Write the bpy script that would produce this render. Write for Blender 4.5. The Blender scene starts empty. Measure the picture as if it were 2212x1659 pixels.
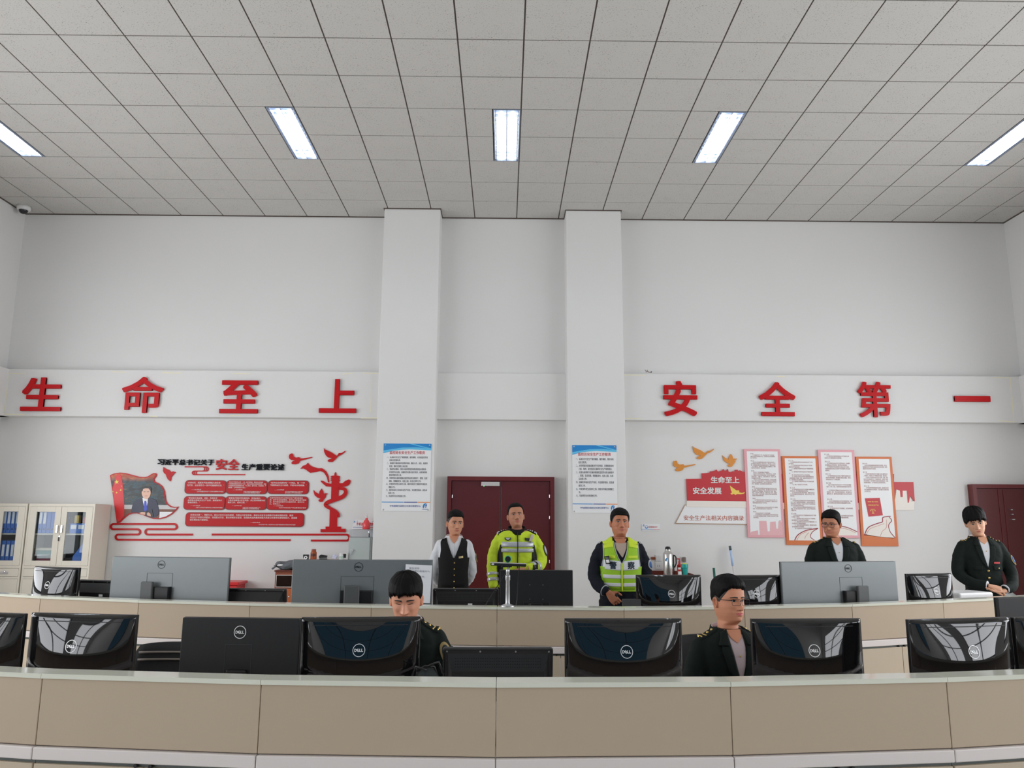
import bpy, bmesh, math, random
import numpy as np
from mathutils import Vector, Matrix, noise
from mathutils.bvhtree import BVHTree

PI = math.pi
C = bpy.context.scene.collection
SC = bpy.context.scene

# ------------------------------------------------------------------ camera
F_PX, PITCH, YAW, ROLL, CAM_Z = 1678.04, 0.175584, 0.0087082, 0.0058724, 1.55
def cam_basis():
    cy, sy, cp, sp = math.cos(YAW), math.sin(YAW), math.cos(PITCH), math.sin(PITCH)
    Fw = Vector((sy * cp, cy * cp, sp)); R = Vector((cy, -sy, 0)); U = R.cross(Fw)
    c, s = math.cos(ROLL), math.sin(ROLL)
    return c * R + s * U, -s * R + c * U, Fw
CR, CU, CF = cam_basis()
cam_data = bpy.data.cameras.new('camera'); cam = bpy.data.objects.new('camera', cam_data); C.objects.link(cam)
cam_data.sensor_fit = 'HORIZONTAL'; cam_data.sensor_width = 36.0; cam_data.lens = F_PX / 2212 * 36.0
cam_data.clip_start = 0.05; cam_data.clip_end = 100
cam.matrix_world = Matrix(((CR.x, CU.x, -CF.x, 0), (CR.y, CU.y, -CF.y, 0), (CR.z, CU.z, -CF.z, CAM_Z), (0, 0, 0, 1)))
SC.camera = cam
SC.view_settings.view_transform = 'Standard'
SC.view_settings.look = 'None'
SC.view_settings.gamma = 1.0
SC.view_settings.use_curve_mapping = False
SC.view_settings.exposure = 0.0
def ray(x, y):
    return CF + CR * ((x - 1106) / F_PX) - CU * ((y - 829.5) / F_PX)
def atY(x, y, Y):
    """point of the room seen at photo pixel (x, y) on the upright plane at depth Y"""
    d = ray(x, y); k = Y / d.y
    return Vector((d.x * k, Y, d.z * k + CAM_Z))
def atZ(x, y, Z):
    d = ray(x, y); k = (Z - CAM_Z) / d.z
    return Vector((d.x * k, d.y * k, Z))

# ------------------------------------------------------------------ room numbers (metres)
XL, XR, YB, YF, ZC = -6.87, 7.18, 10.57, -4.2, 5.843      # left, right, back wall, rear wall, ceiling
WIN_L = [(-3.8, -1.3), (-0.5, 2.0), (2.8, 5.3), (6.1, 8.6)]            # windows along the side walls (y ranges)
WIN_R = WIN_L
WIN_Z = (0.95, 3.7)
# ------------------------------------------------------------------ sky and daylight
world = bpy.data.worlds.new('sky'); SC.world = world; world.use_nodes = True
wn = world.node_tree.nodes; bg = wn['Background']
bg.inputs['Color'].default_value = (0.75, 0.86, 1.0, 1); bg.inputs['Strength'].default_value = 1.2
def area(name, loc, rot, sx, sy, power, col):
    l = bpy.data.lights.new(name, 'AREA'); l.shape = 'RECTANGLE'; l.size = sx; l.size_y = sy; l.energy = power; l.color = col
    o = bpy.data.objects.new(name, l); C.objects.link(o); o.location = loc; o.rotation_euler = rot
    return o
SKY_W = 106.0
for (a, b) in WIN_L:
    area('daylight', (XL - 0.14, (a + b) / 2, sum(WIN_Z) / 2), (0, -PI / 2, 0), WIN_Z[1] - WIN_Z[0], b - a, SKY_W, (0.985, 0.985, 1.0))
for (a, b) in WIN_R:
    area('daylight', (XR + 0.14, (a + b) / 2, sum(WIN_Z) / 2), (0, PI / 2, 0), WIN_Z[1] - WIN_Z[0], b - a, SKY_W, (0.985, 0.985, 1.0))

# ------------------------------------------------------------------ materials
def lin(c):
    c = c / 255.0
    return c / 12.92 if c <= 0.04045 else ((c + 0.055) / 1.055) ** 2.4
KL = 1.55
def sc(r, g, b, k=KL):
    """albedo from the colour a surface shows in the photo under the room's light"""
    return tuple(min(0.9, lin(v) * k) for v in (r, g, b))
MATS = {}
def mat(name, col, rough=0.6, metal=0.0, spec=0.5, bump=0.0, bscale=200.0, var=0.0, vscale=8.0, coat=0.0, emit=None, estr=0.0, alpha=1.0, trans=0.0):
    if name in MATS: return MATS[name]
    m = bpy.data.materials.new(name); m.use_nodes = True
    nt = m.node_tree; b = nt.nodes['Principled BSDF']
    b.inputs['Base Color'].default_value = (*col, 1)
    b.inputs['Roughness'].default_value = rough; b.inputs['Metallic'].default_value = metal
    b.inputs['Specular IOR Level'].default_value = spec
    if coat: b.inputs['Coat Weight'].default_value = coat; b.inputs['Coat Roughness'].default_value = 0.03
    if trans: b.inputs['Transmission Weight'].default_value = trans
    if emit: b.inputs['Emission Color'].default_value = (*emit, 1); b.inputs['Emission Strength'].default_value = estr
    if alpha < 1: b.inputs['Alpha'].default_value = alpha
    if bump or var:
        tc = nt.nodes.new('ShaderNodeTexCoord')
        if var:
            n = nt.nodes.new('ShaderNodeTexNoise'); n.inputs['Scale'].default_value = vscale; n.inputs['Detail'].default_value = 4
            nt.links.new(tc.outputs['Object'], n.inputs['Vector'])
            mx = nt.nodes.new('ShaderNodeMix'); mx.data_type = 'RGBA'
            mx.inputs[6].default_value = (*[max(0, v * (1 - var)) for v in col], 1); mx.inputs[7].default_value = (*[min(1, v * (1 + var)) for v in col], 1)
            nt.links.new(n.outputs['Fac'], mx.inputs[0]); nt.links.new(mx.outputs[2], b.inputs['Base Color'])
        if bump:
            n2 = nt.nodes.new('ShaderNodeTexNoise'); n2.inputs['Scale'].default_value = bscale; n2.inputs['Detail'].default_value = 3
            nt.links.new(tc.outputs['Object'], n2.inputs['Vector'])
            bp = nt.nodes.new('ShaderNodeBump'); bp.inputs['Strength'].default_value = bump; bp.inputs['Distance'].default_value = 0.004
            nt.links.new(n2.outputs['Fac'], bp.inputs['Height']); nt.links.new(bp.outputs['Normal'], b.inputs['Normal'])
    MATS[name] = m
    return m
def emis(name, col, s):
    if name in MATS: return MATS[name]
    m = bpy.data.materials.new(name); m.use_nodes = True; nt = m.node_tree; nt.nodes.clear()
    e = nt.nodes.new('ShaderNodeEmission'); e.inputs['Color'].default_value = (*col, 1); e.inputs['Strength'].default_value = s
    o = nt.nodes.new('ShaderNodeOutputMaterial'); nt.links.new(e.outputs[0], o.inputs[0]); MATS[name] = m
    return m

# ------------------------------------------------------------------ object helpers
def link_mesh(name, me, m=None, parent=None):
    o = bpy.data.objects.new(name, me); C.objects.link(o)
    if m is not None:
        for mm in (m if isinstance(m, (list, tuple)) else [m]): me.materials.append(mm)
    if parent is not None: o.parent = parent
    return o
def tag(o, label=None, cat=None, group=None, kind=None):
    if label: o['label'] = label
    if cat: o['category'] = cat
    if group: o['group'] = group
    if kind: o['kind'] = kind
    return o
def thing(name, label, cat, loc=(0, 0, 0), rz=0.0, group=None):
    o = bpy.data.objects.new(name, None); C.objects.link(o); o.empty_display_size = 0.1
    o.location = loc; o.rotation_euler = (0, 0, rz)
    return tag(o, label, cat, group)
def mesh_of(verts, faces, smooth=False, mi=None):
    me = bpy.data.meshes.new('m'); me.from_pydata([tuple(v) for v in verts], [], faces); me.validate(); me.update()
    if smooth: me.polygons.foreach_set('use_smooth', [True] * len(me.polygons))
    if mi is not None and len(mi) == len(me.polygons): me.polygons.foreach_set('material_index', mi)
    return me
def bm_mesh(bm, smooth=False):
    bmesh.ops.recalc_face_normals(bm, faces=bm.faces[:])
    me = bpy.data.meshes.new('m'); bm.to_mesh(me); bm.free()
    if smooth: me.polygons.foreach_set('use_smooth', [True] * len(me.polygons))
    return me
def fix_normals(me):
    bm = bmesh.new(); bm.from_mesh(me); bmesh.ops.recalc_face_normals(bm, faces=bm.faces[:]); bm.to_mesh(me); bm.free()
    return me
class MB:
    """collects boxes, tubes, lathes, lofts, prisms; build() links them as ONE mesh object"""
    def __init__(s): s.v = []; s.f = []; s.mi = []; s.cur = 0; s.M = None
    def mesh(s, vs, fs):
        n = len(s.v)
        if s.M is not None: vs = [s.M @ Vector(v) for v in vs]
        s.v += [tuple(v) for v in vs]; s.f += [tuple(i + n for i in f) for f in fs]; s.mi += [s.cur] * len(fs)
        return s
    def box(s, x0, x1, y0, y1, z0, z1, bev=0.0, seg=2):
        if bev <= 0:
            return s.mesh([(x0, y0, z0), (x1, y0, z0), (x1, y1, z0), (x0, y1, z0), (x0, y0, z1), (x1, y0, z1), (x1, y1, z1), (x0, y1, z1)],
                          [(0, 3, 2, 1), (4, 5, 6, 7), (0, 1, 5, 4), (1, 2, 6, 5), (2, 3, 7, 6), (3, 0, 4, 7)])
        bm = bmesh.new(); bmesh.ops.create_cube(bm, size=1.0)
        for v in bm.verts: v.co = Vector(((x0 + x1) / 2 + v.co.x * (x1 - x0), (y0 + y1) / 2 + v.co.y * (y1 - y0), (z0 + z1) / 2 + v.co.z * (z1 - z0)))
        bmesh.ops.bevel(bm, geom=bm.edges[:], offset=bev, segments=seg, affect='EDGES', profile=0.5)
        return s._bm(bm)
    def _bm(s, bm):
        bm.verts.index_update()
        s.mesh([v.co.copy() for v in bm.verts], [tuple(v.index for v in f.verts) for f in bm.faces]); bm.free(); return s
    def tube(s, pts, r, sides=12, caps=True, squash=1.0, up=None):
        pts = [Vector(p) for p in pts]; n = len(pts)
        rs = r if isinstance(r, (list, tuple)) else [r] * n
        vs = []; fs = []
        prev = None
        for i, p in enumerate(pts):
            t = (pts[min(i + 1, n - 1)] - pts[max(i - 1, 0)]).normalized()
            if prev is None:
                a = Vector(up) if up else (Vector((0, 0, 1)) if abs(t.z) < 0.9 else Vector((1, 0, 0)))
                u = (a - t * a.dot(t)).normalized()
            else:
                u = (prev - t * prev.dot(t)).normalized()
            prev = u; w = t.cross(u)
            for k in range(sides):
                a = 2 * PI * k / sides
                vs.append(p + u * math.cos(a) * rs[i] + w * math.sin(a) * rs[i] * squash)
        for i in range(n - 1):
            for k in range(sides):
                a, b = i * sides + k, i * sides + (k + 1) % sides
                fs.append((a, b, b + sides, a + sides))
        if caps:
            fs.append(tuple(range(sides))[::-1]); fs.append(tuple((n - 1) * sides + k for k in range(sides)))
        return s.mesh(vs, fs)
    def lathe(s, prof, c=(0, 0, 0), n=24, axis='z', ring=False):
        vs = []; fs = []
        for (r, h) in prof:
            for k in range(n):
                a = 2 * PI * k / n; x, y = r * math.cos(a), r * math.sin(a)
                p = (x, y, h) if axis == 'z' else ((x, h, y) if axis == 'y' else (h, x, y))
                vs.append((c[0] + p[0], c[1] + p[1], c[2] + p[2]))
        m = len(prof)
        for i in range(m - 1):
            for k in range(n):
                a, b = i * n + k, i * n + (k + 1) % n
                fs.append((a, b, b + n, a + n))
        if ring:
            fs += [((m - 1) * n + k, (m - 1) * n + (k + 1) % n, (k + 1) % n, k) for k in range(n)]; return s.mesh(vs, fs)
        if prof[0][0] > 1e-5: fs.append(tuple(range(n))[::-1])
        if prof[-1][0] > 1e-5: fs.append(tuple((m - 1) * n + k for k in range(n)))
        return s.mesh(vs, fs)
    def prism(s, poly, y0, y1):
        """poly in (x, z), pushed from y0 (front) to y1"""
        bm = bmesh.new()
        vs = [bm.verts.new((p[0], y0, p[1])) for p in poly]
        f = bm.faces.new(vs)
        r = bmesh.ops.extrude_face_region(bm, geom=[f])
        for e in r['geom']:
            if isinstance(e, bmesh.types.BMVert): e.co.y = y1
        bmesh.ops.recalc_face_normals(bm, faces=bm.faces[:])
        return s._bm(bm)
    def sphere(s, c, r, n=16, m=10):
        rr = r if isinstance(r, (list, tuple)) else (r, r, r)
        prof = []
        vs = []; fs = []
        for i in range(m + 1):
            t = PI * i / m
            for k in range(n):
                a = 2 * PI * k / n
                vs.append((c[0] + rr[0] * math.sin(t) * math.cos(a), c[1] + rr[1] * math.sin(t) * math.sin(a), c[2] + rr[2] * math.cos(t)))
        for i in range(m):
            for k in range(n):
                a, b = i * n + k, i * n + (k + 1) % n
                fs.append((a, a + n, b + n, b))
        return s.mesh(vs, fs)
    def build(s, name, m, parent=None, smooth=False, auto=None):
        me = mesh_of(s.v, s.f, smooth, None)
        if len(me.polygons) == len(s.mi) and any(s.mi): me.polygons.foreach_set('material_index', s.mi)
        fix_normals(me)
        o = link_mesh(name, me, m, parent)
        if auto is not None:
            me.polygons.foreach_set('use_smooth', [True] * len(me.polygons)); me.set_sharp_from_angle(angle=math.radians(auto))
        return o
def copy_tree(o, parent=None):
    c = o.copy(); C.objects.link(c)
    if parent is not None: c.parent = parent
    for ch in list(o.children): copy_tree(ch, c)
    return c
def rect(x0, x1, z0, z1): return [(x0, z0), (x1, z0), (x1, z1), (x0, z1)]
def rrect(x0, x1, z0, z1, r, n=6):
    out = []
    for cx, cz, a0 in ((x1 - r, z0 + r, -PI / 2), (x1 - r, z1 - r, 0), (x0 + r, z1 - r, PI / 2), (x0 + r, z0 + r, PI)):
        for i in range(n + 1):
            a = a0 + PI / 2 * i / n; out.append((cx + r * math.cos(a), cz + r * math.sin(a)))
    return out
def disc(cx, cz, r, n=28, rz=None):
    rz = rz or r
    return [(cx + r * math.cos(2 * PI * k / n), cz + rz * math.sin(2 * PI * k / n)) for k in range(n)]
def star(cx, cz, r, rot=PI / 2):
    return [(cx + (r if k % 2 == 0 else r * 0.39) * math.cos(rot + PI * k / 5), cz + (r if k % 2 == 0 else r * 0.39) * math.sin(rot + PI * k / 5)) for k in range(10)]
def stroke(pts, w, mb, y0, y1):
    """flat ribbon of width w along a path in (x, z)"""
    P = [Vector((p[0], p[1])) for p in pts]
    L = []; R = []
    for i, p in enumerate(P):
        t = (P[min(i + 1, len(P) - 1)] - P[max(i - 1, 0)]).normalized(); nn = Vector((-t.y, t.x))
        ww = w[i] if isinstance(w, (list, tuple)) else w
        L.append(p + nn * ww / 2); R.append(p - nn * ww / 2)
    n = len(P); vs = []
    for y in (y0, y1):
        vs += [(q.x, y, q.y) for q in L] + [(q.x, y, q.y) for q in R]
    fs = []
    for i in range(n - 1):
        fs += [(i, i + 1, n + i + 1, n + i), (2 * n + i, 3 * n + i, 3 * n + i + 1, 2 * n + i + 1),
               (i, 2 * n + i, 2 * n + i + 1, i + 1), (n + i, n + i + 1, 3 * n + i + 1, 3 * n + i)]
    fs += [(0, n, 3 * n, 2 * n), (n - 1, 3 * n - 1, 4 * n - 1, 2 * n - 1)]
    mb.mesh(vs, fs)
# ------------------------------------------------------------------ lettering (Blender's own built-in typeface)
_dg = None
def text_mesh(body, bold=0.0, depth=0.0, res=2, spacing=1.0):
    cu = bpy.data.curves.new('t', 'FONT'); cu.body = body; cu.size = 1.0; cu.resolution_u = res; cu.offset = bold
    cu.extrude = depth; cu.space_line = spacing
    o = bpy.data.objects.new('t', cu); C.objects.link(o)
    me = bpy.data.meshes.new_from_object(o.evaluated_get(bpy.context.evaluated_depsgraph_get()))
    bpy.data.objects.remove(o); bpy.data.curves.remove(cu)
    return me
def thicken(me, d):
    """heavier strokes: copies of the letters shifted a little each way"""
    n = len(me.vertices); co = np.zeros(n * 3); me.vertices.foreach_get('co', co); co = co.reshape(-1, 3)
    fs = [tuple(p.vertices) for p in me.polygons]; vs = []; ff = []
    dirs = ((1, 1), (-1, 1), (1, -1), (-1, -1), (1.0, 0), (-1.0, 0), (0, 1.0), (0, -1.0)) if n < 1500 else ((0.6, 0), (-0.6, 0))
    for k, (a, b) in enumerate(dirs):
        vs += (co + np.array([a * d, b * d, -0.006 * k])).tolist(); ff += [tuple(i + k * n for i in f) for f in fs]
    out = bpy.data.meshes.new('t'); out.from_pydata(vs, [], ff); out.update(); bpy.data.meshes.remove(me)
    return out
def text_fit(me, x0, x1, z0, z1, y, depth=0.004, keep=False):
    """stand a text mesh up facing -y and fit it into the box; its front lies at y"""
    n = len(me.vertices); co = np.zeros(n * 3); me.vertices.foreach_get('co', co); co = co.reshape(-1, 3)
    mn, mx = co.min(0), co.max(0)
    sx = (x1 - x0) / max(1e-6, mx[0] - mn[0]); sz = (z1 - z0) / max(1e-6, mx[1] - mn[1])
    if keep: sx = sz = min(sx, sz)
    out = np.zeros_like(co)
    out[:, 0] = x0 + (co[:, 0] - mn[0]) * sx
    out[:, 2] = (z1 - (mx[1] - co[:, 1]) * sz) if keep else z0 + (co[:, 1] - mn[1]) * sz
    zr = max(1e-9, mx[2] - mn[2])
    out[:, 1] = y + (depth * (mx[2] - co[:, 2]) / zr if mx[2] - mn[2] > 1e-6 else 0)
    me.vertices.foreach_set('co', out.ravel()); me.update()
    return me
def lettering(name, body, x0, x1, z0, z1, y, m, parent=None, bold=0.0, depth=0.002, res=2, spacing=1.0, keep=False):
    me = text_mesh(body, 0.0, 0.05, res, spacing)
    if bold: me = thicken(me, bold * 0.62)
    text_fit(me, x0, x1, z0, z1, y, depth, keep)
    me.materials.clear()
    return link_mesh(name, me, m, parent)
def rot_about(o, ang, px, pz):
    """turn a wall-mounted part in its own plane about (px, pz)"""
    T = Matrix.Translation((px, 0, pz)) @ Matrix.Rotation(-ang, 4, 'Y') @ Matrix.Translation((-px, 0, -pz))
    o.data.transform(T)
# ================================================================== THE SETTING
wall_paint = mat('wall_paint', (0.80, 0.79, 0.775), 0.75, spec=0.25, bump=0.06, bscale=60, var=0.012, vscale=1.2)
tile_mat = bpy.data.materials.new('ceiling_tile'); tile_mat.use_nodes = True; MATS['ceiling_tile'] = tile_mat
def _tile():
    nt = tile_mat.node_tree; b = nt.nodes['Principled BSDF']; b.inputs['Roughness'].default_value = 0.9; b.inputs['Specular IOR Level'].default_value = 0.1
    tc = nt.nodes.new('ShaderNodeTexCoord'); mp = nt.nodes.new('ShaderNodeMapping'); mp.inputs['Scale'].default_value = (1, 1, 0)
    nt.links.new(tc.outputs['Object'], mp.inputs['Vector'])
    n = nt.nodes.new('ShaderNodeTexNoise'); n.inputs['Scale'].default_value = 85; n.inputs['Detail'].default_value = 3; n.inputs['Roughness'].default_value = 0.65; n.inputs['Distortion'].default_value = 0.6
    n3 = nt.nodes.new('ShaderNodeTexNoise'); n3.inputs['Scale'].default_value = 5; n3.inputs['Detail'].default_value = 2
    nt.links.new(mp.outputs[0], n.inputs['Vector']); nt.links.new(mp.outputs[0], n3.inputs['Vector'])
    ad = nt.nodes.new('ShaderNodeMath'); ad.operation = 'MULTIPLY_ADD'; ad.inputs[1].default_value = 0.12
    nt.links.new(n3.outputs['Fac'], ad.inputs[0]); nt.links.new(n.outputs['Fac'], ad.inputs[2])
    r = nt.nodes.new('ShaderNodeValToRGB'); r.color_ramp.elements[0].position = 0.655; r.color_ramp.elements[0].color = (0.60, 0.585, 0.555, 1)
    r.color_ramp.elements[1].position = 0.73; r.color_ramp.elements[1].color = (0.30, 0.285, 0.26, 1)
    nt.links.new(ad.outputs[0], r.inputs[0]); nt.links.new(r.outputs[0], b.inputs['Base Color'])
_tile()
tbar_mat = mat('t_bar', sc(80, 70, 64, 1.2), 0.5)
floor_mat = mat('floor_tile', (0.56, 0.53, 0.48), 0.25, spec=0.5, var=0.05, vscale=3)
door_red = mat('door_red', sc(84, 28, 30, 1.2), 0.28, spec=0.5, var=0.06, vscale=2)
door_red2 = mat('door_frame_red', sc(96, 30, 32, 1.2), 0.32, spec=0.5)
dark = mat('near_black', (0.012, 0.012, 0.014), 0.55)
window_metal = mat('window_metal', (0.09, 0.095, 0.10), 0.4)
white_plastic = mat('white_plastic', (0.78, 0.78, 0.77), 0.4)
tape_mat = mat('tape_residue', sc(205, 192, 166, 1.6), 0.8)

def structure(o): o['kind'] = 'structure'; return o
mb = MB(); mb.box(XL - 0.3, XR + 0.3, YF - 0.3, YB + 0.3, -0.1, 0.0); structure(mb.build('floor', floor_mat))
mb = MB(); mb.box(XL - 0.3, XR + 0.3, YB, YB + 0.2, 0.0, ZC + 0.15); structure(mb.build('wall_back', wall_paint))
mb = MB(); mb.box(XL - 0.3, XR + 0.3, YF - 0.2, YF, 0.0, ZC + 0.15); structure(mb.build('wall_rear', wall_paint))
def side_wall(name, xa, xb, wins):
    m = MB(); ys = [YF - 0.2]
    for a, b in wins: ys += [a, b]
    ys.append(YB + 0.2)
    for i in range(0, len(ys), 2): m.box(xa, xb, ys[i], ys[i + 1], 0, ZC + 0.15)
    for a, b in wins:
        m.box(xa, xb, a, b, 0, WIN_Z[0]); m.box(xa, xb, a, b, WIN_Z[1], ZC + 0.15)
    return structure(m.build(name, wall_paint))
side_wall('wall_left', XL - 0.2, XL, WIN_L)
side_wall('wall_right', XR, XR + 0.2, WIN_R)
wi = 1
for side, X, wins in (('l', XL, WIN_L), ('r', XR, WIN_R)):
    for a, b in wins:
        m = MB(); xo = X - 0.10 if side == 'l' else X + 0.04
        x0, x1 = xo, xo + 0.06
        for y in (a, (a + b) / 2 - 0.03, b - 0.06): m.box(x0, x1, y, y + 0.06, WIN_Z[0], WIN_Z[1])
        for z in (WIN_Z[0], WIN_Z[0] + 1.0, WIN_Z[1] - 1.0, WIN_Z[1] - 0.06): m.box(x0, x1, a, b, z, z + 0.06)
        structure(m.build('window_%d' % wi, window_metal)); wi += 1
# columns, the beam they carry
COLS = ((-1.70, -0.925), (0.83, 1.595)); YCOL = 10.25
for nm, (a, b) in zip(('wall_column_left', 'wall_column_right'), COLS):
    m = MB(); m.box(a, b, YCOL, YB + 0.02, 0, ZC + 0.02, 0.008); structure(m.build(nm, wall_paint))
BZ0, BZ1, BY = 2.915, 3.555, 10.42
for nm, a, b in (('trim_1', XL, COLS[0][0]), ('trim_2', COLS[0][1], COLS[1][0]), ('trim_3', COLS[1][1], XR)):
    m = MB(); m.box(a - 0.002, b + 0.002, BY if nm != 'trim_2' else 10.47, YB + 0.02, BZ0, BZ1, 0.006); structure(m.build(nm, wall_paint))
m = MB(); m.box(XL - 0.02, XL + 0.13, 8.9, YB, BZ0, BZ1, 0.006); structure(m.build('trim_4', wall_paint))
m = MB(); m.box(XR - 0.13, XR + 0.02, 8.9, YB, BZ0, BZ1, 0.006); structure(m.build('trim_5', wall_paint))
# yellowed tape lines left on the beam
m = MB()
for (x0, y0, x1, y1) in ((0, 806, 55, 807), (18, 810, 10, 889), (0, 894, 55, 896), (242, 803, 272, 804), (350, 805, 391, 806), (323, 899, 340, 899.5), (502, 807, 540, 807.5), (740, 808.5, 762, 806),
                         (782, 806, 824, 807), (803, 821, 801, 891), (780, 903, 822, 903), (496, 898, 522, 897), (1339.5, 810, 1394, 810.5), (1339.5, 811, 1341, 903), (1342, 903.5, 1387, 905), (1678, 813.5, 1695, 813.5),
                         (1672, 906, 1690, 906.5), (2147, 816, 2182, 816), (2182.5, 817, 2190, 913), (2157, 909, 2188, 911)):
    a, b = atY(x0, y0, BY - 0.001), atY(x1, y1, BY - 0.001)
    stroke([(a.x, a.z), (b.x, b.z)], 0.011, m, BY - 0.0015, BY + 0.004)
structure(m.build('trim_6', tape_mat))
# suspended ceiling: every panel a slab with a real gap round it, the bars above
TX0, TY0, TS = 0.14516, 7.57791, 0.6
# light fittings (tile index of the left edge of the half tile, first row)
LIGHTS = [-10.0, -4.5, -0.5, 3.5, 9.0]
m = MB(); g = 0.0075
i0, i1 = int(math.floor((XL - TX0) / TS)), int(math.ceil((XR - TX0) / TS))
j0, j1 = int(math.floor((YF - TY0) / TS)), int(math.ceil((YB - TY0) / TS))
for i in range(i0, i1):
    for j in range(j0, j1):
        x0, x1 = TX0 + i * TS + g, TX0 + (i + 1) * TS - g; y0, y1 = TY0 + j * TS + g, TY0 + (j + 1) * TS - g
        x0, x1, y0, y1 = max(x0, XL), min(x1, XR), max(y0, YF), min(y1, YB)
        if x1 - x0 < 0.02 or y1 - y0 < 0.02: continue
        for L in LIGHTS:
            if j in (0, 1) and i == math.floor(L):
                if L == i: x0 = TX0 + (L + 0.5) * TS + g
                else: x1 = TX0 + L * TS - g
        m.box(x0, x1, y0, y1, ZC, ZC + 0.012)
structure(m.build('ceiling', tile_mat))
m = MB(); m.box(XL - 0.3, XR + 0.3, YF - 0.3, YB + 0.3, ZC + 0.16, ZC + 0.3); structure(m.build('ceiling_slab', wall_paint))
m = MB()
for i in range(i0, i1 + 1):
    x = TX0 + i * TS
    if any(abs(i - (math.floor(L) + 0.0)) < 0.1 or abs(i - math.floor(L) - 1) < 0.1 for L in LIGHTS): pass
    m.box(x - 0.012, x + 0.012, YF, YB, ZC + 0.006, ZC + 0.05)
for j in range(j0, j1 + 1):
    y = TY0 + j * TS
    cuts = [XL]
    if j == 1:
        for L in LIGHTS: cuts += [max(XL, TX0 + L * TS), TX0 + (L + 0.5) * TS]
    cuts.append(XR)
    for k in range(0, len(cuts), 2):
        if cuts[k + 1] - cuts[k] > 0.01: m.box(cuts[k], cuts[k + 1], y - 0.012, y + 0.012, ZC + 0.0065, ZC + 0.045)
# perimeter angle
m.box(XL, XR, YB - 0.015, YB, ZC - 0.012, ZC)
for a, b in COLS: m.box(a - 0.012, b + 0.012, YCOL - 0.012, YB, ZC - 0.012, ZC)
m.box(XL, XL + 0.015, YF, YB, ZC - 0.012, ZC); m.box(XR - 0.015, XR, YF, YB, ZC - 0.012, ZC)
structure(m.build('trim_7', tbar_mat))
# rear wall screen (behind the photographer, mirrored by the monitor backs)
m = MB(); m.box(-4.2, 4.6, YF + 0.0, YF + 0.12, 0.9, 4.3)
vw = m.build('trim_8', dark); structure(vw)
m = MB()
for i in range(4):
    for j in range(3):
        m.box(-4.15 + i * 2.2, -4.15 + i * 2.2 + 2.14, YF + 0.12, YF + 0.13, 0.95 + j * 1.12, 0.95 + j * 1.12 + 1.08)
m.build('screen_panel', emis('wall_screen', (0.16, 0.46, 0.72), 0.5), vw)
# door in the middle bay
def slab_door(name, x0, x1, zt, y, leaves, fr=0.055):
    root = bpy.data.objects.new(name, None); C.objects.link(root); structure(root)
    m = MB(); m.box(x0, x0 + fr, y - 0.05, YB + 0.01, 0, zt); m.box(x1 - fr, x1, y - 0.05, YB + 0.01, 0, zt); m.box(x0 + fr, x1 - fr, y - 0.05, YB + 0.01, zt - fr, zt)
    m.build('door_frame', door_red2, root)
    w = (x1 - x0 - 2 * fr) / leaves
    for k in range(leaves):
        a = x0 + fr + k * w
        m = MB(); m.box(a + 0.003, a + w - 0.003, y - 0.02, YB + 0.005, 0.01, zt - fr - 0.004, 0.003); m.build('door_leaf', door_red, root)
    return root
d1 = slab_door('door_1', -0.765, 0.665, 2.145, 10.50, 2)
a, b = atY(1040, 1041, 10.47), atY(1079, 1050, 10.47)
m = MB(); m.box(a.x, b.x, 10.44, 10.482, b.z, a.z, 0.003); mag = m.build('door_closer', mat('brushed_aluminium', sc(178, 172, 170), 0.35, 0.4), d1)
m = MB(); m.sphere((a.x + 0.035, 10.442, b.z - 0.002), 0.006, 8, 6); m.build('indicator_light', emis('green_led', (0.1, 1.0, 0.3), 2.0), mag)
m = MB()
for x, y in ((977, 1072), (977, 1180), (1187, 1072), (1187, 1118), (1187, 1213)):
    p = atY(x, y, 10.44); m.tube([(p.x, 10.445, p.z - 0.02), (p.x, 10.445, p.z + 0.02)], 0.006, 8)
m.build('hinge', mat('steel', (0.55, 0.55, 0.56), 0.3, 0.9), d1)
d2 = slab_door('door_2', 6.285, XR - 0.01, 2.085, 10.50, 1, 0.05)
m = MB()
for x, y, w in ((2186, 1101, 0.03), (2188, 1111, 0.028), (2190, 1122, 0.04)):
    p = atY(x, y, 10.44); m.box(p.x - w / 2, p.x + w / 2, 10.44, 10.49, p.z - 0.006, p.z + 0.006, 0.003)
m.build('door_lock', MATS['steel'], d2)
m = MB()
for x in (2163, 2174):
    p = atY(x, 1130, 10.475); m.box(p.x - 0.004, p.x + 0.004, 10.472, 10.49, 0.05, 2.02)
m.build('door_seam', door_red2, d2)
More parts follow.
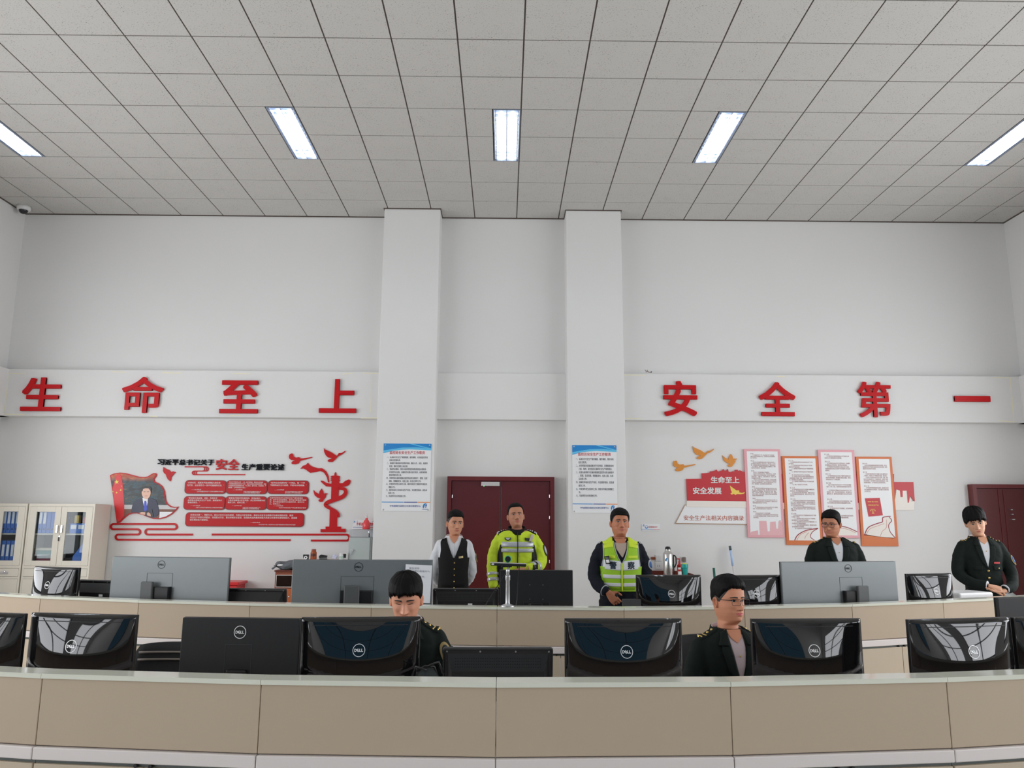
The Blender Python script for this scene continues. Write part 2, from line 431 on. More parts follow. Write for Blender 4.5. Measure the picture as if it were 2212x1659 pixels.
# ================================================================== CEILING LIGHTS
alu = mat('louvre_aluminium', (0.55, 0.60, 0.70), 0.25, 0.9)
lamp_white = mat('lamp_white', (0.30, 0.34, 0.42), 0.35, 0.3)
tube_glow = emis('lamp_tube', (0.93, 0.96, 1.0), 26.0)
LNAMES = ['louvred twin-tube ceiling light cut by the left edge above the security camera', 'louvred twin-tube ceiling light between the far left light and the middle one',
          'brightest louvred ceiling light in the middle, straight above the red double door', 'louvred twin-tube ceiling light between the middle one and the far right light',
          'louvred twin-tube ceiling light cut by the right edge of the ceiling']
def ceiling_light():
    root = thing('ceiling_light', LNAMES[0], 'ceiling light', (0, 0, 0), 0, 'louvred ceiling lights in one row')
    w, l = 0.30, 1.20
    m = MB()
    m.box(0.006, w - 0.006, 0.006, l - 0.006, 0.085, 0.09)
    m.box(0.004, 0.016, 0.004, l - 0.004, -0.004, 0.088); m.box(w - 0.016, w - 0.004, 0.004, l - 0.004, -0.004, 0.088)
    m.box(0.016, w - 0.016, 0.004, 0.016, -0.004, 0.088); m.box(0.016, w - 0.016, l - 0.016, l - 0.004, -0.004, 0.088)
    m.build('housing', lamp_white, root)
    for x in (0.088, 0.212):
        m = MB(); m.tube([(x, 0.06, 0.055), (x, l - 0.06, 0.055)], 0.017, 12); m.build('lamp_tube', tube_glow, root, True)
    m = MB()
    for x in (0.03, 0.15, 0.27):
        m.box(x - 0.004, x + 0.004, 0.018, l - 0.018, 0.0, 0.03)
    for k in range(13):
        y = 0.06 + k * (l - 0.12) / 12; m.box(0.018, w - 0.018, y - 0.0015, y + 0.0015, 0.0, 0.028)
    m.build('louvre', alu, root)
    return root
_cl = None
for k, L in enumerate(LIGHTS):
    o = ceiling_light() if k == 0 else copy_tree(_cl)
    _cl = _cl or o
    o.location = (TX0 + L * TS, TY0, ZC); o['label'] = LNAMES[k]
# dome security camera
p = atZ(51, 447, ZC)
root = thing('dome_camera', 'white dome security camera on the ceiling in the left corner', 'security camera', (p.x + 0.02, 10.3, ZC))
m = MB(); m.lathe([(0.0, 0), (0.085, 0), (0.088, -0.03), (0.082, -0.055), (0.07, -0.062), (0, -0.062)], n=28); m.build('mount', white_plastic, root, True)
m = MB(); m.sphere((0, -0.004, -0.058), (0.058, 0.058, 0.055), 24, 14); m.build('dome', mat('smoked_dome', (0.015, 0.015, 0.02), 0.08), root, True)
# bits of torn wire on the beam top
root = thing('wire_scrap', 'torn bit of brown and black wire lying on the beam top', 'wire', (0, 0, 0))
p = atY(1398, 805, 10.46)
m = MB(); m.tube([p + Vector((-0.03, 0, 0.04)), p + Vector((-0.015, 0, 0.02)), p + Vector((0.0, -0.01, 0.035)), p + Vector((0.012, 0, 0.008)), p + Vector((0.05, -0.01, 0.003))], 0.004, 6)
m.tube([p + Vector((-0.02, 0, 0.004)), p + Vector((0.0, 0, 0.02)), p + Vector((0.03, 0, 0.004))], 0.004, 6); m.build('strand', mat('brown_wire', sc(90, 70, 56), 0.7), root)
m = MB(); m.sphere(p + Vector((0.055, -0.01, 0.008)), 0.009, 8, 6); m.build('wire_end', dark, root)
# ================================================================== CONSOLE DESKS
beige = mat('beige_laminate', sc(153, 138, 120, 1.68), 0.55, spec=0.3, var=0.03, vscale=2.5, bump=0.03, bscale=900)
beige2 = mat('beige_door_laminate', sc(160, 147, 129, 1.72), 0.5, spec=0.3, var=0.03, vscale=2.5)
strip_white = mat('worktop_white', sc(184, 177, 174, 1.68), 0.4)
ledge_mat = mat('pale_green_ledge', sc(190, 191, 178, 1.5), 0.12, spec=0.6)
rail_mat = mat('grey_rail', sc(84, 90, 88, 1.4), 0.4, 0.3)
plinth_mat = mat('dark_plinth', sc(60, 58, 55), 0.6)
def console(label, A, B, taper, group, depth=0.80):
    A, B = Vector(A), Vector(B); L = (B - A).length; ang = math.atan2(B.y - A.y, B.x - A.x); mid = (A + B) / 2
    root = thing('console_section', label, 'desk section', (mid.x, mid.y, 0), ang, group)
    h = L / 2 - 0.0015
    m = MB(); m.box(-h, h, 0, 0.022, 0.684, 0.932, 0.002, 1); m.build('back_panel', beige, root)
    def slab(y0, y1, z0, z1, name, mt):
        a0, a1 = L / 2 - 0.001 - y0 * taper, L / 2 - 0.001 - y1 * taper
        q = MB(); q.mesh([(-a0, y0, z0), (a0, y0, z0), (a1, y1, z0), (-a1, y1, z0), (-a0, y0, z1), (a0, y0, z1), (a1, y1, z1), (-a1, y1, z1)],
                         [(0, 3, 2, 1), (4, 5, 6, 7), (0, 1, 5, 4), (1, 2, 6, 5), (2, 3, 7, 6), (3, 0, 4, 7)]); return q.build(name, mt, root)
    slab(-0.008, 0.098, 0.932, 0.950, 'ledge', ledge_mat)
    slab(0.024, depth, 0.712, 0.738, 'worktop', strip_white)
    m = MB(); m.box(-h, h, -0.014, 0.024, 0.634, 0.680, 0.004, 2); m.build('edge_strip', strip_white, root)
    m = MB(); m.box(-h, h, 0.012, 0.03, 0.60, 0.634); m.build('rail', rail_mat, root)
    for s in (-1, 1):
        m = MB(); a, b = (-h + 0.002, -0.002) if s < 0 else (0.002, h - 0.002); m.box(a, b, -0.002, 0.018, 0.10, 0.618, 0.003, 2); d = m.build('door', beige2, root)
        m = MB(); m.tube([(s * 0.03, -0.004, 0.624), (s * 0.03, 0.012, 0.624)], 0.007, 10); m.build('lock', dark, d)
    m = MB(); m.box(-h, h, 0.05, 0.07, 0.0, 0.10); m.build('plinth', plinth_mat, root)
    for s in (-1, 1):
        x = s * (h - 0.06); m = MB(); m.box(x - 0.01, x + 0.01, 0.03, min(0.7, depth - 0.02), 0.0, 0.712); m.build('side_panel', beige2, root)
    return root
R1 = 11.6
V1 = [(-0.026 + R1 * math.sin(k * 0.0776), 3.10 + R1 * (1 - math.cos(k * 0.0776))) for k in range(-4, 5)]
N1_ = {0: 'front console section at the far left end, mostly cut off by the photo edge', 1: 'front console section holding the glossy monitor left of the black slatted chair',
       2: 'front console section holding the matte black monitor', 3: 'front console section in front of the man reading with head bowed',
       4: 'front console section holding the glossy monitor right of the front touchscreen', 5: 'front console section in front of the seated man with glasses',
       6: 'front console section at the right end with the brightest window reflections on its monitor', 7: 'front console section beyond the right edge'}
for k in range(0, 8):
    console(N1_[k], V1[k], V1[k + 1], math.tan(0.0388), 'front row console sections')
X2 = [-5.45, -4.55, -3.66, -2.76, -1.865, -0.957, -0.047, 0.859, 1.76, 2.641, 3.511, 4.36, 5.2]
Y2 = [7.16, 6.74, 6.375, 6.10, 5.925, 5.82, 5.755, 5.735, 5.86, 6.07, 6.385, 6.75, 7.15]
N2_ = ['second row console section at the far left end before the left file cabinet', 'second row console section under the small glossy monitor by the file cabinets',
       'second row console section under the short black touchscreen left of the wide grey monitor', 'second row console section under the left wide grey monitor',
       'second row console section under the touchscreen beside the red box', 'second row console section behind the man reading with head bowed',
       'second row console section carrying the silver camera pole', 'second row console section in front of the man in the lime police vest',
       'second row console section behind the seated man with glasses', 'second row console section under the right wide grey monitor',
       'second row console section under the white printer', 'second row console section at the far right end before the red single door']
for k in range(12):
    console(N2_[k], (X2[k], Y2[k]), (X2[k + 1], Y2[k + 1]), math.tan(0.06), 'second row console sections', 0.80 if k < 9 else (0.60 if k < 11 else 0.42))
# ================================================================== MONITORS
WT = 0.738
gloss = mat('gloss_black', (0.006, 0.006, 0.007), 0.035, spec=0.5, coat=0.2)
matte = mat('matte_black', (0.016, 0.016, 0.017), 0.42, spec=0.35, bump=0.04, bscale=900)
rim_black = mat('rim_black', (0.01, 0.01, 0.011), 0.3)
grey_metal = mat('grey_back', sc(118, 123, 124, 1.25), 0.36, 0.4, var=0.02)
grey_dark = mat('grey_stand', sc(84, 86, 86, 1.2), 0.42, 0.3)
logo_white = mat('logo_white', sc(225, 215, 212, 1.4), 0.35, 0.2)
logo_black = mat('logo_black', (0.012, 0.012, 0.014), 0.3)
screen_glass = mat('screen_glass', (0.01, 0.011, 0.014), 0.1)
outline = mat('groove_dark', (0.03, 0.032, 0.034), 0.5)
def logo_mesh(r, y):
    m = MB(); n = 40
    vs = []; fs = []
    for k in range(n):
        a = 2 * PI * k / n
        for rr, yy in ((r, y), (r * 0.91, y), (r * 0.91, y + 0.002), (r, y + 0.002)): vs.append((rr * math.cos(a), yy, rr * math.sin(a)))
    for k in range(n):
        b = ((k + 1) % n) * 4; a = k * 4
        for i in range(4): fs.append((a + i, a + (i + 1) % 4, b + (i + 1) % 4, b + i))
    m.mesh(vs, fs)
    x = -0.72 * r; h = 0.23 * r
    for ch, w, tilt in (('D', 0.42, 0), ('E', 0.36, 0.62), ('L', 0.30, 0), ('L', 0.30, 0)):
        me = text_mesh(ch, 0.028, 0.05, 2); text_fit(me, x, x + w * r * 0.92, -h, h, y, 0.002)
        co = [v.co.copy() for v in me.vertices]
        if tilt:
            c = Vector((x + w * r * 0.46, 0, 0)); Rm = Matrix.Rotation(-tilt, 3, 'Y'); co = [c + Rm @ (q - c) for q in co]
        m.mesh(co, [tuple(p.vertices) for p in me.polygons]); x += w * r * 1.0 + 0.012 * r
        bpy.data.meshes.remove(me)
    return m
def corners(l, r, W, dz=None):
    lo, hi = 0.5, 1.52
    for _ in range(60):
        z = (lo + hi) / 2; w = (atZ(*l, z) - atZ(*r, z)).xy.length
        lo, hi = (z, hi) if w > W else (lo, z)
    return atZ(*l, z), atZ(*r, z), z
def glossy(label, l, r, W=0.545, H=0.325, yaw=None, group='glossy black monitors with white ring marks', lv=0.575, z=None):
    if z is None: a, b, z = corners(l, r, W)
    else: a = atZ(*l, z); b = a + Vector((W * math.cos(math.radians(yaw)), W * math.sin(math.radians(yaw)), 0))
    mid = (a + b) / 2
    ang = math.atan2(b.y - a.y, b.x - a.x) if yaw is None else math.radians(yaw)
    root = thing('glossy_monitor', label, 'monitor', (mid.x, mid.y, WT), ang, group)
    zt = z - WT; zb = zt - H
    nu, nv = 56, 36; vs = []; fs = []
    def dep(u, v):
        vsm = 0.15 + 0.17 * u * u
        t = min(1, max(0, (v - vsm) / 0.05)); t = t * t * (3 - 2 * t)
        e = 1 - abs(u) ** 10
        d = 0.012 + 0.020 * t * e + 0.052 * (1 - u * u) * (1 - ((v - 0.22) / (0.85 if v > 0.22 else 0.4)) ** 2)
        ed = min(1 - abs(u), v * 1.2, (1 - v) * 1.2) / 0.03
        return d * min(1, 0.35 + 0.65 * max(0, ed)) if ed < 1 else d
    for j in range(nv + 1):
        for i in range(nu + 1):
            u = -1 + 2 * i / nu; v = j / nv
            vs.append((u * W / 2, -dep(u, v), zb + v * H))
    k = nu + 1
    for j in range(nv):
        for i in range(nu): fs.append((j * k + i, j * k + i + 1, (j + 1) * k + i + 1, (j + 1) * k + i))
    me = mesh_of(vs, fs, True); o = link_mesh('rear_cover', me, gloss, root)
    m = MB(); m.box(-W / 2 - 0.001, W / 2 + 0.001, -0.008, 0.014, zb - 0.001, zt + 0.001, 0.003, 2); m.build('bezel', rim_black, root)
    m = MB(); m.box(-W / 2 + 0.012, W / 2 - 0.012, 0.0135, 0.0155, zb + 0.018, zt - 0.012); m.build('screen', screen_glass, root)
    lg = logo_mesh(0.0285, -dep(0, lv) - 0.0032); lg.v = [(x, y + dep(0, lv) - dep(2 * x / W, lv + zz / H) + 0.0014, zz + zb + lv * H) for x, y, zz in lg.v]; lg.build('logo', logo_white, root)
    m = MB(); m.mesh([(-W * 0.4 + W * 0.8 * (k // 2) / 20, -dep(-0.8 + 1.6 * (k // 2) / 20, 0.905) - 0.0006, zb + (0.90 + 0.012 * (k % 2)) * H) for k in range(42)], [(2 * k, 2 * k + 2, 2 * k + 3, 2 * k + 1) for k in range(20)]); m.build('vent_slot', dark, root)
    m = MB(); m.box(-0.05, 0.05, -0.035, -0.006, 0.008, zb + 0.06, 0.006); m.build('stand_neck', rim_black, root)
    m = MB(); m.box(-0.12, 0.12, -0.07, 0.10, 0.0, 0.010, 0.004); m.build('stand_base', rim_black, root)
    return root
def flat_panel(name, label, l, r, W, H, m_back, m_logo, lx=0.0, lv=0.84, logo_r=0.027, pan=None, arm=None, yaw=None, group=None, logo=True, z=None, vesa=False):
    if z is None: a, b, z = corners(l, r, W)
    else: a = atZ(*l, z); b = a + Vector((W * math.cos(math.radians(yaw)), W * math.sin(math.radians(yaw)), 0))
    mid = (a + b) / 2; ang = math.atan2(b.y - a.y, b.x - a.x) if yaw is None else math.radians(yaw)
    root = thing(name, label, 'monitor', (mid.x, mid.y, WT), ang, group)
    zt = z - WT; zb = max(0.02, zt - H)
    m = MB(); m.box(-W / 2, W / 2, -0.016, 0.004, zb, zt, 0.004, 2); m.build('rear_cover', m_back, root)
    m = MB(); m.box(-W / 2 - 0.001, W / 2 + 0.001, 0.004, 0.016, zb - 0.001, zt + 0.001, 0.003, 1); m.build('bezel', rim_black, root)
    m = MB(); m.box(-W / 2 + 0.01, W / 2 - 0.01, 0.0155, 0.0175, zb + 0.012, zt - 0.01); m.build('screen', screen_glass, root)
    if logo:
        lg = logo_mesh(logo_r, -0.0185); lg.v = [(x + lx, y, zz + zb + lv * (zt - zb)) for x, y, zz in lg.v]; lg.build('logo', m_logo, root)
    if pan:
        x0, x1, zp = pan; zp0 = zt - zp
        q = MB(); w = 0.0022
        q.box(x0, x1, -0.0172, -0.015, zp0 - w, zp0); q.box(x0, x0 + w, -0.0172, -0.015, zb, zp0); q.box(x1 - w, x1, -0.0172, -0.015, zb, zp0); q.build('panel_seam', outline, root)
    if arm:
        x0, x1, za, bx0, bx1 = arm
        q = MB(); q.box(x0, x1, -0.085, -0.055, 0.0, zt - za, 0.008, 3); q.build('stand_column', grey_dark, root)
        q = MB(); q.box(bx0, bx1, -0.06, -0.012, zb + 0.02, zt - za - 0.04, 0.006); q.build('stand_bracket', rim_black, root)
        q = MB(); q.box(x0 - 0.10, x1 + 0.10, -0.13, 0.10, 0, 0.012, 0.005); q.build('stand_base', grey_dark, root)
    else:
        q = MB(); q.box(-0.045, 0.045, -0.04, -0.014, 0.008, zb + 0.1, 0.005); q.build('stand_neck', rim_black, root)
        q = MB(); q.box(-0.12, 0.12, -0.08, 0.10, 0, 0.011, 0.004); q.build('stand_base', rim_black, root)
    if vesa:
        q = MB()
        for sx in (-0.05, 0.05):
            for zz in (zt - 0.11, zt - 0.215): q.tube([(sx, -0.019, zz), (sx, -0.012, zz)], 0.0035, 8)
        q.build('screw', mat('screw_steel', (0.4, 0.4, 0.42), 0.35, 0.9), root)
        q = MB(); q.box(-0.10, 0.10, -0.0185, -0.012, zt - 0.265, zt - 0.235, 0.003); q.build('port_bay', rim_black, root)
        q = MB()
        for x in (-0.06, -0.012, 0.02): q.box(x, x + 0.022, -0.021, -0.016, zt - 0.256, zt - 0.248)
        q.build('plug', grey_dark, root)
    return root
def touch(label, l, r, W, tilt=22, H=0.36, yaw=None, vents=True, lean=0.0, lv=0.15, z=None):
    if z is None: a, b, z = corners(l, r, W)
    else: a = atZ(*l, z); b = a + Vector((W * math.cos(math.radians(yaw)), W * math.sin(math.radians(yaw)), 0))
    mid = (a + b) / 2
    ang = math.atan2(b.y - a.y, b.x - a.x) if yaw is None else math.radians(yaw)
    root = thing('touch_monitor', label, 'monitor', (mid.x, mid.y, WT), ang, 'tilted black touchscreen monitors seen from behind')
    T = Matrix.Translation((0, 0, z - WT)) @ Matrix.Rotation(math.radians(tilt), 4, 'X')       # local: top edge at 0, hangs to -H, leans to the operator
    def B(name, m_, mt, par=None, auto=None): m_.M = None; m_.v = [tuple(T @ Vector(v)) for v in m_.v]; return m_.build(name, mt, par or root, auto=auto)
    m = MB(); m.box(-W / 2, W / 2, -0.016, 0.018, -H, 0, 0.010, 3); B('bezel', m, rim_black)
    m = MB(); m.box(-W / 2 + 0.02, W / 2 - 0.02, 0.0175, 0.0195, -H + 0.02, -0.02); B('screen', m, screen_glass)
    # rear box with a sloped, vented top
    w0, w1 = W / 2 - 0.022, W / 2 - 0.045
    prof = [(-0.016, -0.022), (-0.062, -0.088), (-0.062, -H + 0.05), (-0.016, -H + 0.02)]
    vs = []
    for i, (y, zz) in enumerate(prof):
        w = w0 if i in (0, 3) else w1
        vs += [(-w, y, zz), (w, y, zz)]
    m = MB(); m.mesh(vs, [(0, 1, 3, 2), (2, 3, 5, 4), (4, 5, 7, 6), (6, 7, 1, 0), (0, 2, 4, 6), (1, 7, 5, 3)]); box = B('rear_box', m, matte)
    if vents:
        m = MB(); n = 38
        p0, p1 = Vector((0, -0.016, -0.022)), Vector((0, -0.062, -0.088)); d = (p1 - p0); nn = Vector((0, d.z, -d.y)).normalized() * 0.0006
        for rrow in range(4):
            c = p0 + d * (0.28 + 0.16 * rrow)
            for k in range(n):
                x = (-1 + 2 * (k + 0.5) / n) * (w1 - 0.012)
                q = c + nn; e = d.normalized() * 0.0022
                m.mesh([q + Vector((x - 0.0022, 0, 0)) - e, q + Vector((x + 0.0022, 0, 0)) - e, q + Vector((x + 0.0022, 0, 0)) + e, q + Vector((x - 0.0022, 0, 0)) + e], [(0, 1, 2, 3)])
        B('vent', m, mat('vent_black', (0.003, 0.003, 0.003), 0.9), box)
    for x in (-0.46, -0.16, 0.16, 0.46):
        m = MB(); m.tube([(x * W, -0.0185, -0.012), (x * W, -0.015, -0.012)], 0.004, 10); B('screw', m, mat('screw_steel', (0.4, 0.4, 0.42), 0.35, 0.9))
    m = MB(); m.box(0.02, 0.055, -0.064, -0.061, -lv - 0.009, -lv + 0.009); B('sticker', m, mat('sticker_white', sc(205, 205, 205, 1.6), 0.5), box)
    m = MB(); m.box(-0.07, 0.09, -0.066, -0.06, -lv - 0.018, -lv - 0.013); B('cable_cover', m, rim_black, box)
    m = MB(); m.M = None; m.box(-0.06, 0.06, -0.02, 0.0, 0.005, z - WT - H * 0.55, 0.004); m.v = [(x, y + 0.04, zz) for x, y, zz in m.v]; m.build('stand_neck', rim_black, root)
    m = MB(); m.box(-0.13, 0.13, -0.06, 0.12, 0, 0.012, 0.004); m.build('stand_base', rim_black, root)
    return root
# front row
glossy('glossy black monitor cut by the left edge of the front desk', (-150, 1319), (62, 1322), yaw=-12, z=1.105)
glossy('glossy black monitor beside the slatted chair back on the left of the front desk', (74, 1323), (295, 1329), yaw=-8)
flat_panel('flat_monitor', 'matte black flat-backed monitor with white ring mark on the front desk', (398, 1333), (650, 1336), 0.55, 0.325, matte, logo_white, 0.0, 0.81, 0.0285, pan=(-0.065, 0.06, 0.115), yaw=-3.2)
glossy('glossy black monitor hiding the mouth of the man reading with head bowed', (652, 1334), (908, 1332), 0.55, yaw=5)
touch('wide black touchscreen with vent holes in the middle of the front desk', (957, 1398), (1195, 1400), 0.52, tilt=14, H=0.30, yaw=0.5, lv=0.125)
glossy('glossy black monitor between the front touchscreen and the seated man with glasses', (1220, 1336), (1471, 1336), 0.55, yaw=2.2)
glossy('glossy black monitor in front of the chest of the seated man with glasses', (1622, 1337), (1857, 1336), 0.55, yaw=4.2)
glossy('glossy black monitor with large white window reflections at the right of the front desk', (1962, 1339), (2175, 1333), 0.55, yaw=12)
glossy('glossy black monitor cut by the right edge of the front desk', (2187, 1334), (2400, 1326), 0.55, yaw=13, z=1.118)
flat_panel('flat_monitor', 'tall matte dark monitor standing behind the glossy ones at the far right edge', (2150, 1291), (2420, 1283), 0.70, 0.40, matte, logo_white, yaw=13, logo=False, z=1.15)
# second row
glossy('small glossy black monitor in front of the file cabinets', (82, 1223), (168, 1227), 0.50, yaw=-22)
touch('short black touchscreen between the file cabinets and the left wide grey monitor', (172, 1252), (262, 1255), 0.42, tilt=10, H=0.28, yaw=-12, vents=False, lv=0.11, z=1.055)
flat_panel('wide_monitor', 'wide grey-backed monitor on the left, below the flag picture', (247, 1202), (498, 1205), 1.0, 0.42, grey_metal, logo_black, -0.074, 0.86, 0.032, pan=(-0.19, 0.03, 0.125), arm=(-0.20, -0.10, 0.19, -0.12, 0.025), yaw=-7, group='wide grey-backed monitors')
touch('black touchscreen between the two wide grey monitors', (490, 1270), (618, 1272), 0.50, tilt=12, H=0.26, yaw=-5, vents=False, lv=0.11)
flat_panel('wide_monitor', 'wide grey-backed monitor with a white sheet of paper stuck on it', (632, 1209), (935, 1209), 1.08, 0.42, grey_metal, logo_black, -0.033, 0.87, 0.034, pan=(-0.166, 0.089, 0.125), arm=(-0.13, -0.012, 0.19, -0.165, 0.085), yaw=3, group='wide grey-backed monitors')
touch('black touchscreen in front of the man in the dark waistcoat', (935, 1271), (1077, 1271), 0.53, tilt=12, H=0.26, yaw=1, vents=True, lv=0.112)
flat_panel('flat_monitor', 'plain matte black monitor right of the silver camera pole', (1080, 1231), (1237, 1232), 0.56, 0.34, matte, logo_white, yaw=0.0, logo=False, vesa=True)
glossy('glossy black monitor in front of the man in the lime police vest', (1374, 1242), (1513, 1242), 0.52, yaw=4.5)
glossy('glossy black monitor behind the head of the seated man with glasses', (1557, 1243), (1688, 1242), 0.53, yaw=10)
flat_panel('wide_monitor', 'wide grey-backed monitor on the right, in front of the standing man with glasses', (1688, 1214), (1928, 1212), 1.06, 0.42, grey_metal, logo_black, 0.077, 0.87, 0.032, pan=(-0.01, 0.20, 0.125), arm=(0.108, 0.209, 0.19, 0.012, 0.13), yaw=12, group='wide grey-backed monitors')
glossy('small glossy black monitor beside the white printer', (1959, 1240), (2050, 1238), 0.47, yaw=16)
# ================================================================== WALL ART
YW = YB
red_ac = mat('red_acrylic', sc(186, 14, 22, 1.15), 0.3, spec=0.25)
red_dk = mat('red_panel', sc(176, 20, 27, 1.22), 0.35, spec=0.25)
red_rim = mat('panel_rim', sc(104, 30, 34, 1.4), 0.4)
black_ac = mat('black_acrylic', (0.006, 0.007, 0.011), 0.5, spec=0.15)
white_ink = mat('white_ink', (0.82, 0.82, 0.80), 0.5)
def P(x, y, Y=YW): q = atY(x, y, Y); return (q.x, q.z)
def Z2(x, y): return P(220 + x * 0.156754, 940 + y * 0.156722)     # helper grids of the close-up views
def Z3(x, y): return P(540 + x * 0.216942, 940 + y * 0.216998)
def Z6(x, y): return P(1440 + x * 0.244123, 940 + y * 0.244115)
def bounds(pts): xs = [p[0] for p in pts]; zs = [p[1] for p in pts]; return min(xs), max(xs), min(zs), max(zs)
# ---- the eight big red characters on the beam
BIG = [('生', 51, 815, 130, 888, 'first from the left'), ('命', 266, 813.5, 349, 892, 'second from the left'), ('至', 478, 821.5, 556, 893, 'third from the left'), ('上', 692, 818.5, 769, 892, 'last before the left column'),
       ('安', 1432, 822.5, 1508, 899, 'first right of the right column'), ('全', 1638, 825, 1721, 899, 'after the character nearest the right column'), ('第', 1851, 824.5, 1929, 901.5, 'second from the right end'), ('一', 2062, 855, 2140, 868, 'one flat bar at the right end')]
for ch, x0, y0, x1, y1, where in BIG:
    a, b = P(x0, y0, BY - 0.03), P(x1, y1, BY - 0.03)
    o = lettering('wall_character', ch, a[0], b[0], b[1], a[1], BY - 0.035, red_ac, bold=0.034 if ch not in '第命' else 0.026, depth=0.035, res=3)
    tag(o, 'large red raised character %s on the white beam, %s' % (ch, where), 'lettering', 'big red characters on the beam')
# ---- title of the left display
def title(name, label, body, p, m, bold, nper):
    x0, z1 = P(p[0], p[1]); x1, z0 = P(p[2], p[3]); n = len(body); w = (x1 - x0) / n
    root = thing(name, label, 'lettering', ((x0 + x1) / 2, YW, z0))
    for k, ch in enumerate(body):
        o = lettering('character', ch, x0 + k * w + 0.04 * w - root.location.x, x0 + (k + 1) * w - 0.04 * w - root.location.x, 0, z1 - z0, -0.022, m, root, bold, 0.02)
    return root
title('title_lettering', 'black raised title lettering left of the two red characters above the red panels', '习近平总书记关于', (341.5, 992.2, 463.5, 1005.3), black_ac, 0.045, 8)
title('title_lettering', 'two larger red raised characters in the middle of the display title', '安全', (467, 991.8, 517.5, 1015.6), red_ac, 0.042, 2)
title('title_lettering', 'black raised title lettering right of the two red characters, set a little lower', '生产重要论述', (522.5, 1002, 615, 1016.3), black_ac, 0.045, 6)
# ---- doves
DA = [(230, 98), (236, 108), (262, 118), (300, 135), (330, 155), (345, 162), (360, 140), (385, 138), (418, 120), (412, 132), (375, 158), (360, 160), (340, 180), (320, 200), (305, 212), (275, 212), (262, 205), (270, 192), (295, 185), (298, 180), (265, 175), (245, 155), (233, 130)]
DB = [(55, 250), (62, 232), (82, 226), (92, 235), (95, 252), (115, 262), (140, 258), (152, 262), (150, 270), (175, 268), (215, 262), (255, 256), (250, 264), (220, 272), (180, 282), (150, 290), (140, 310), (110, 320), (85, 318), (75, 308), (88, 292), (105, 288), (75, 282), (58, 270)]
DC = [(492, 180), (515, 200), (545, 215), (550, 190), (568, 168), (582, 190), (588, 215), (598, 208), (622, 208), (608, 222), (605, 240), (590, 258), (575, 280), (555, 283), (540, 272), (543, 262), (560, 255), (530, 245), (505, 225)]
DD = [(852, 440), (890, 465), (930, 480), (955, 505), (960, 520), (985, 498), (1022, 512), (1005, 525), (985, 550), (960, 580), (958, 610), (950, 637), (915, 610), (895, 570), (888, 545), (860, 520), (847, 490)]
orange_ac = mat('orange_acrylic', sc(204, 130, 42, 1.22), 0.35)
def bird(label, shape, m, mapf=None, box=None, group=None):
    if box:
        a, b, c, d = bounds(shape); x0, y0, x1, y1 = box
        pts = [P(x0 + (p[0] - a) / (b - a) * (x1 - x0), y0 + (p[1] - c) / (d - c) * (y1 - y0)) for p in shape]
    else: pts = [mapf(*p) for p in shape]
    q = MB(); q.prism(pts, YW - 0.016, YW - 0.0004); o = q.build('dove_cutout', m)
    return tag(o, label, 'wall decoration', group)
bird('red dove cutout gliding right, highest of the red doves', DA, red_ac, box=(700, 968, 746.5, 998), group='red dove cutouts')
bird('red dove cutout gliding right at the left tip of the red ribbon', DB, red_ac, box=(624.6, 979.5, 675, 1003.3), group='red dove cutouts')
bird('red dove cutout with raised wings left of the red column cutout', DC, red_ac, box=(677, 1055.5, 708, 1084.5), group='red dove cutouts')
bird('red dove cutout diving between the flag picture and the small cloud', DD, red_ac, mapf=Z2, group='red dove cutouts')
bird('orange dove cutout gliding right, highest of the orange doves', DA, orange_ac, mapf=Z6, group='orange dove cutouts')
bird('orange dove cutout lowest at the left of the three orange ones', DB, orange_ac, mapf=Z6, group='orange dove cutouts')
bird('orange dove cutout with raised wings beside the tall pink board', DC, orange_ac, mapf=Z6, group='orange dove cutouts')
# ---- ribbon and column
rb = [(503, 335), (530, 305), (560, 295), (578, 275), (596, 296), (620, 312), (680, 330), (720, 330), (760, 360), (785, 410), (790, 470), (778, 470), (768, 420), (740, 375), (700, 355), (660, 368), (600, 375), (560, 345), (535, 332)]
q = MB(); q.prism([Z3(*p) for p in rb], YW - 0.014, YW - 0.0004); tag(q.build('ribbon_cutout', red_ac), 'red waving ribbon cutout above the red column cutout', 'wall decoration')
root = thing('column_cutout', 'tall red ornamental column cutout with a scroll winding round it', 'wall decoration', (0, 0, 0))
up = [(852, 368), (862, 385), (862, 402), (895, 408), (900, 418), (888, 425), (900, 432), (888, 440), (900, 448), (890, 458), (890, 480), (925, 478), (950, 455), (985, 442), (1003, 450), (1000, 475), (985, 498), (955, 510), (920, 515), (886, 517), (882, 640), (808, 642), (812, 515), (760, 510), (730, 485), (712, 468), (705, 452), (730, 455), (760, 475), (812, 485), (815, 458), (803, 448), (815, 440), (803, 432), (815, 425), (803, 415), (815, 405), (842, 402), (842, 385)]
q = MB(); q.prism([Z3(*p) for p in up], YW - 0.014, YW - 0.0004); q.build('upper_shaft', red_ac, root)
q = MB(); q.prism([Z3(*p) for p in [(797, 732), (870, 760), (868, 912), (792, 912)]], YW - 0.014, YW - 0.0004); q.build('lower_shaft', red_ac, root)
q = MB(); q.prism([Z3(*p) for p in [(755, 910), (907, 910), (907, 932), (953, 932), (953, 967), (705, 967), (705, 935), (755, 935)]], YW - 0.018, YW - 0.0004); q.build('base', red_ac, root)
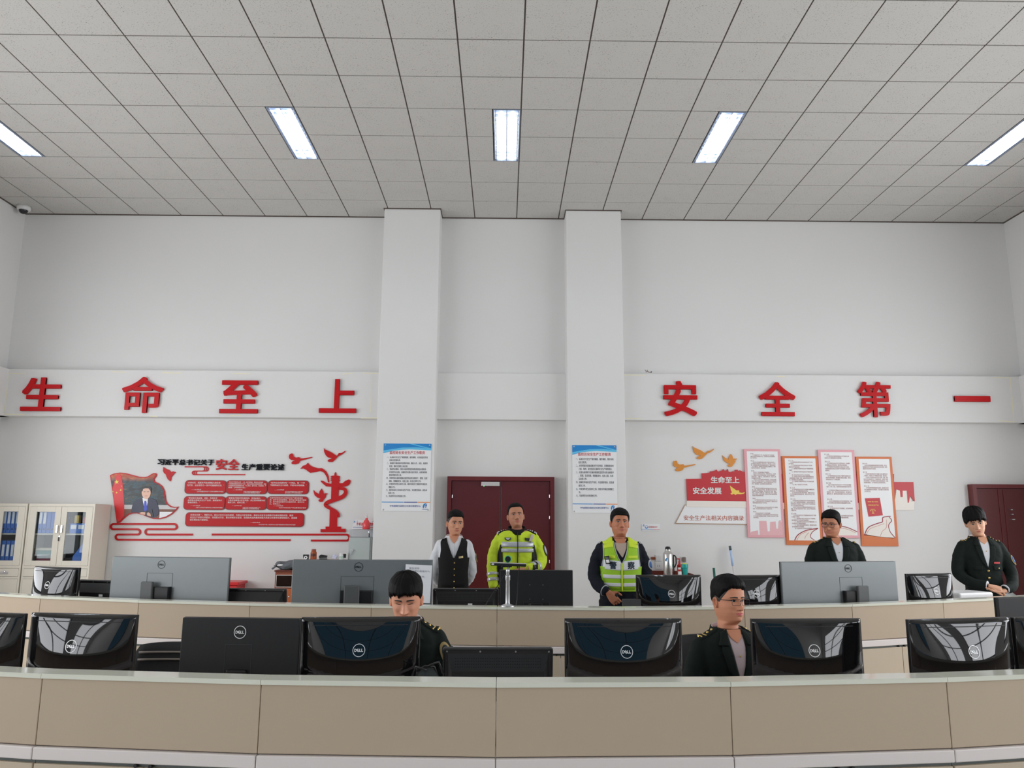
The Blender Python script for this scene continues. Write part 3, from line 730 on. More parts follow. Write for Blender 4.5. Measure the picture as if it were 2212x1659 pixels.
def smooth(pts, n=6):
    out = []; m_ = len(pts)
    for i in range(m_ - 1):
        p0, p1, p2, p3 = pts[max(0, i - 1)], pts[i], pts[i + 1], pts[min(m_ - 1, i + 2)]
        for k in range(n):
            t = k / n
            out.append(tuple(0.5 * (2 * p1[d] + (p2[d] - p0[d]) * t + (2 * p0[d] - 5 * p1[d] + 4 * p2[d] - p3[d]) * t * t + (3 * p1[d] - p0[d] - 3 * p2[d] + p3[d]) * t ** 3) for d in (0, 1)))
    out.append(pts[-1]); return out
sp = smooth([Z3(*p) for p in [(888, 530), (940, 536), (955, 572), (925, 612), (850, 642), (780, 668), (756, 696), (800, 728), (850, 752), (882, 785), (884, 818)]])
n = len(sp); px2m = (Z3(100, 0)[0] - Z3(0, 0)[0]) / 100
q = MB(); stroke(sp, [px2m * (26 + 14 * math.sin(PI * min(1, i / n * 1.3)) - 24 * max(0, i / n - 0.75)) for i in range(n)], q, YW - 0.024, YW - 0.006); q.build('winding_scroll', red_ac, root)
# ---- cloud scrolls
def arc(cx, cy, r, a0, a1, n=10): return [(cx + r * math.cos(math.radians(a0 + (a1 - a0) * k / n)), cy + r * math.sin(math.radians(a0 + (a1 - a0) * k / n))) for k in range(n + 1)]
path = [(1255, 1370), (640, 1370)] + arc(640, 1333, 37, 90, 270) + [(1000, 1297)] + arc(1000, 1261, 36, 90, -90) + [(165, 1225)] + arc(165, 1261, 36, 270, 90) + [(495, 1297)] + arc(495, 1333, 36, -90, 90) + [(230, 1370)] + arc(230, 1405, 35, 270, 90) + [(2600, 1446)]
q = MB(); stroke([Z2(*p) for p in path], 0.0245, q, YW - 0.014, YW - 0.0004); tag(q.build('cloud_scroll', red_ac), 'long red cloud scroll winding under the flag picture', 'wall decoration')
q = MB(); path = [P(458, 1154.6), P(748, 1154.8)] + [P(*p) for p in arc(748, 1161.3, 6.4, -90, 90, 10)] + [P(672, 1167.6)]
stroke(path, 0.0245, q, YW - 0.014, YW - 0.0004); tag(q.build('cloud_scroll', red_ac), 'red line scroll folding back under the red column cutout', 'wall decoration')
root = thing('cloud_scroll', 'small red cloud scroll with curls under the black title lettering', 'wall decoration', (0, 0, 0))
path = [(1145, 437), (1430, 437)] + arc(1440, 466, 29, -90, 90) + [(1275, 495)] + arc(1275, 520, 25, 270, 90) + [(1975, 545)]
q = MB(); stroke([Z2(*p) for p in path], 0.0135, q, YW - 0.012, YW - 0.0004); q.build('outline', red_ac, root)
for pth in (arc(1392, 466, 26, -80, 80), arc(1418, 466, 26, -80, 80), arc(1300, 520, 24, 260, 100), arc(1326, 520, 24, 260, 100)):
    q = MB(); stroke([Z2(*p) for p in pth], 0.008, q, YW - 0.011, YW - 0.0004); q.build('curl', red_ac, root)
# ---- the seven red quotation panels
QT = [('“人命关天，发展决不能以牺牲人的生命\n为代价，这必须作为一条不可逾越的红线。”', '——2013年6月', '习近平就做好安全生产工作作出重要批示时指出。'),
      ('“安全生产是民生大事，一丝一毫不能放松，要以对人民极端\n负责的精神抓好安全生产工作，站在人民群众的角度想问题，把重\n大风险隐患当成事故来对待，守土有责，敢于担当，完善体制，严\n格监管，让人民群众安心放心。”', '——2015年8月', '习近平对切实做好安全生产\n工作作出的重要指示指出'),
      ('“经济社会发展的每一个项目、每一个环\n节都要以安全为前提，不能有丝毫疏漏。”', '——2015年8月', '习近平对加强安全生产和汛期\n安全防范工作作出重要指示。'),
      ('“要加强交通运输、消防、危险化学\n品等重点领域安全生产治理，遏制重特大\n事故的发生。”', '——2017年2月', '习近平主持召开国家安全工作座谈会时强调。'),
      ('“要健全风险防范化解机制，坚持从源头\n上防范化解重大安全风险，真正把问题解决在\n萌芽之时、成灾之前。”', '——2019年11月', '习近平在中央政治局第十九\n次集体学习时的重要讲话'),
      ('各级党委和政府务必把安全生产摆到重要位\n置，树牢安全发展理念，绝不能只重发展不顾安\n全，更不能将其视作无关痛痒的事，搞形式主\n义、官僚主义。', '——2020年4月', '习近平对安全生产作出重要指示强调'),
      ('坚持安全第一、预防为主，建立大安全大应急框架，完善公共安全体系，推动公共安全治理模式向事前预防转型。推进\n安全生产风险专项整治，加强重点行业、重点领域安全监管。提高防灾减灾救灾和重大突发公共事件处置保障能力，加强国\n家区域应急力量建设。', '——2022年10月16日', '习近平在中国共产党第二十次全国代表大会上的报告中就推进国家安全体系和能力现代化作出部署')]
PB = [(401, 1037, 488.3, 1067.3), (490, 1037.2, 577.2, 1067.7), (579.8, 1037.5, 667, 1067.8), (398.6, 1071.6, 486.6, 1101.9), (487.6, 1071.7, 576, 1101.9), (577.6, 1071.9, 665.6, 1102.3), (402.4, 1106.4, 656.6, 1138.6)]
PN = ['first of the upper row, nearest the flag picture', 'middle one of the upper row', 'last of the upper row, nearest the red doves', 'first of the second row, nearest the flag picture', 'middle one of the second row', 'last of the second row', 'the one wide panel below the six small ones']
TB = [(0.06, 0.95, 0.55, 0.88), (0.06, 0.97, 0.42, 0.90), (0.06, 0.95, 0.58, 0.88), (0.10, 0.92, 0.48, 0.92), (0.07, 0.96, 0.48, 0.92), (0.07, 0.95, 0.40, 0.93), (0.04, 0.94, 0.40, 0.88)]
for (bx, nm, (t, d, s), tb) in zip(PB, PN, QT, TB):
    (x0, z1), (x1, z0) = P(bx[0], bx[1]), P(bx[2], bx[3]); w, h = x1 - x0, z1 - z0
    root = thing('quote_panel', 'rounded red panel with white writing, ' + nm, 'wall panel', ((x0 + x1) / 2, YW, z0), 0, 'red quotation panels')
    cx = (x0 + x1) / 2
    q = MB(); q.prism(rrect(-w / 2, w / 2, 0, h, 0.05), -0.014, -0.0004); q.build('rim', red_rim, root)
    q = MB(); q.prism(rrect(-w / 2 + 0.008, w / 2 - 0.008, 0.008, h - 0.008, 0.044), -0.0165, -0.012); q.build('face', red_dk, root)
    o = lettering('writing', t, -w / 2 + tb[0] * w, -w / 2 + tb[1] * w, tb[2] * h, tb[3] * h, -0.0178, white_ink, root, 0.02, 0.001, 1, 1.25)
    wide = nm.startswith('the one')
    lettering('date', d, -w / 2 + (0.55 if wide else 0.17) * w, -w / 2 + (0.63 if wide else 0.40) * w, 0.26 * h if wide else 0.27 * h, 0.34 * h if wide else 0.35 * h, -0.0178, white_ink, root, 0.015, 0.001, 1)
    nl = s.count('\n') + 1
    lettering('source_line', s, -w / 2 + (0.62 if wide else (0.30 if nl == 1 else 0.43)) * w, -w / 2 + (0.93 if wide else (0.95 if nl == 1 else 0.86)) * w, (0.12 if wide else (0.13 if nl == 1 else 0.05)) * h, (0.20 if wide else 0.22) * h, -0.0178, white_ink, root, 0.015, 0.001, 1)
# ---- flag-shaped picture
fl = [(120, 552), (180, 528), (260, 517), (340, 525), (430, 550), (520, 573), (590, 578), (640, 570), (690, 538), (720, 524), (750, 524), (763, 545), (750, 575), (724, 608), (735, 640), (790, 665), (840, 705), (870, 770), (880, 840), (888, 900), (910, 945), (960, 980), (1010, 990), (1065, 985), (1030, 1035), (970, 1090), (890, 1135), (800, 1158), (720, 1155), (640, 1130), (560, 1095), (490, 1078), (430, 1080), (380, 1095), (340, 1125), (300, 1160), (255, 1205), (215, 1212)]
flz = [Z2(*p) for p in fl]
root = thing('flag_picture', 'flag-shaped picture of a man in dark suit beside a red flag', 'picture', (0, 0, 0))
q = MB(); q.prism(flz, YW - 0.016, YW - 0.0004); q.build('red_outline', red_ac, root)
def inset(pts, d):
    """shrink an outline by d with mitred corners"""
    n = len(pts); area2 = sum(pts[i][0] * pts[(i + 1) % n][1] - pts[(i + 1) % n][0] * pts[i][1] for i in range(n)); sg = 1 if area2 > 0 else -1
    out = []
    for i in range(n):
        p0, p1, p2 = Vector(pts[i - 1]), Vector(pts[i]), Vector(pts[(i + 1) % n])
        e1, e2 = (p1 - p0).normalized(), (p2 - p1).normalized()
        n1, n2 = Vector((-e1.y, e1.x)) * sg, Vector((-e2.y, e2.x)) * sg
        b = (n1 + n2); b = b.normalized() if b.length > 1e-4 else n1
        out.append(tuple(p1 + b * d / max(0.5, b.dot(n1))))
    return out
inn = inset(flz, 0.013)
mural = bpy.data.materials.new('mural_print'); mural.use_nodes = True; MATS['mural_print'] = mural
nt = mural.node_tree; b_ = nt.nodes['Principled BSDF']; b_.inputs['Roughness'].default_value = 0.35
tc = nt.nodes.new('ShaderNodeTexCoord'); mp = nt.nodes.new('ShaderNodeMapping'); mp.inputs['Scale'].default_value = (1, 1, 2.2); nt.links.new(tc.outputs['Object'], mp.inputs[0])
nz = nt.nodes.new('ShaderNodeTexNoise'); nz.inputs['Scale'].default_value = 7; nz.inputs['Detail'].default_value = 6; nz.inputs['Distortion'].default_value = 1.2; nt.links.new(mp.outputs[0], nz.inputs['Vector'])
rp = nt.nodes.new('ShaderNodeValToRGB'); e = rp.color_ramp.elements
e[0].position = 0.36; e[0].color = (*sc(26, 30, 34), 1); e[1].position = 0.70; e[1].color = (*sc(96, 80, 62), 1)
for pz, cc in ((0.46, (40, 44, 42)), (0.54, (38, 68, 80)), (0.60, (44, 48, 40))): x_ = e.new(pz); x_.color = (*sc(*cc), 1)
rp2 = nt.nodes.new('ShaderNodeValToRGB'); e = rp2.color_ramp.elements
e[0].position = 0.42; e[0].color = (*sc(150, 62, 26), 1); e[1].position = 0.68; e[1].color = (*sc(204, 108, 48), 1)
nt.links.new(nz.outputs['Fac'], rp.inputs[0]); nt.links.new(nz.outputs['Fac'], rp2.inputs[0])
sx = nt.nodes.new('ShaderNodeSeparateXYZ'); nt.links.new(tc.outputs['Object'], sx.inputs[0])
zt_, zb_ = Z2(0, 560)[1], Z2(0, 640)[1]
mr = nt.nodes.new('ShaderNodeMapRange'); mr.inputs[1].default_value = zb_; mr.inputs[2].default_value = zt_; nt.links.new(sx.outputs[2], mr.inputs[0])
mx = nt.nodes.new('ShaderNodeMix'); mx.data_type = 'RGBA'; nt.links.new(mr.outputs[0], mx.inputs[0]); nt.links.new(rp.outputs[0], mx.inputs[6]); nt.links.new(rp2.outputs[0], mx.inputs[7]); nt.links.new(mx.outputs[2], b_.inputs['Base Color'])
y1_ = YW - 0.0175
pic = MB(); pic.prism(inn, y1_, YW - 0.012); picture = pic.build('printed_picture', mural, root)
def clip(poly, clipper):
    """Sutherland-Hodgman is enough for these nearly convex pieces: keep the part of poly inside a z band / x band"""
    x0, x1, z0, z1 = clipper; out = poly
    for ax, lim, keep_gt in ((0, x0, True), (0, x1, False), (1, z0, True), (1, z1, False)):
        src, out = out, []
        for i in range(len(src)):
            p, q_ = src[i - 1], src[i]; pin = (p[ax] >= lim) == keep_gt; qin = (q_[ax] >= lim) == keep_gt
            if pin != qin:
                t = (lim - p[ax]) / (q_[ax] - p[ax]); out.append((p[0] + (q_[0] - p[0]) * t, p[1] + (q_[1] - p[1]) * t))
            if qin: out.append(q_)
    return out
lay = [0]
def ink(name, pts, col, par=picture, raw=False, step=0.0006):
    lay[0] += 1; y = y1_ - step * lay[0]
    q = MB(); q.prism(pts if raw else [Z2(*p) for p in pts], y, y1_ + 0.001)
    return q.build(name, mat('ink_%d_%d_%d' % col, sc(*col), 0.35), par)
xa, za = Z2(900, 963); xb, zb = Z2(900, 1022); xc, zc = Z2(310, 1020)
ink('table_edge', clip(inn, (xc, 9, zb, za)), (168, 166, 166), raw=True)
ink('table_front', clip(inn, (xc, 9, 0, zb)), (98, 56, 36), raw=True)
ink('white_board', clip(inn, (Z2(895, 0)[0], 9, 0, Z2(0, 1052)[1])), (198, 198, 205), raw=True)
ink('flag_cloth', [(218, 540), (262, 535), (285, 600), (300, 700), (312, 840), (318, 960), (318, 1100), (300, 1135), (255, 1185), (222, 1196), (196, 1050), (160, 770), (158, 735), (185, 640)], (188, 26, 30))
for (x, y, r_) in ((216, 648, 33), (270, 758, 16), (214, 793, 16), (164, 777, 11), (284, 704, 9)):
    c = Z2(x, y); ink('star', star(c[0], c[1], r_ * 0.0097 / 1.0 * 0.1 * 10 / 10, PI / 2 + 0.2), (214, 190, 70), raw=True)
fig = ink('suit', [(410, 1063), (425, 1000), (440, 935), (470, 905), (540, 870), (575, 860), (650, 855), (700, 868), (755, 895), (775, 935), (795, 1020), (792, 1090), (760, 1125), (700, 1140), (640, 1122), (560, 1085), (490, 1066), (430, 1068)], (30, 34, 56))
ink('shirt_collar', [(570, 865), (645, 862), (642, 930), (625, 1000), (600, 1000), (580, 930)], (222, 222, 226))
ink('neck_tie', [(600, 905), (620, 905), (628, 930), (634, 1030), (612, 1065), (590, 1030), (596, 930)], (42, 62, 168))
ink('face', [Z2(622 + 62 * math.cos(t) * (1 - 0.12 * (math.sin(t) < 0) * abs(math.sin(t))), 800 - 82 * math.sin(t)) for t in [2 * PI * k / 28 for k in range(28)]], (196, 158, 138), raw=True)
ink('hair', [(560, 775), (556, 740), (570, 715), (600, 702), (650, 700), (682, 712), (692, 740), (688, 790), (678, 760), (655, 735), (610, 732), (580, 745), (572, 775)], (28, 26, 28))
for x in (600, 646):
    ink('eye_mark', [(x - 14, 778), (x + 14, 776), (x + 14, 782), (x - 14, 784)], (70, 50, 44))
ink('mouth_mark', [(602, 836), (640, 834), (640, 840), (602, 842)], (150, 84, 78))
ink('hand', [(525, 1075), (560, 1060), (610, 1062), (620, 1085), (600, 1100), (560, 1088)], (186, 146, 124))
ink('hand', [(625, 1085), (650, 1062), (680, 1080), (690, 1120), (640, 1108)], (186, 146, 124))
ink('microphone', [(608, 1040), (632, 1038), (636, 1108), (614, 1110)], (40, 42, 46))
ink('microphone', [(684, 1022), (702, 1018), (720, 1100), (714, 1125), (700, 1100)], (40, 42, 46))
# ---- duty posters on the columns
blue_d = mat('poster_blue', sc(34, 116, 178, 1.5), 0.3); blue_l = mat('poster_light_blue', sc(86, 168, 214, 1.5), 0.3); blue_n = mat('poster_navy', sc(36, 60, 132, 1.5), 0.3)
poster_w = mat('poster_white', sc(206, 208, 212, 1.62), 0.3); poster_or = mat('poster_orange', sc(206, 122, 66, 1.5), 0.3); poster_red = mat('poster_red', sc(176, 44, 52, 1.5), 0.35)
poster_ink = mat('poster_ink', sc(66, 68, 76, 1.4), 0.5); grey_tri = mat('poster_grey', sc(196, 199, 204, 1.62), 0.3)
DUTY1 = '一、认真执行安全生产规章制度、操作规程，对当班监控作业\n      的安全管理负责。\n二、按规定开展班前安全教育培训，做好人员、设备、着装的\n      检查，做好交接班上岗记录。\n三、班前作业期间，落实本班风险管控和隐患排查治理职责，\n      对当班作业设备、设施及作业情况进行检查，对发现的隐\n      患及时整改或上报。\n四、带领班组实施所辖路段监控作业的当班值守、管理、信息\n      采集、情报板发布、信息上报、信息记录等工作。\n五、突发事件发生后及时上报，组织本班员工按规定开展应急\n      救援工作。\n六、组织本班员工参加安全生产会议、安全教育培训、应急演\n      练等工作。\n七、完成领导交办的其他工作。'
DUTY2 = '一、认真执行安全生产规章制度、操作规程，落实本岗\n      位安全职责。\n二、对当班监控设备设施进行安全检查，发现隐患及时\n      上报、整改，提出监控方面的安全生产管理建议。\n三、在班长的带领下实施所辖路段监控作业的当班值守\n      、管理、信息采集、情报板发布、信息上报、信息\n      记录等工作。\n四、按规定参加安全生产会议、安全教育培训、应急演\n      练等工作。\n五、突发事件发生后及时上报，按指令开展应急救援工\n      作。\n六、完成领导交办的其他工作。'
def swoosh_logo(root, x, z, s, y, name='emblem'):
    q = MB(); A = [(-0.5, -0.55), (-0.55, -0.1), (-0.35, 0.35), (0.0, 0.55), (0.5, 0.6), (0.15, 0.42), (-0.1, 0.1), (-0.18, -0.3), (-0.3, -0.6)]
    q.prism([(x + a * s, z + b * s) for a, b in A], y, y + 0.001); o = q.build(name, blue_d, root)
    q = MB(); A = [(-0.05, 0.15), (0.25, 0.3), (0.42, 0.28), (0.3, -0.1), (0.22, -0.5), (0.08, -0.5), (0.12, 0.0)]
    q.prism([(x + a * s, z + b * s) for a, b in A], y, y + 0.001); q.build('emblem_stroke', blue_n, o)
    q = MB(); q.box(x - 0.7 * s, x + 0.6 * s, y, y + 0.001, z - 0.85 * s, z - 0.74 * s); q.build('emblem_line', blue_n, o)
def duty_poster(label, px0, py0, px1, py1, head, body, foot_dx=0):
    a, b = atY(px0, py0, YCOL - 0.006), atY(px1, py1, YCOL - 0.006)
    w, h = b.x - a.x, a.z - b.z
    root = thing('duty_poster', label, 'poster', ((a.x + b.x) / 2, YCOL, b.z), 0, 'duty posters on the columns')
    q = MB(); q.box(-w / 2, w / 2, -0.008, -0.0004, 0, h, 0.002, 1); q.build('board', poster_w, root)
    q = MB(); q.prism([(-w / 2, h), (-w / 2, h * 0.855), (-w * 0.28, h * 0.895), (0, h * 0.915), (w * 0.25, h * 0.92), (w / 2, h * 0.90), (w / 2, h)][::-1], -0.0092, -0.0075); hd = q.build('header_band', blue_d, root)
    q = MB(); q.prism([(-w / 2, h * 0.895), (-w / 2, h * 0.862), (-w * 0.25, h * 0.90), (w * 0.05, h * 0.915), (w / 2, h * 0.90), (w / 2, h * 0.925), (w * 0.2, h * 0.945), (-w * 0.1, h * 0.94)][::-1], -0.0100, -0.009); q.build('header_wave', blue_l, hd)
    q = MB(); q.prism([(w * 0.02, h), (w * 0.10, h), (w * 0.5, h * 0.93), (w * 0.5, h * 0.915)], -0.0104, -0.0098); q.build('header_ray', blue_l, hd)
    q = MB(); q.prism([(w * 0.5, h * 0.14), (w * 0.5, h * 0.30), (w * 0.08, h * 0.14)], -0.0088, -0.0078); q.build('grey_corner', grey_tri, root)
    lettering('heading', head, -w * 0.37, w * 0.37, h * 0.842, h * 0.888, -0.0108, poster_red, root, 0.02, 0.001, 2)
    nl = body.count('\n') + 1
    lettering('writing', body, -w * 0.42, w * 0.43, h * (0.205 if nl > 12 else 0.235), h * 0.81, -0.0095, poster_ink, root, 0.012, 0.001, 1, 1.35)
    for x0, x1, mm in ((-0.5, -0.05, blue_d), (-0.04, 0.24, blue_n), (0.25, 0.5, poster_or)):
        q = MB(); q.box(x0 * w, x1 * w, -0.0092, -0.0078, h * 0.125, h * 0.136); q.build('foot_bar', mm, root)
    lettering('foot_line', '中电建冀交高控公司津石管理中心', -w * 0.33, w * 0.31, h * 0.062, h * 0.09, -0.0095, blue_n, root, 0.025, 0.001, 1)
    swoosh_logo(root, w * 0.40, h * 0.082, w * 0.09, -0.0095)
    for sx in (-1, 1):
        for sz in (0.022, 0.978):
            q = MB(); q.lathe([(0.0, -0.014), (0.009, -0.012), (0.011, -0.007)], (sx * w * 0.462, 0, sz * h), 14, 'y'); q.build('screw_cap', MATS['steel'], root, True)
duty_poster('blue-headed duty poster on the left column above the man in the waistcoat', 829, 958, 928.5, 1104.5, '监控班长安全生产工作职责', DUTY1)
duty_poster('blue-headed duty poster on the right column above the man in the police vest', 1236, 961.5, 1334, 1108.5, '监控员安全生产工作职责', DUTY2)
# ---- the display on the right
pink = mat('pink_board', sc(204, 148, 154, 1.36), 0.4); pink_d = mat('pink_print', sc(206, 160, 163, 1.38), 0.45); orange_b = mat('orange_board', sc(200, 106, 48, 1.2), 0.4)
board_w = mat('board_white', sc(208, 208, 210, 1.62), 0.4); board_red = mat('board_red', sc(180, 38, 46, 1.25), 0.4); board_bg = mat('board_beige', sc(200, 192, 184, 1.58), 0.45)
brown_ink = mat('brown_ink', sc(160, 66, 40, 1.45), 0.45); law_ink = mat('law_ink', sc(142, 96, 94, 1.45), 0.5); gold = mat('gold_print', sc(214, 178, 76, 1.45), 0.4)
maroon = mat('maroon_line', sc(136, 34, 48, 1.4), 0.45)
root = thing('skyline_board', 'long red and beige skyline board running behind the four tall boards', 'wall panel', (0, 0, 0))
q = MB(); q.prism([Z6(*p) for p in [(700, 345), (2008, 345), (2008, 415), (2180, 415), (2192, 580), (2185, 590), (2180, 575), (2150, 535), (2140, 598), (2125, 595), (2120, 492), (2085, 492), (2085, 548), (2065, 548), (2060, 492), (2020, 480), (2010, 600), (700, 600)]][::-1], YW - 0.012, YW - 0.0004); q.build('red_field', board_red, root)
q = MB(); q.prism([Z6(*p) for p in [(700, 598), (2012, 600), (2030, 480), (2060, 492), (2065, 548), (2085, 548), (2085, 492), (2120, 492), (2128, 598), (2140, 598), (2150, 540), (2165, 590), (2180, 582), (2188, 590), (2185, 664), (700, 652)]][::-1], YW - 0.0125, YW - 0.0004); q.build('beige_field', board_bg, root)
root = thing('slogan_board', 'red slogan board with skyline top edge, white characters and a gold dove', 'wall panel', (0, 0, 0))
pl = [(172, 388), (310, 385), (308, 338), (350, 336), (380, 332), (388, 318), (398, 330), (405, 318), (430, 312), (440, 305), (450, 325), (470, 318), (490, 312), (500, 300), (512, 320), (520, 318), (540, 300), (545, 325), (560, 330), (580, 320), (600, 322), (602, 308), (625, 306), (628, 316), (645, 312), (660, 318), (680, 330), (695, 322), (718, 585), (180, 580)]
q = MB(); q.prism([Z6(*p) for p in pl][::-1], YW - 0.022, YW - 0.0004); q.build('red_face', board_red, root)
q = MB(); q.prism([Z6(*p) for p in [(178, 580), (716, 586), (722, 642), (174, 633)]][::-1], YW - 0.020, YW - 0.0004); q.build('beige_strip', board_bg, root)
for body, bx in (('生命至上', (386, 366, 640, 428)), ('安全发展', (228, 461, 482, 523))):
    (x0, z1), (x1, z0) = Z6(bx[0], bx[1]), Z6(bx[2], bx[3]); lettering('slogan', body, x0, x1, z0, z1, YW - 0.0255, white_ink, root, 0.04, 0.004, 2)
gd = [(556, 446), (575, 462), (600, 480), (615, 490), (632, 488), (640, 498), (632, 505), (660, 512), (690, 505), (680, 518), (650, 524), (620, 522), (605, 530), (590, 520), (572, 528), (560, 515), (575, 508), (565, 490)]
q = MB(); q.prism([Z6(*p) for p in gd][::-1], YW - 0.0235, YW - 0.02); q.build('gold_dove', gold, root)
root = thing('caption_board', 'white slanted caption board with brown characters below the red slogan board', 'wall panel', (0, 0, 0))
q = MB(); q.prism([Z6(*p) for p in [(158, 616), (725, 622), (725, 794), (70, 784)]][::-1], YW - 0.010, YW - 0.0004); q.build('brown_rim', mat('caption_rim', sc(150, 124, 104), 0.5), root)
q = MB(); q.prism([Z6(*p) for p in [(162, 622), (725, 628), (725, 786), (82, 777)]][::-1], YW - 0.012, YW - 0.008); q.build('face', board_w, root)
(x0, z1), (x1, z0) = Z6(148, 709), Z6(682, 757); lettering('caption', '安全生产法相关内容摘录', x0, x1, z0, z1, YW - 0.0135, brown_ink, root, 0.025, 0.001, 2)
def wrap(s, n, ind=2):
    out = []
    for para in s.split('\n'):
        if para.startswith('第') and len(para) < 9: out.append(para); continue
        para = '　' * ind + para
        while para: out.append(para[:n]); para = para[n:]
    return '\n'.join(out)
LAW1 = '第一条\n为了加强安全生产工作，防止和减少生产安全事故，保障人民群众生命和财产安全，促进经济社会持续健康发展，制定本法。\n\n第二条\n在中华人民共和国领域内从事生产经营活动的单位（以下统称生产经营单位）的安全生产，适用本法；有关法律、行政法规对消防安全和道路交通安全、铁路交通安全、水上交通安全、民用航空安全以及核与辐射安全、特种设备安全另有规定的，适用其规定。\n\n第三条\n安全生产工作坚持中国共产党的领导。\n安全生产工作应当以人为本，坚持人民至上、生命至上，把保护人民生命安全摆在首位，树牢安全发展理念，坚持安全第一、预防为主、综合治理的方针，从源头上防范化解重大安全风险。\n安全生产工作实行管行业必须管安全、管业务必须管安全、管生产经营必须管安全，强化和落实生产经营单位主体责任与政府监管责任，建立生产经营单位负责、职工参与、政府监管、行业自律和社会监督的机制。\n\n第四条\n生产经营单位必须遵守本法和其他有关安全生产的法律、法规，加强安全生产管理，建立健全全员安全生产责任制和安全生产规章制度，加大对安全生产资金、物资、技术、人员的投入保障力度，改善安全生产条件，加强安全生产标准化、信息化建设，构建安全风险分级管控和隐患排查治理双重预防机制。\n\n第五条\n生产经营单位的主要负责人是本单位安全生产第一责任人，对本单位的安全生产工作全面负责。其他负责人对职责范围内的安全生产工作负责。\n\n第六条\n生产经营单位的从业人员有依法获得安全生产保障的权利，并应当依法履行安全生产方面的义务。\n\n第七条\n工会依法对安全生产工作进行监督。\n生产经营单位的工会依法组织职工参加本单位安全生产工作的民主管理和民主监督，维护职工在安全生产方面的合法权益。'
LAW2 = '第二十一条\n生产经营单位的主要负责人对本单位安全生产工作负有下列职责：\n（一）建立健全并落实本单位全员安全生产责任制，加强安全生产标准化建设；\n（二）组织制定并实施本单位安全生产规章制度和操作规程；\n（三）组织制定并实施本单位安全生产教育和培训计划；\n（四）保证本单位安全生产投入的有效实施；\n（五）组织建立并落实安全风险分级管控和隐患排查治理双重预防工作机制，督促、检查本单位的安全生产工作，及时消除生产安全事故隐患；\n（六）组织制定并实施本单位的生产安全事故应急救援预案；\n（七）及时、如实报告生产安全事故。\n\n第二十二条\n生产经营单位的全员安全生产责任制应当明确各岗位的责任人员、责任范围和考核标准等内容。\n生产经营单位应当建立相应的机制，加强对全员安全生产责任制落实情况的监督考核，保证全员安全生产责任制的落实。\n\n第二十三条\n生产经营单位应当具备的安全生产条件所必需的资金投入，由生产经营单位的决策机构、主要负责人或者个人经营的投资人予以保证，并对由于安全生产所必需的资金投入不足导致的后果承担责任。\n有关生产经营单位应当按照规定提取和使用安全生产费用，专门用于改善安全生产条件。安全生产费用在成本中据实列支。\n\n第二十五条\n生产经营单位的安全生产管理机构以及安全生产管理人员履行下列职责：\n（一）组织或者参与拟订本单位安全生产规章制度、操作规程和生产安全事故应急救援预案；\n（二）组织或者参与本单位安全生产教育和培训，如实记录安全生产教育和培训情况；\n（三）组织开展危险源辨识和评估，督促落实本单位重大危险源的安全管理措施；\n（四）组织或者参与本单位应急救援演练；'
LAW3 = '第二十四条\n生产经营单位应当教育和督促从业人员严格执行本单位的安全生产规章制度和安全操作规程。\n\n第五十二条\n生产经营单位与从业人员订立的劳动合同，应当载明有关保障从业人员劳动安全、防止职业危害的事项。\n生产经营单位不得以任何形式与从业人员订立协议，免除或者减轻其对从业人员因生产安全事故伤亡依法应承担的责任。\n\n第五十三条\n生产经营单位的从业人员有权了解其作业场所和工作岗位存在的危险因素、防范措施及事故应急措施，有权对本单位的安全生产工作提出建议。\n\n第五十四条\n从业人员有权对本单位安全生产工作中存在的问题提出批评、检举、控告；有权拒绝违章指挥和强令冒险作业。\n生产经营单位不得因从业人员对本单位安全生产工作提出批评、检举、控告或者拒绝违章指挥、强令冒险作业而降低其工资、福利等待遇或者解除与其订立的劳动合同。\n\n第五十五条\n从业人员发现直接危及人身安全的紧急情况时，有权停止作业或者在采取可能的应急措施后撤离作业场所。\n\n第五十六条\n生产经营单位发生生产安全事故后，应当及时采取措施救治有关人员。\n\n第五十七条\n从业人员在作业过程中，应当严格落实岗位安全责任，遵守本单位的安全生产规章制度和操作规程。'
LAW4 = '第五十九条\n从业人员发现事故隐患或者其他不安全因素，应当立即向现场安全生产管理人员或者本单位负责人报告；接到报告的人员应当及时予以处理。\n\n第六十条\n工会有权对建设项目的安全设施与主体工程同时设计、同时施工、同时投入生产和使用进行监督，提出意见。\n工会对生产经营单位违反安全生产法律、法规，侵犯从业人员合法权益的行为，有权要求纠正；发现生产经营单位违章指挥、强令冒险作业或者发现事故隐患时，有权提出解决的建议，生产经营单位应当及时研究答复。\n\n第六十一条\n生产经营单位使用被派遣劳动者的，被派遣劳动者享有本法规定的从业人员的权利，并应当履行本法规定的从业人员的义务。'
def law_board(label, x0, y0, x1, y1, m, yoff, text, n, zlo, ztop):
    (a, zt_), (b, _) = P(x0, y0, YW - yoff), P(x1, y0, YW - yoff); zb_ = P(x0, y1, YW - yoff)[1]
    w, h = b - a, zt_ - zb_
    root = thing('law_board', label, 'wall panel', ((a + b) / 2, YW, zb_), 0, 'tall law text boards')
    q = MB(); q.box(-w / 2, w / 2, -yoff, -0.0004, 0, h, 0.002, 1); q.build('frame', m, root)
    q = MB(); q.box(-w / 2 + 0.036, w / 2 - 0.036, -yoff - 0.0012, -yoff + 0.001, 0.035 if m is not orange_b else 0.06, h - 0.03); q.build('page', board_w, root)
    lettering('writing', wrap(text, n), -w / 2 + 0.085, w / 2 - 0.075, h * zlo, h * ztop, -yoff - 0.0022, law_ink, root, 0.01, 0.0008, 1, 1.1)
    return root, w, h, -yoff - 0.0022
rt, w, h, y = law_board('tall pink-framed law text board next to the red slogan board', 1607, 970, 1685, 1161, pink, 0.03, LAW1, 25, 0.215, 0.955)
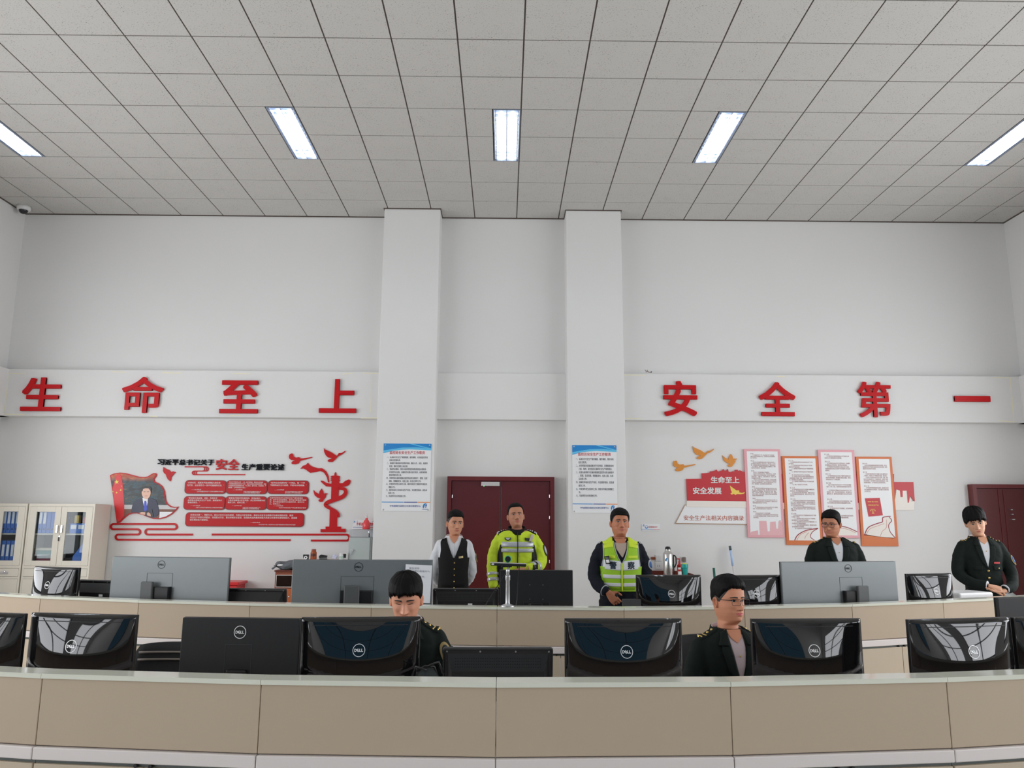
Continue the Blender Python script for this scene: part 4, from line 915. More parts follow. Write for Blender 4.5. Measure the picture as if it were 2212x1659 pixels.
q = MB(); q.prism([(-w * 0.45, 0.03), (w * 0.45, 0.03), (w * 0.45, h * 0.13), (w * 0.40, h * 0.20), (w * 0.35, h * 0.18), (w * 0.33, h * 0.10), (w * 0.28, h * 0.10), (w * 0.27, h * 0.18), (w * 0.12, h * 0.175), (w * 0.10, h * 0.07), (0.02, h * 0.07), (0.01, h * 0.185), (-w * 0.18, h * 0.185), (-w * 0.18, h * 0.03), (-w * 0.22, h * 0.03), (-w * 0.22, h * 0.08), (-w * 0.40, h * 0.065), (-w * 0.43, h * 0.05)], y, y + 0.001); q.build('printed_skyline', pink_d, rt)
def road(rt, w, y, z0, z1, pts, flip=1, extra=None):
    """printed road: beige field with maroon and brown edge lines"""
    for name, mm, L, ww in pts:
        q = MB(); st = smooth([(a * w * flip, z0 + b * (z1 - z0)) for a, b in L], 6)
        if ww is None: q.prism(st, y, y + 0.001)
        else: stroke(st, ww, q, y - 0.0006, y + 0.0004)
        q.build(name, mm, rt)
rt, w, h, y = law_board('orange-framed law text board between the two pink ones', 1689, 985, 1766.5, 1177, orange_b, 0.022, LAW2, 25, 0.175, 0.955)
road(rt, w, y, 0.06, h * 0.185, [('printed_road', board_bg, [(-0.28, 0.0), (-0.18, 0.45), (0.05, 0.80), (0.36, 1.0), (0.22, 0.7), (0.16, 0.3), (0.24, 0.05), (0.0, 0.02)], None), ('road_edge', maroon, [(-0.28, 0.0), (-0.18, 0.45), (0.05, 0.82), (0.38, 1.0)], 0.012), ('road_edge', maroon, [(0.38, 1.0), (0.22, 0.7), (0.16, 0.3), (0.26, 0.03)], 0.009), ('road_line', brown_ink, [(-0.22, 0.0), (-0.12, 0.45), (0.08, 0.74)], 0.004), ('road_line', brown_ink, [(0.0, 0.12), (0.03, 0.35), (0.12, 0.65)], 0.004)])
rt, w, h, y = law_board('tall pink-framed law text board behind the head of the standing man with glasses', 1766.5, 971.5, 1845, 1162, pink, 0.03, LAW3, 25, 0.22, 0.955)
road(rt, w, y, 0.035, h * 0.13, [('printed_road', board_bg, [(-0.4, 0.0), (-0.3, 0.5), (-0.1, 0.9), (0.15, 0.8), (0.40, 0.35), (0.3, 0.0)], None), ('road_edge', maroon, [(-0.4, 0.0), (-0.3, 0.6), (-0.1, 1.0), (0.15, 0.9), (0.43, 0.4)], 0.011), ('road_line', brown_ink, [(-0.3, 0.3), (-0.1, 0.78), (0.15, 0.7), (0.38, 0.28)], 0.004)])
rt, w, h, y = law_board('orange-framed law text board with a printed red booklet and winding road', 1848.5, 986.5, 1926, 1179.5, orange_b, 0.022, LAW4, 25, 0.60, 0.93)
q = MB(); q.prism([(-w * 0.46, 0.03), (w * 0.46, 0.03), (w * 0.46, 0.11), (w * 0.2, 0.115), (-w * 0.1, 0.13), (-w * 0.46, 0.16)], y, y + 0.001); q.build('orange_foot', orange_b, rt)
road(rt, w, y, 0.11, h * 0.33, [('printed_road', board_bg, [(-0.42, 0.12), (-0.3, 0.45), (-0.05, 0.62), (0.12, 0.72), (0.16, 0.95), (0.28, 0.98), (0.34, 0.8), (0.26, 0.6), (0.28, 0.3), (0.42, 0.0), (0.1, 0.02)], None), ('road_edge', maroon, [(-0.42, 0.10), (-0.3, 0.47), (-0.05, 0.66), (0.10, 0.74), (0.13, 0.95), (0.34, 1.0)], 0.012), ('road_edge', maroon, [(0.30, 0.96), (0.36, 0.8), (0.27, 0.6), (0.29, 0.3), (0.42, 0.0)], 0.010), ('road_line', brown_ink, [(-0.38, 0.10), (-0.26, 0.40), (-0.02, 0.56), (0.15, 0.66)], 0.004), ('road_line', brown_ink, [(0.02, 0.08), (0.08, 0.3), (0.2, 0.48), (0.22, 0.85)], 0.004)])
q = MB(); q.prism([(-w * 0.27, h * 0.325), (w * 0.13, h * 0.34), (w * 0.08, h * 0.535), (-w * 0.335, h * 0.53)], y - 0.0005, y + 0.001); bk = q.build('printed_booklet', board_red, rt)
q = MB(); q.prism(star(-w * 0.12, h * 0.492, 0.014), y - 0.0012, y); q.build('gold_star', gold, bk)
for x0, x1 in ((-0.26, -0.16), (-0.08, 0.02)):
    q = MB(); q.box(x0 * w, x1 * w, y - 0.0012, y, h * 0.487, h * 0.494); q.build('gold_line', gold, bk)
lettering('booklet_title', '新安全生产法', -w * 0.25, w * 0.03, h * 0.445, h * 0.462, y - 0.0015, gold, bk, 0.02, 0.0008, 1)
q = MB(); q.box(-w * 0.145, -w * 0.128, y - 0.0012, y, h * 0.365, h * 0.412); q.box(-w * 0.20, -w * 0.07, y - 0.0012, y, h * 0.405, h * 0.410); q.box(-w * 0.17, -w * 0.10, y - 0.0012, y, h * 0.36, h * 0.367)
for cx in (-0.195, -0.078): q.prism([(cx * w + 0.011 * math.cos(t), h * 0.395 + 0.009 * math.sin(t)) for t in [PI + PI * k / 8 for k in range(9)]], y - 0.0012, y)
q.build('gold_scales', gold, bk)
# ---- small acrylic signs
root = thing('small_sign', 'small white wall sign with a blue round mark right of the police vest man', 'sign', (0, 0, 0))
(x0, z1), (x1, z0) = P(1386, 1132), P(1425.5, 1146.5)
q = MB(); q.box(x0, x1, YW - 0.008, YW - 0.0004, z0, z1, 0.002, 1); q.build('plate', board_w, root)
w, h = x1 - x0, z1 - z0
lettering('writing', '应急指示灯', x0 + 0.37 * w, x0 + 0.86 * w, z0 + 0.45 * h, z0 + 0.68 * h, YW - 0.0095, poster_red, root, 0.02, 0.001, 1)
q = MB(); q.prism(disc(x0 + 0.26 * w, z0 + 0.55 * h, 0.021), YW - 0.009, YW - 0.007); rd = q.build('round_mark', blue_d, root)
q = MB(); q.prism(disc(x0 + 0.26 * w, z0 + 0.60 * h, 0.0145, 20, 0.012), YW - 0.0096, YW - 0.008); q.build('round_mark_centre', board_w, rd)
q = MB(); q.box(x0, x0 + 0.6 * w, YW - 0.009, YW - 0.007, z0 + 0.19 * h, z0 + 0.24 * h); q.build('blue_line', blue_d, root)
q = MB(); q.box(x0 + 0.6 * w, x1, YW - 0.009, YW - 0.007, z0 + 0.17 * h, z0 + 0.22 * h); q.build('red_line', poster_red, root)
swoosh_logo(root, x0 + 0.11 * w, z0 + 0.82 * h, 0.02, YW - 0.009)
# ================================================================== PEOPLE
def skin_mat(name, c):
    m = mat(name, sc(*c, 1.28), 0.5, spec=0.35, bump=0.05, bscale=300, var=0.05, vscale=30)
    b = m.node_tree.nodes['Principled BSDF']; b.inputs['Subsurface Weight'].default_value = 0.12; b.inputs['Subsurface Radius'].default_value = (0.012, 0.005, 0.003); b.inputs['Subsurface Scale'].default_value = 0.5
    return m
hair_mat = mat('hair_black', (0.005, 0.0045, 0.0045), 0.62, spec=0.16, bump=0.3, bscale=260)
brow_mat = mat('brow_hair', (0.02, 0.016, 0.014), 0.6)
lid_mat = mat('lash_dark', (0.02, 0.014, 0.012), 0.5)
sclera = mat('eye_white', (0.62, 0.58, 0.55), 0.2); iris = mat('eye_iris', (0.015, 0.009, 0.006), 0.12)
lip_mat = mat('lip', sc(172, 100, 92, 1.5), 0.45); mouth_in = mat('mouth_inside', (0.05, 0.015, 0.015), 0.6)
gold_m = mat('gold_button', (0.72, 0.52, 0.18), 0.28, 0.9)
green_cloth = mat('green_uniform', (0.0105, 0.0165, 0.0145), 0.82, spec=0.2, bump=0.15, bscale=700, var=0.12, vscale=12)
black_cloth = mat('waistcoat_cloth', (0.014, 0.0135, 0.013), 0.85, spec=0.2, bump=0.15, bscale=700)
navy_cloth = mat('navy_cloth', (0.0085, 0.0105, 0.018), 0.8, spec=0.2, bump=0.12, bscale=600)
white_cloth = mat('white_shirt', (0.72, 0.73, 0.76), 0.8, spec=0.2, bump=0.08, bscale=400)
pink_cloth = mat('pink_shirt', (0.62, 0.50, 0.52), 0.8, spec=0.2)
trouser_m = mat('dark_trousers', (0.012, 0.012, 0.014), 0.85, spec=0.2)
shoe_m = mat('black_shoe', (0.01, 0.01, 0.01), 0.3)
lime = mat('hi_vis_lime', (0.60, 0.78, 0.035), 0.6, spec=0.3, emit=None, var=0.08, vscale=9)
lime2 = mat('vest_lime', (0.34, 0.60, 0.03), 0.6, spec=0.3, var=0.06, vscale=9)
lime_y = mat('vest_yellow_lime', (0.62, 0.80, 0.03), 0.55)
silver_band = mat('reflective_band', (0.52, 0.54, 0.56), 0.3, 0.35, bump=0.25, bscale=120)
white_band = mat('white_band', (0.74, 0.76, 0.78), 0.35, bump=0.12, bscale=90)
grey_pipe = mat('grey_piping', (0.40, 0.42, 0.44), 0.5)
beige_shirt = mat('grey_beige_shirt', sc(150, 134, 122, 1.5), 0.85)
glass_frame = mat('spectacle_frame', (0.012, 0.009, 0.010), 0.25)
lens_m = bpy.data.materials.new('spectacle_lens'); lens_m.use_nodes = True; MATS['spectacle_lens'] = lens_m
_n = lens_m.node_tree; _n.nodes.clear()
_t = _n.nodes.new('ShaderNodeBsdfTransparent'); _g = _n.nodes.new('ShaderNodeBsdfGlossy'); _g.inputs['Roughness'].default_value = 0.02
_x = _n.nodes.new('ShaderNodeMixShader'); _x.inputs[0].default_value = 0.06; _o = _n.nodes.new('ShaderNodeOutputMaterial')
_n.links.new(_t.outputs[0], _x.inputs[1]); _n.links.new(_g.outputs[0], _x.inputs[2]); _n.links.new(_x.outputs[0], _o.inputs[0])

def sstep(a, b, x):
    t = min(1, max(0, (x - a) / (b - a))); return t * t * (3 - 2 * t)
HZ = [-0.13, -0.10, -0.05, -0.018, 0.0, 0.010, 0.03, 0.05, 0.08, 0.11, 0.14, 0.17, 0.20, 0.22, 0.232, 0.2365]
HW = [0.0760, 0.0650, 0.0555, 0.0545, 0.0470, 0.0495, 0.0585, 0.0655, 0.0730, 0.0765, 0.0778, 0.0759, 0.0649, 0.0468, 0.0229, 0.0010]
HF = [0.0740, 0.0620, 0.0480, 0.0420, 0.0780, 0.0930, 0.0960, 0.0940, 0.0910, 0.0890, 0.0930, 0.0900, 0.0730, 0.0480, 0.0200, 0.0010]
HB = [0.080, 0.074, 0.066, 0.068, 0.072, 0.076, 0.082, 0.088, 0.096, 0.101, 0.103, 0.101, 0.086, 0.062, 0.030, 0.001]
def hs_pt(phi, z, fat=1.0):
    w, f, b = (float(np.interp(z, HZ, A)) for A in (HW, HF, HB))
    s, c = math.sin(phi), math.cos(phi); e = 2 / 2.25
    if z < 0.12: w *= 1 + (fat - 1) * (1 - z / 0.12 if z > 0 else 1)
    x = w * math.copysign(abs(s) ** e, s); y = -(f if c > 0 else b) * math.copysign(abs(c) ** e, c)
    if c > 0 and z < 0.10: x *= 1 - 0.16 * c * c * sstep(0.10, 0.0, z)
    return Vector((x, y, z))
def face_disp(x, z, P):
    ax = abs(x); g = lambda cx, cz, sx, sz: math.exp(-((ax - cx) / sx) ** 2 - ((z - cz) / sz) ** 2)
    d = 0
    d -= 0.0085 * g(0.031, 0.117, 0.019, 0.012)                 # sockets
    d += 0.0042 * g(0.030, 0.1345, 0.022, 0.008)                # brows
    d += 0.0030 * g(0.030, 0.108, 0.014, 0.004)                 # lower lid
    nz = sstep(0.124, 0.080, z) * sstep(0.064, 0.071, z)
    d += (0.0055 + 0.0195 * nz) * math.exp(-(ax / (0.0085 + 0.004 * nz)) ** 2) * sstep(0.062, 0.070, z) * sstep(0.138, 0.118, z)
    d += 0.0070 * g(0, 0.0765, 0.0105, 0.0085)                  # tip
    d += 0.0085 * g(0.0135, 0.0735, 0.0065, 0.0070)             # wings
    d -= 0.0018 * g(0, 0.058, 0.005, 0.006)
    d += 0.0046 * g(0.006, 0.0525, 0.017, 0.0050)               # upper lip
    d -= 0.0040 * g(0, 0.0470, 0.022, 0.0021)
    d += 0.0052 * g(0, 0.0415, 0.017, 0.0055)                   # lower lip
    d -= 0.0028 * g(0, 0.0305, 0.020, 0.0050)
    d += 0.0050 * g(0, 0.014, 0.018, 0.010)                     # chin
    d += 0.0045 * P.get('cheek', 1.0) * g(0.046, 0.088, 0.018, 0.014)
    d -= 0.0020 * g(0.033, 0.066, 0.007, 0.014)                 # fold beside the mouth
    d += 0.0035 * P.get('cheek', 1.0) * g(0.045, 0.052, 0.018, 0.016)
    return d
def head_grid(P):
    M, zs = 104, []
    z = -0.13
    while z < 0.2360:
        zs.append(z); z += 0.0022 if 0.0 < z < 0.15 else 0.005
    zs.append(0.2364)
    vs, fs = [], []
    for zz in zs:
        for k in range(M):
            t = -PI + 2 * PI * k / M; phi = t - 0.42 * math.sin(t)
            p = hs_pt(phi, zz, P.get('fat', 1.0)); c = math.cos(phi)
            if c > 0 and zz > -0.005: p.y -= face_disp(p.x, zz, P) * sstep(0.0, 0.35, c)
            vs.append(p)
    for i in range(len(zs) - 1):
        for k in range(M): fs.append((i * M + k, i * M + (k + 1) % M, (i + 1) * M + (k + 1) % M, (i + 1) * M + k))
    n = len(vs); fs.append(tuple((len(zs) - 1) * M + k for k in range(M)))
    return vs, fs
def resample(L, t):
    t = min(0.99999, max(0, t)) * (len(L) - 1); i = int(t); f = t - i
    return tuple(L[i][d] + (L[i + 1][d] - L[i][d]) * f for d in range(len(L[0])))
def cloth_patch(bvh, L, R, nu=8, nv=16, off=0.005, th=0.004, start=-0.6, back=False, top=False, mb=None):
    """a sheet between two edge lines, laid on the surface below it along one axis"""
    F, Bk = [], []; last = None
    for j in range(nv + 1):
        a, b = resample(L, j / nv), resample(R, j / nv)
        for i in range(nu + 1):
            u = (a[0] + (b[0] - a[0]) * i / nu) * XS; v = a[1] + (b[1] - a[1]) * i / nu
            if top: h = bvh.ray_cast(Vector((u, v, 3.0)), Vector((0, 0, -1)))
            elif back: h = bvh.ray_cast(Vector((u, 0.6, v)), Vector((0, -1, 0)))
            else: h = bvh.ray_cast(Vector((u, start, v)), Vector((0, 1, 0)))
            if h[0] is not None: last = h[0][2 if top else 1]
            q = last if last is not None else (1.4 if top else -0.1)
            if top: F.append((u, v, q + off + th)); Bk.append((u, v, q - 0.006))
            elif back: F.append((u, q + off + th, v)); Bk.append((u, q - 0.006, v))
            else: F.append((u, q - off - th, v)); Bk.append((u, q + 0.006, v))
    n = len(F); k = nu + 1; fs = []
    for j in range(nv):
        for i in range(nu):
            a = j * k + i; fs.append((a, a + 1, a + k + 1, a + k)); fs.append((n + a, n + a + k, n + a + k + 1, n + a + 1))
    rim = [i for i in range(k)] + [j * k + nu for j in range(1, nv + 1)] + [nv * k + i for i in range(nu - 1, -1, -1)] + [j * k for j in range(nv - 1, 0, -1)]
    for i in range(len(rim)): a, b = rim[i], rim[(i + 1) % len(rim)]; fs.append((a, n + a, n + b, b))
    mb = mb or MB(); mb.mesh(F + Bk, fs); return mb
def lay_mesh(bvh, me_or_mb, off, start=-0.6):
    """lay a flat (x, z) mesh on the front of the body"""
    out = []
    for v in me_or_mb:
        h = bvh.ray_cast(Vector((v[0], start, v[2])), Vector((0, 1, 0))); y = h[0].y if h[0] is not None else -0.12
        out.append((v[0], y - off + v[1], v[2]))
    return out
def remesh(vs, fs, vox, smooth_it=3, amp=0.0, freq=16, seed=0):
    me = mesh_of(vs, fs); o = bpy.data.objects.new('tmp', me); C.objects.link(o)
    m = o.modifiers.new('r', 'REMESH'); m.mode = 'VOXEL'; m.voxel_size = vox
    m2 = o.modifiers.new('s', 'SMOOTH'); m2.iterations = smooth_it; m2.factor = 0.5
    out = bpy.data.meshes.new_from_object(o.evaluated_get(bpy.context.evaluated_depsgraph_get()))
    bpy.data.objects.remove(o); bpy.data.meshes.remove(me)
    if amp:
        nr = [v.normal.copy() for v in out.vertices]
        for v, nv_ in zip(out.vertices, nr):
            p = v.co.copy(); q = Vector((p.x * freq + seed * 7.3, p.y * freq, p.z * freq * 1.5 + p.x * freq * 0.6))
            v.co = p + nv_ * (noise.noise(q) * amp + noise.noise(q * 2.3) * amp * 0.4)
    return out
def me_arrays(me): return [v.co.copy() for v in me.vertices], [tuple(p.vertices) for p in me.polygons]
TZ = [0.78, 0.88, 0.98, 1.08, 1.18, 1.27, 1.33, 1.37, 1.40, 1.42, 1.437, 1.45]
TW = [0.172, 0.170, 0.160, 0.155, 0.162, 0.172, 0.174, 0.168, 0.150, 0.122, 0.090, 0.072]
TF = [0.112, 0.116, 0.116, 0.118, 0.122, 0.122, 0.112, 0.098, 0.082, 0.068, 0.056, 0.050]
TB_ = [0.118, 0.120, 0.108, 0.102, 0.110, 0.116, 0.116, 0.110, 0.102, 0.094, 0.086, 0.080]
def torso_pt(phi, z, tw, td, off=0.0):
    w, f, b = (float(np.interp(z, TZ, A)) for A in (TW, TF, TB_))
    s, c = math.sin(phi), math.cos(phi); e = 2 / 2.7
    return Vector(((w * tw + off) * math.copysign(abs(s) ** e, s), -((f if c > 0 else b) * td + off) * math.copysign(abs(c) ** e, c), z))
def torso_loft(tw, td, off=0.0, z0=0.78, z1=1.45, M=48, scale=1.0):
    zs = np.linspace(z0, z1, 34); vs, fs = [], []
    for z in zs:
        for k in range(M):
            p = torso_pt(-PI + 2 * PI * k / M, float(z), tw, td, off); vs.append(Vector((p.x * scale, p.y * scale, p.z)))
    for i in range(len(zs) - 1):
        for k in range(M): fs.append((i * M + k, i * M + (k + 1) % M, (i + 1) * M + (k + 1) % M, (i + 1) * M + k))
    fs.append(tuple(range(M))[::-1]); fs.append(tuple((len(zs) - 1) * M + k for k in range(M)))
    return vs, fs
def spline(pts, n=8):
    pts = [Vector(p) for p in pts]; out = []
    for i in range(len(pts) - 1):
        p0, p1, p2, p3 = pts[max(0, i - 1)], pts[i], pts[i + 1], pts[min(len(pts) - 1, i + 2)]
        for k in range(n):
            t = k / n; out.append(0.5 * (2 * p1 + (p2 - p0) * t + (2 * p0 - 5 * p1 + 4 * p2 - p3) * t * t + (3 * p1 - p0 - 3 * p2 + p3) * t ** 3))
    out.append(pts[-1]); return out
def limb(pts, rad, n=8):
    c = spline(pts, n); m_ = len(c); r = [float(np.interp(i / (m_ - 1), np.linspace(0, 1, len(rad)), rad)) for i in range(m_)]
    return c, r
def hand_verts(side, curls, thumb=(0.75, -0.35, -0.55), thumb2=(0.2, -0.45, -0.85), spread=1.0):
    """wrist at 0, fingers down -z, palm towards -y, thumb on side*x"""
    m = MB()
    rings = [(0.012, 0.026, 0.018), (0.0, 0.028, 0.0185), (-0.03, 0.036, 0.0165), (-0.06, 0.0415, 0.015), (-0.085, 0.042, 0.0135), (-0.097, 0.036, 0.010)]
    vs, fs = [], []; N = 20
    for z, w, t in rings:
        for k in range(N): a = 2 * PI * k / N; vs.append((w * math.cos(a), t * math.sin(a), z))
    for i in range(len(rings) - 1):
        for k in range(N): fs.append((i * N + k, i * N + (k + 1) % N, (i + 1) * N + (k + 1) % N, (i + 1) * N + k))
    fs.append(tuple(range(N))); fs.append(tuple((len(rings) - 1) * N + k for k in range(N))[::-1]); m.mesh(vs, fs)
    for k, (bx, L) in enumerate(((0.0305, 0.073), (0.0105, 0.081), (-0.0105, 0.075), (-0.0300, 0.060))):
        p = Vector((side * bx, 0, -0.084)); pts = [p]; a = 0
        c = curls[k] if isinstance(curls[k], (tuple, list)) else (curls[k], curls[k] * 1.1, curls[k] * 0.7)
        for seg, da in zip((0.46, 0.30, 0.24), c):
            a += da; p = p + Vector((side * bx * 0.9 * spread * math.cos(a), -math.sin(a), -math.cos(a))).normalized() * L * seg; pts.append(p)
        cc = [pts[0]]
        for i in range(3): cc += [pts[i].lerp(pts[i + 1], t) for t in (0.33, 0.66, 1.0)]
        rr = [0.0098, 0.0094, 0.0090, 0.0094, 0.0084, 0.0080, 0.0086, 0.0076, 0.0070, 0.0052]
        m.tube(cc, rr, 10); m.sphere(cc[-1], 0.0055, 8, 6)
    b = Vector((side * 0.026, -0.004, -0.022)); t1, t2 = Vector((side * thumb[0], thumb[1], thumb[2])).normalized(), Vector((side * thumb2[0], thumb2[1], thumb2[2])).normalized()
    pts = [b, b + t1 * 0.022, b + t1 * 0.044, b + t1 * 0.046 + t2 * 0.016, b + t1 * 0.046 + t2 * 0.034, b + t1 * 0.046 + t2 * 0.046]
    m.tube(pts, [0.0135, 0.0125, 0.0105, 0.0102, 0.0092, 0.0060], 10); m.sphere(pts[-1], 0.006, 8, 6)
    me = remesh(m.v, m.f, 0.0028, 2); return me_arrays(me)
def frame_matrix(origin, down, palm):
    """hand frame: -z along 'down' (finger direction), -y along 'palm'"""
    z = -Vector(down).normalized(); y = -Vector(palm); y = (y - z * y.dot(z)).normalized(); x = y.cross(z)
    return Matrix(((x.x, y.x, z.x, origin[0]), (x.y, y.y, z.y, origin[1]), (x.z, y.z, z.z, origin[2]), (0, 0, 0, 1)))
CHIN = 1.463
XS = 1.0
def adj(arms, tw):
    return [[(x * 0.86 * tw, y, z - 0.006 * sstep(1.12, 1.36, z)) for x, y, z in a] for a in arms]
class Person:
    def __init__(s, label, loc, yaw, scale, P):
        s.P = P; s.root = thing('person', label, 'person', (loc[0], loc[1], 0), math.radians(yaw)); s.root.scale = (scale,) * 3
        s.dz = P.get('dz', 0.0); s.tw = P.get('tw', 1.0); s.td = P.get('td', 1.0)
        s.skin = skin_mat(P['skin_name'], P['skin'])
        hy, hp_, hr = (math.radians(a) for a in P.get('head', (0, 0, 0)))
        s.lean = Matrix.Translation((0, 0, 0.95 + s.dz)) @ Matrix.Rotation(math.radians(P.get('lean', 0)), 4, 'X') @ Matrix.Translation((0, 0, -0.95 - s.dz))
        R = Matrix.Rotation(hy, 4, 'Z') @ Matrix.Rotation(hr, 4, 'Y') @ Matrix.Rotation(hp_, 4, 'X')
        k = P.get('hs', 1.0)
        s.R = R; s.k = k
        s.H = Matrix.Translation((0, 0.0, CHIN + s.P.get('neck', 0) + s.dz)) @ Matrix.Translation((0, 0.02, -0.03)) @ R @ Matrix.Translation((0, -0.02, 0.03)) @ Matrix.Scale(k, 4)
    def place_head(s, v):
        w = sstep(-0.11, -0.005, v.z)
        a = s.H @ v; b = Vector((v.x, v.y, v.z + CHIN + s.P.get('neck', 0) + s.dz))
        return s.lean @ (b.lerp(a, w))
    def part(s, name, mb, m, parent=None, smooth=True, label=None, leaned=True):
        if leaned: mb.v = [tuple(s.lean @ Vector(v)) for v in mb.v]
        o = mb.build(name, m, parent or s.root, smooth)
        if label: o['label'] = label
        return o
    def hpart(s, name, mb, m, parent=None, smooth=True):
        global XS
        M = s.lean @ s.H; mb.v = [tuple(M @ Vector(v)) for v in mb.v]; return mb.build(name, m, parent or s.root, smooth)
    def clothes(s, name, m, arms, cuff=0.034, off=0.0, z0=0.78, z1=1.452, amp=0.004, seed=0, srad=(0.058, 0.064, 0.058, 0.050, 0.046, 0.040)):
        global XS
        XS = s.tw * 0.87; arms = adj(arms, s.tw ** 0.5)
        vs, fs = torso_loft(s.tw, s.td, off, z0, z1); q = MB(); q.mesh(vs, fs); s.tubes = []
        for a in arms:
            c, r = limb(a, srad); q.tube(c, r, 20); q.sphere(c[0], r[0] * 1.0, 16, 10); s.tubes.append((c, r))
        me = remesh(q.v, q.f, 0.0085, 4, amp, 15, seed)
        va, fa = me_arrays(me); s.bvh = BVHTree.FromPolygons(va, fa); s.arms = arms
        t = MB(); tv, tf = torso_loft(s.tw, s.td, off, z0, z1); s.tbvh = BVHTree.FromPolygons(tv, tf)
        b = MB(); b.mesh(va, fa); b.v = [(x, y, z + s.dz) for x, y, z in b.v]
        bpy.data.meshes.remove(me)
        s.jacket = s.part(name, b, m); return s.jacket
    def neck_v(s, zb, w=0.050):
        """bare skin in the open neckline, joined to the body surface"""
        q = cloth_patch(s.tbvh, [(-w / XS, 1.45), (-w * 0.62 / XS, 1.41), (-0.001, zb)], [(w / XS, 1.45), (w * 0.62 / XS, 1.41), (0.001, zb)], 8, 12, 0.0075, 0.002)
        s.body.mesh([s.lean @ Vector((x, y, z + s.dz)) for x, y, z in q.v], q.f)
    def up(s, mb): mb.v = [(x, y, z + s.dz) for x, y, z in mb.v]; return mb
    def patch(s, name, m, L, R, parent=None, mirror=False, bvh=None, **kw):
        out = None
        for sg in ((1, -1) if mirror else (1,)):
            q = cloth_patch(bvh or s.bvh, [(sg * p[0], p[1]) for p in L], [(sg * p[0], p[1]) for p in R], **kw)
            out = s.part(name, s.up(q), m, parent or s.jacket)
        return out
    def face(s):
        global XS
        XS = 1.0
        P = s.P; vs, fs = head_grid(P); s.hbvh = BVHTree.FromPolygons(vs, fs)
        q = MB(); q.v = [tuple(s.place_head(v)) for v in vs]; q.f = list(fs); q.mi = [0] * len(fs)
        # ears belong to the same body surface
        for sg in (-1, 1):
            ev, ef = [], []; N, K = 22, 9
            for j in range(K):
                r = j / (K - 1)
                for k in range(N):
                    a = 2 * PI * k / N; prof = 0.0045 + 0.010 * math.exp(-((r - 0.78) / 0.18) ** 2) - 0.006 * math.exp(-((r - 0.35) / 0.25) ** 2) if r < 0.999 else 0.0
                    ry = 0.0165 * r * math.cos(a) * (1.0 - 0.22 * (math.sin(a) < 0) * abs(math.sin(a))); rz = 0.031 * r * math.sin(a)
                    out = prof + 0.35 * (ry + 0.0165) * 0.9
                    ev.append(Vector((sg * (0.0705 + out), 0.014 + ry + 0.004 * math.sin(a), 0.101 + rz)))
            for j in range(K - 1):
                for k in range(N): ef.append((j * N + k, j * N + (k + 1) % N, (j + 1) * N + (k + 1) % N, (j + 1) * N + k))
            ev2 = [Vector((v.x * 1.0 - sg * 0.010, v.y, v.z)) for v in ev[-N:]]; base = len(ev); ev += ev2
            for k in range(N): ef.append(((K - 1) * N + k, (K - 1) * N + (k + 1) % N, base + (k + 1) % N, base + k))
            q.mesh([s.lean @ s.H @ v for v in ev], ef)
        s.body = q
        hy = lambda x, z: (lambda h: h[0].y if h[0] is not None else -0.08)(s.hbvh.ray_cast(Vector((x, -0.4, z)), Vector((0, 1, 0))))
        s.hy = hy
        op = P.get('eye_open', 0.0046); ez = 0.1165
        for sg in (-1, 1):
            cx = sg * 0.0315
            e = MB(); N, K = 16, 6; ev, ef, em = [], [], []
            gx = P.get('gaze', 0.0)
            for j in range(K + 1):
                for i in range(N + 1):
                    u = -1 + 2 * i / N; v = -1 + 2 * j / K; hgt = (1 - u * u) ** 0.7
                    x = cx + 0.0142 * u; z = ez + (op * 1.05 if v > 0 else op * 0.8) * hgt * v + sg * u * 0.0008
                    ev.append((x, hy(x, z) - 0.0006 - 0.0026 * (1 - u * u) * (1 - 0.4 * v * v), z))
            for j in range(K):
                for i in range(N):
                    ef.append((j * (N + 1) + i, j * (N + 1) + i + 1, (j + 1) * (N + 1) + i + 1, (j + 1) * (N + 1) + i))
            e.mesh(ev, ef)
            if op > 0.0015: eye = s.hpart('eye', e, sclera)
            else: eye = s.root
            if op > 0.0015:
                ir = MB(); iv = [(cx + gx, hy(cx + gx, ez) - 0.0040, ez)]; N2 = 18
                for k in range(N2):
                    a = 2 * PI * k / N2; z = ez + max(-op * 0.78, min(op * 0.98, 0.0060 * math.sin(a))); x = cx + gx + 0.0060 * math.cos(a)
                    iv.append((x, hy(x, z) - 0.0034, z))
                ir.mesh(iv, [(0, k + 1, (k + 1) % N2 + 1) for k in range(N2)]); s.hpart('iris', ir, iris, eye)
            ld = MB(); L = []
            for k in range(13):
                u = -1.08 + 2.16 * k / 12; z = ez + (op * 1.1 + 0.0006) * max(0, 1 - u * u) ** 0.7 * (1 if op > 0.0015 else -0.9) + sg * u * 0.0009; x = cx + 0.0146 * u
                L.append((x, hy(x, z) - 0.0028 * max(0.25, 1 - u * u), z))
            ld.tube(L, [0.0006 + 0.0010 * math.sin(PI * k / 12) for k in range(13)], 8); s.hpart('eyelid', ld, lid_mat)
            bz = P.get('brow', 0.1355); br = MB(); A, B_ = [], []
            for k in range(9):
                t = k / 8; x = cx + sg * (-0.0185 + 0.039 * t); z = bz + 0.0022 * math.sin(PI * min(1, t * 1.1) * 0.75) - 0.0070 * max(0, t - 0.55); h = 0.0034 * (1 - 0.6 * t) + 0.0006
                A.append((x, z + h)); B_.append((x, z - h))
            br = cloth_patch(s.hbvh, A, B_, 4, 10, 0.0002, 0.0014, -0.4); s.hpart('eyebrow', br, brow_mat)
        # mouth
        mw = P.get('mouth_w', 0.0235); gap = P.get('mouth_open', 0.0)
        up_, lo_, mid = [], [], []
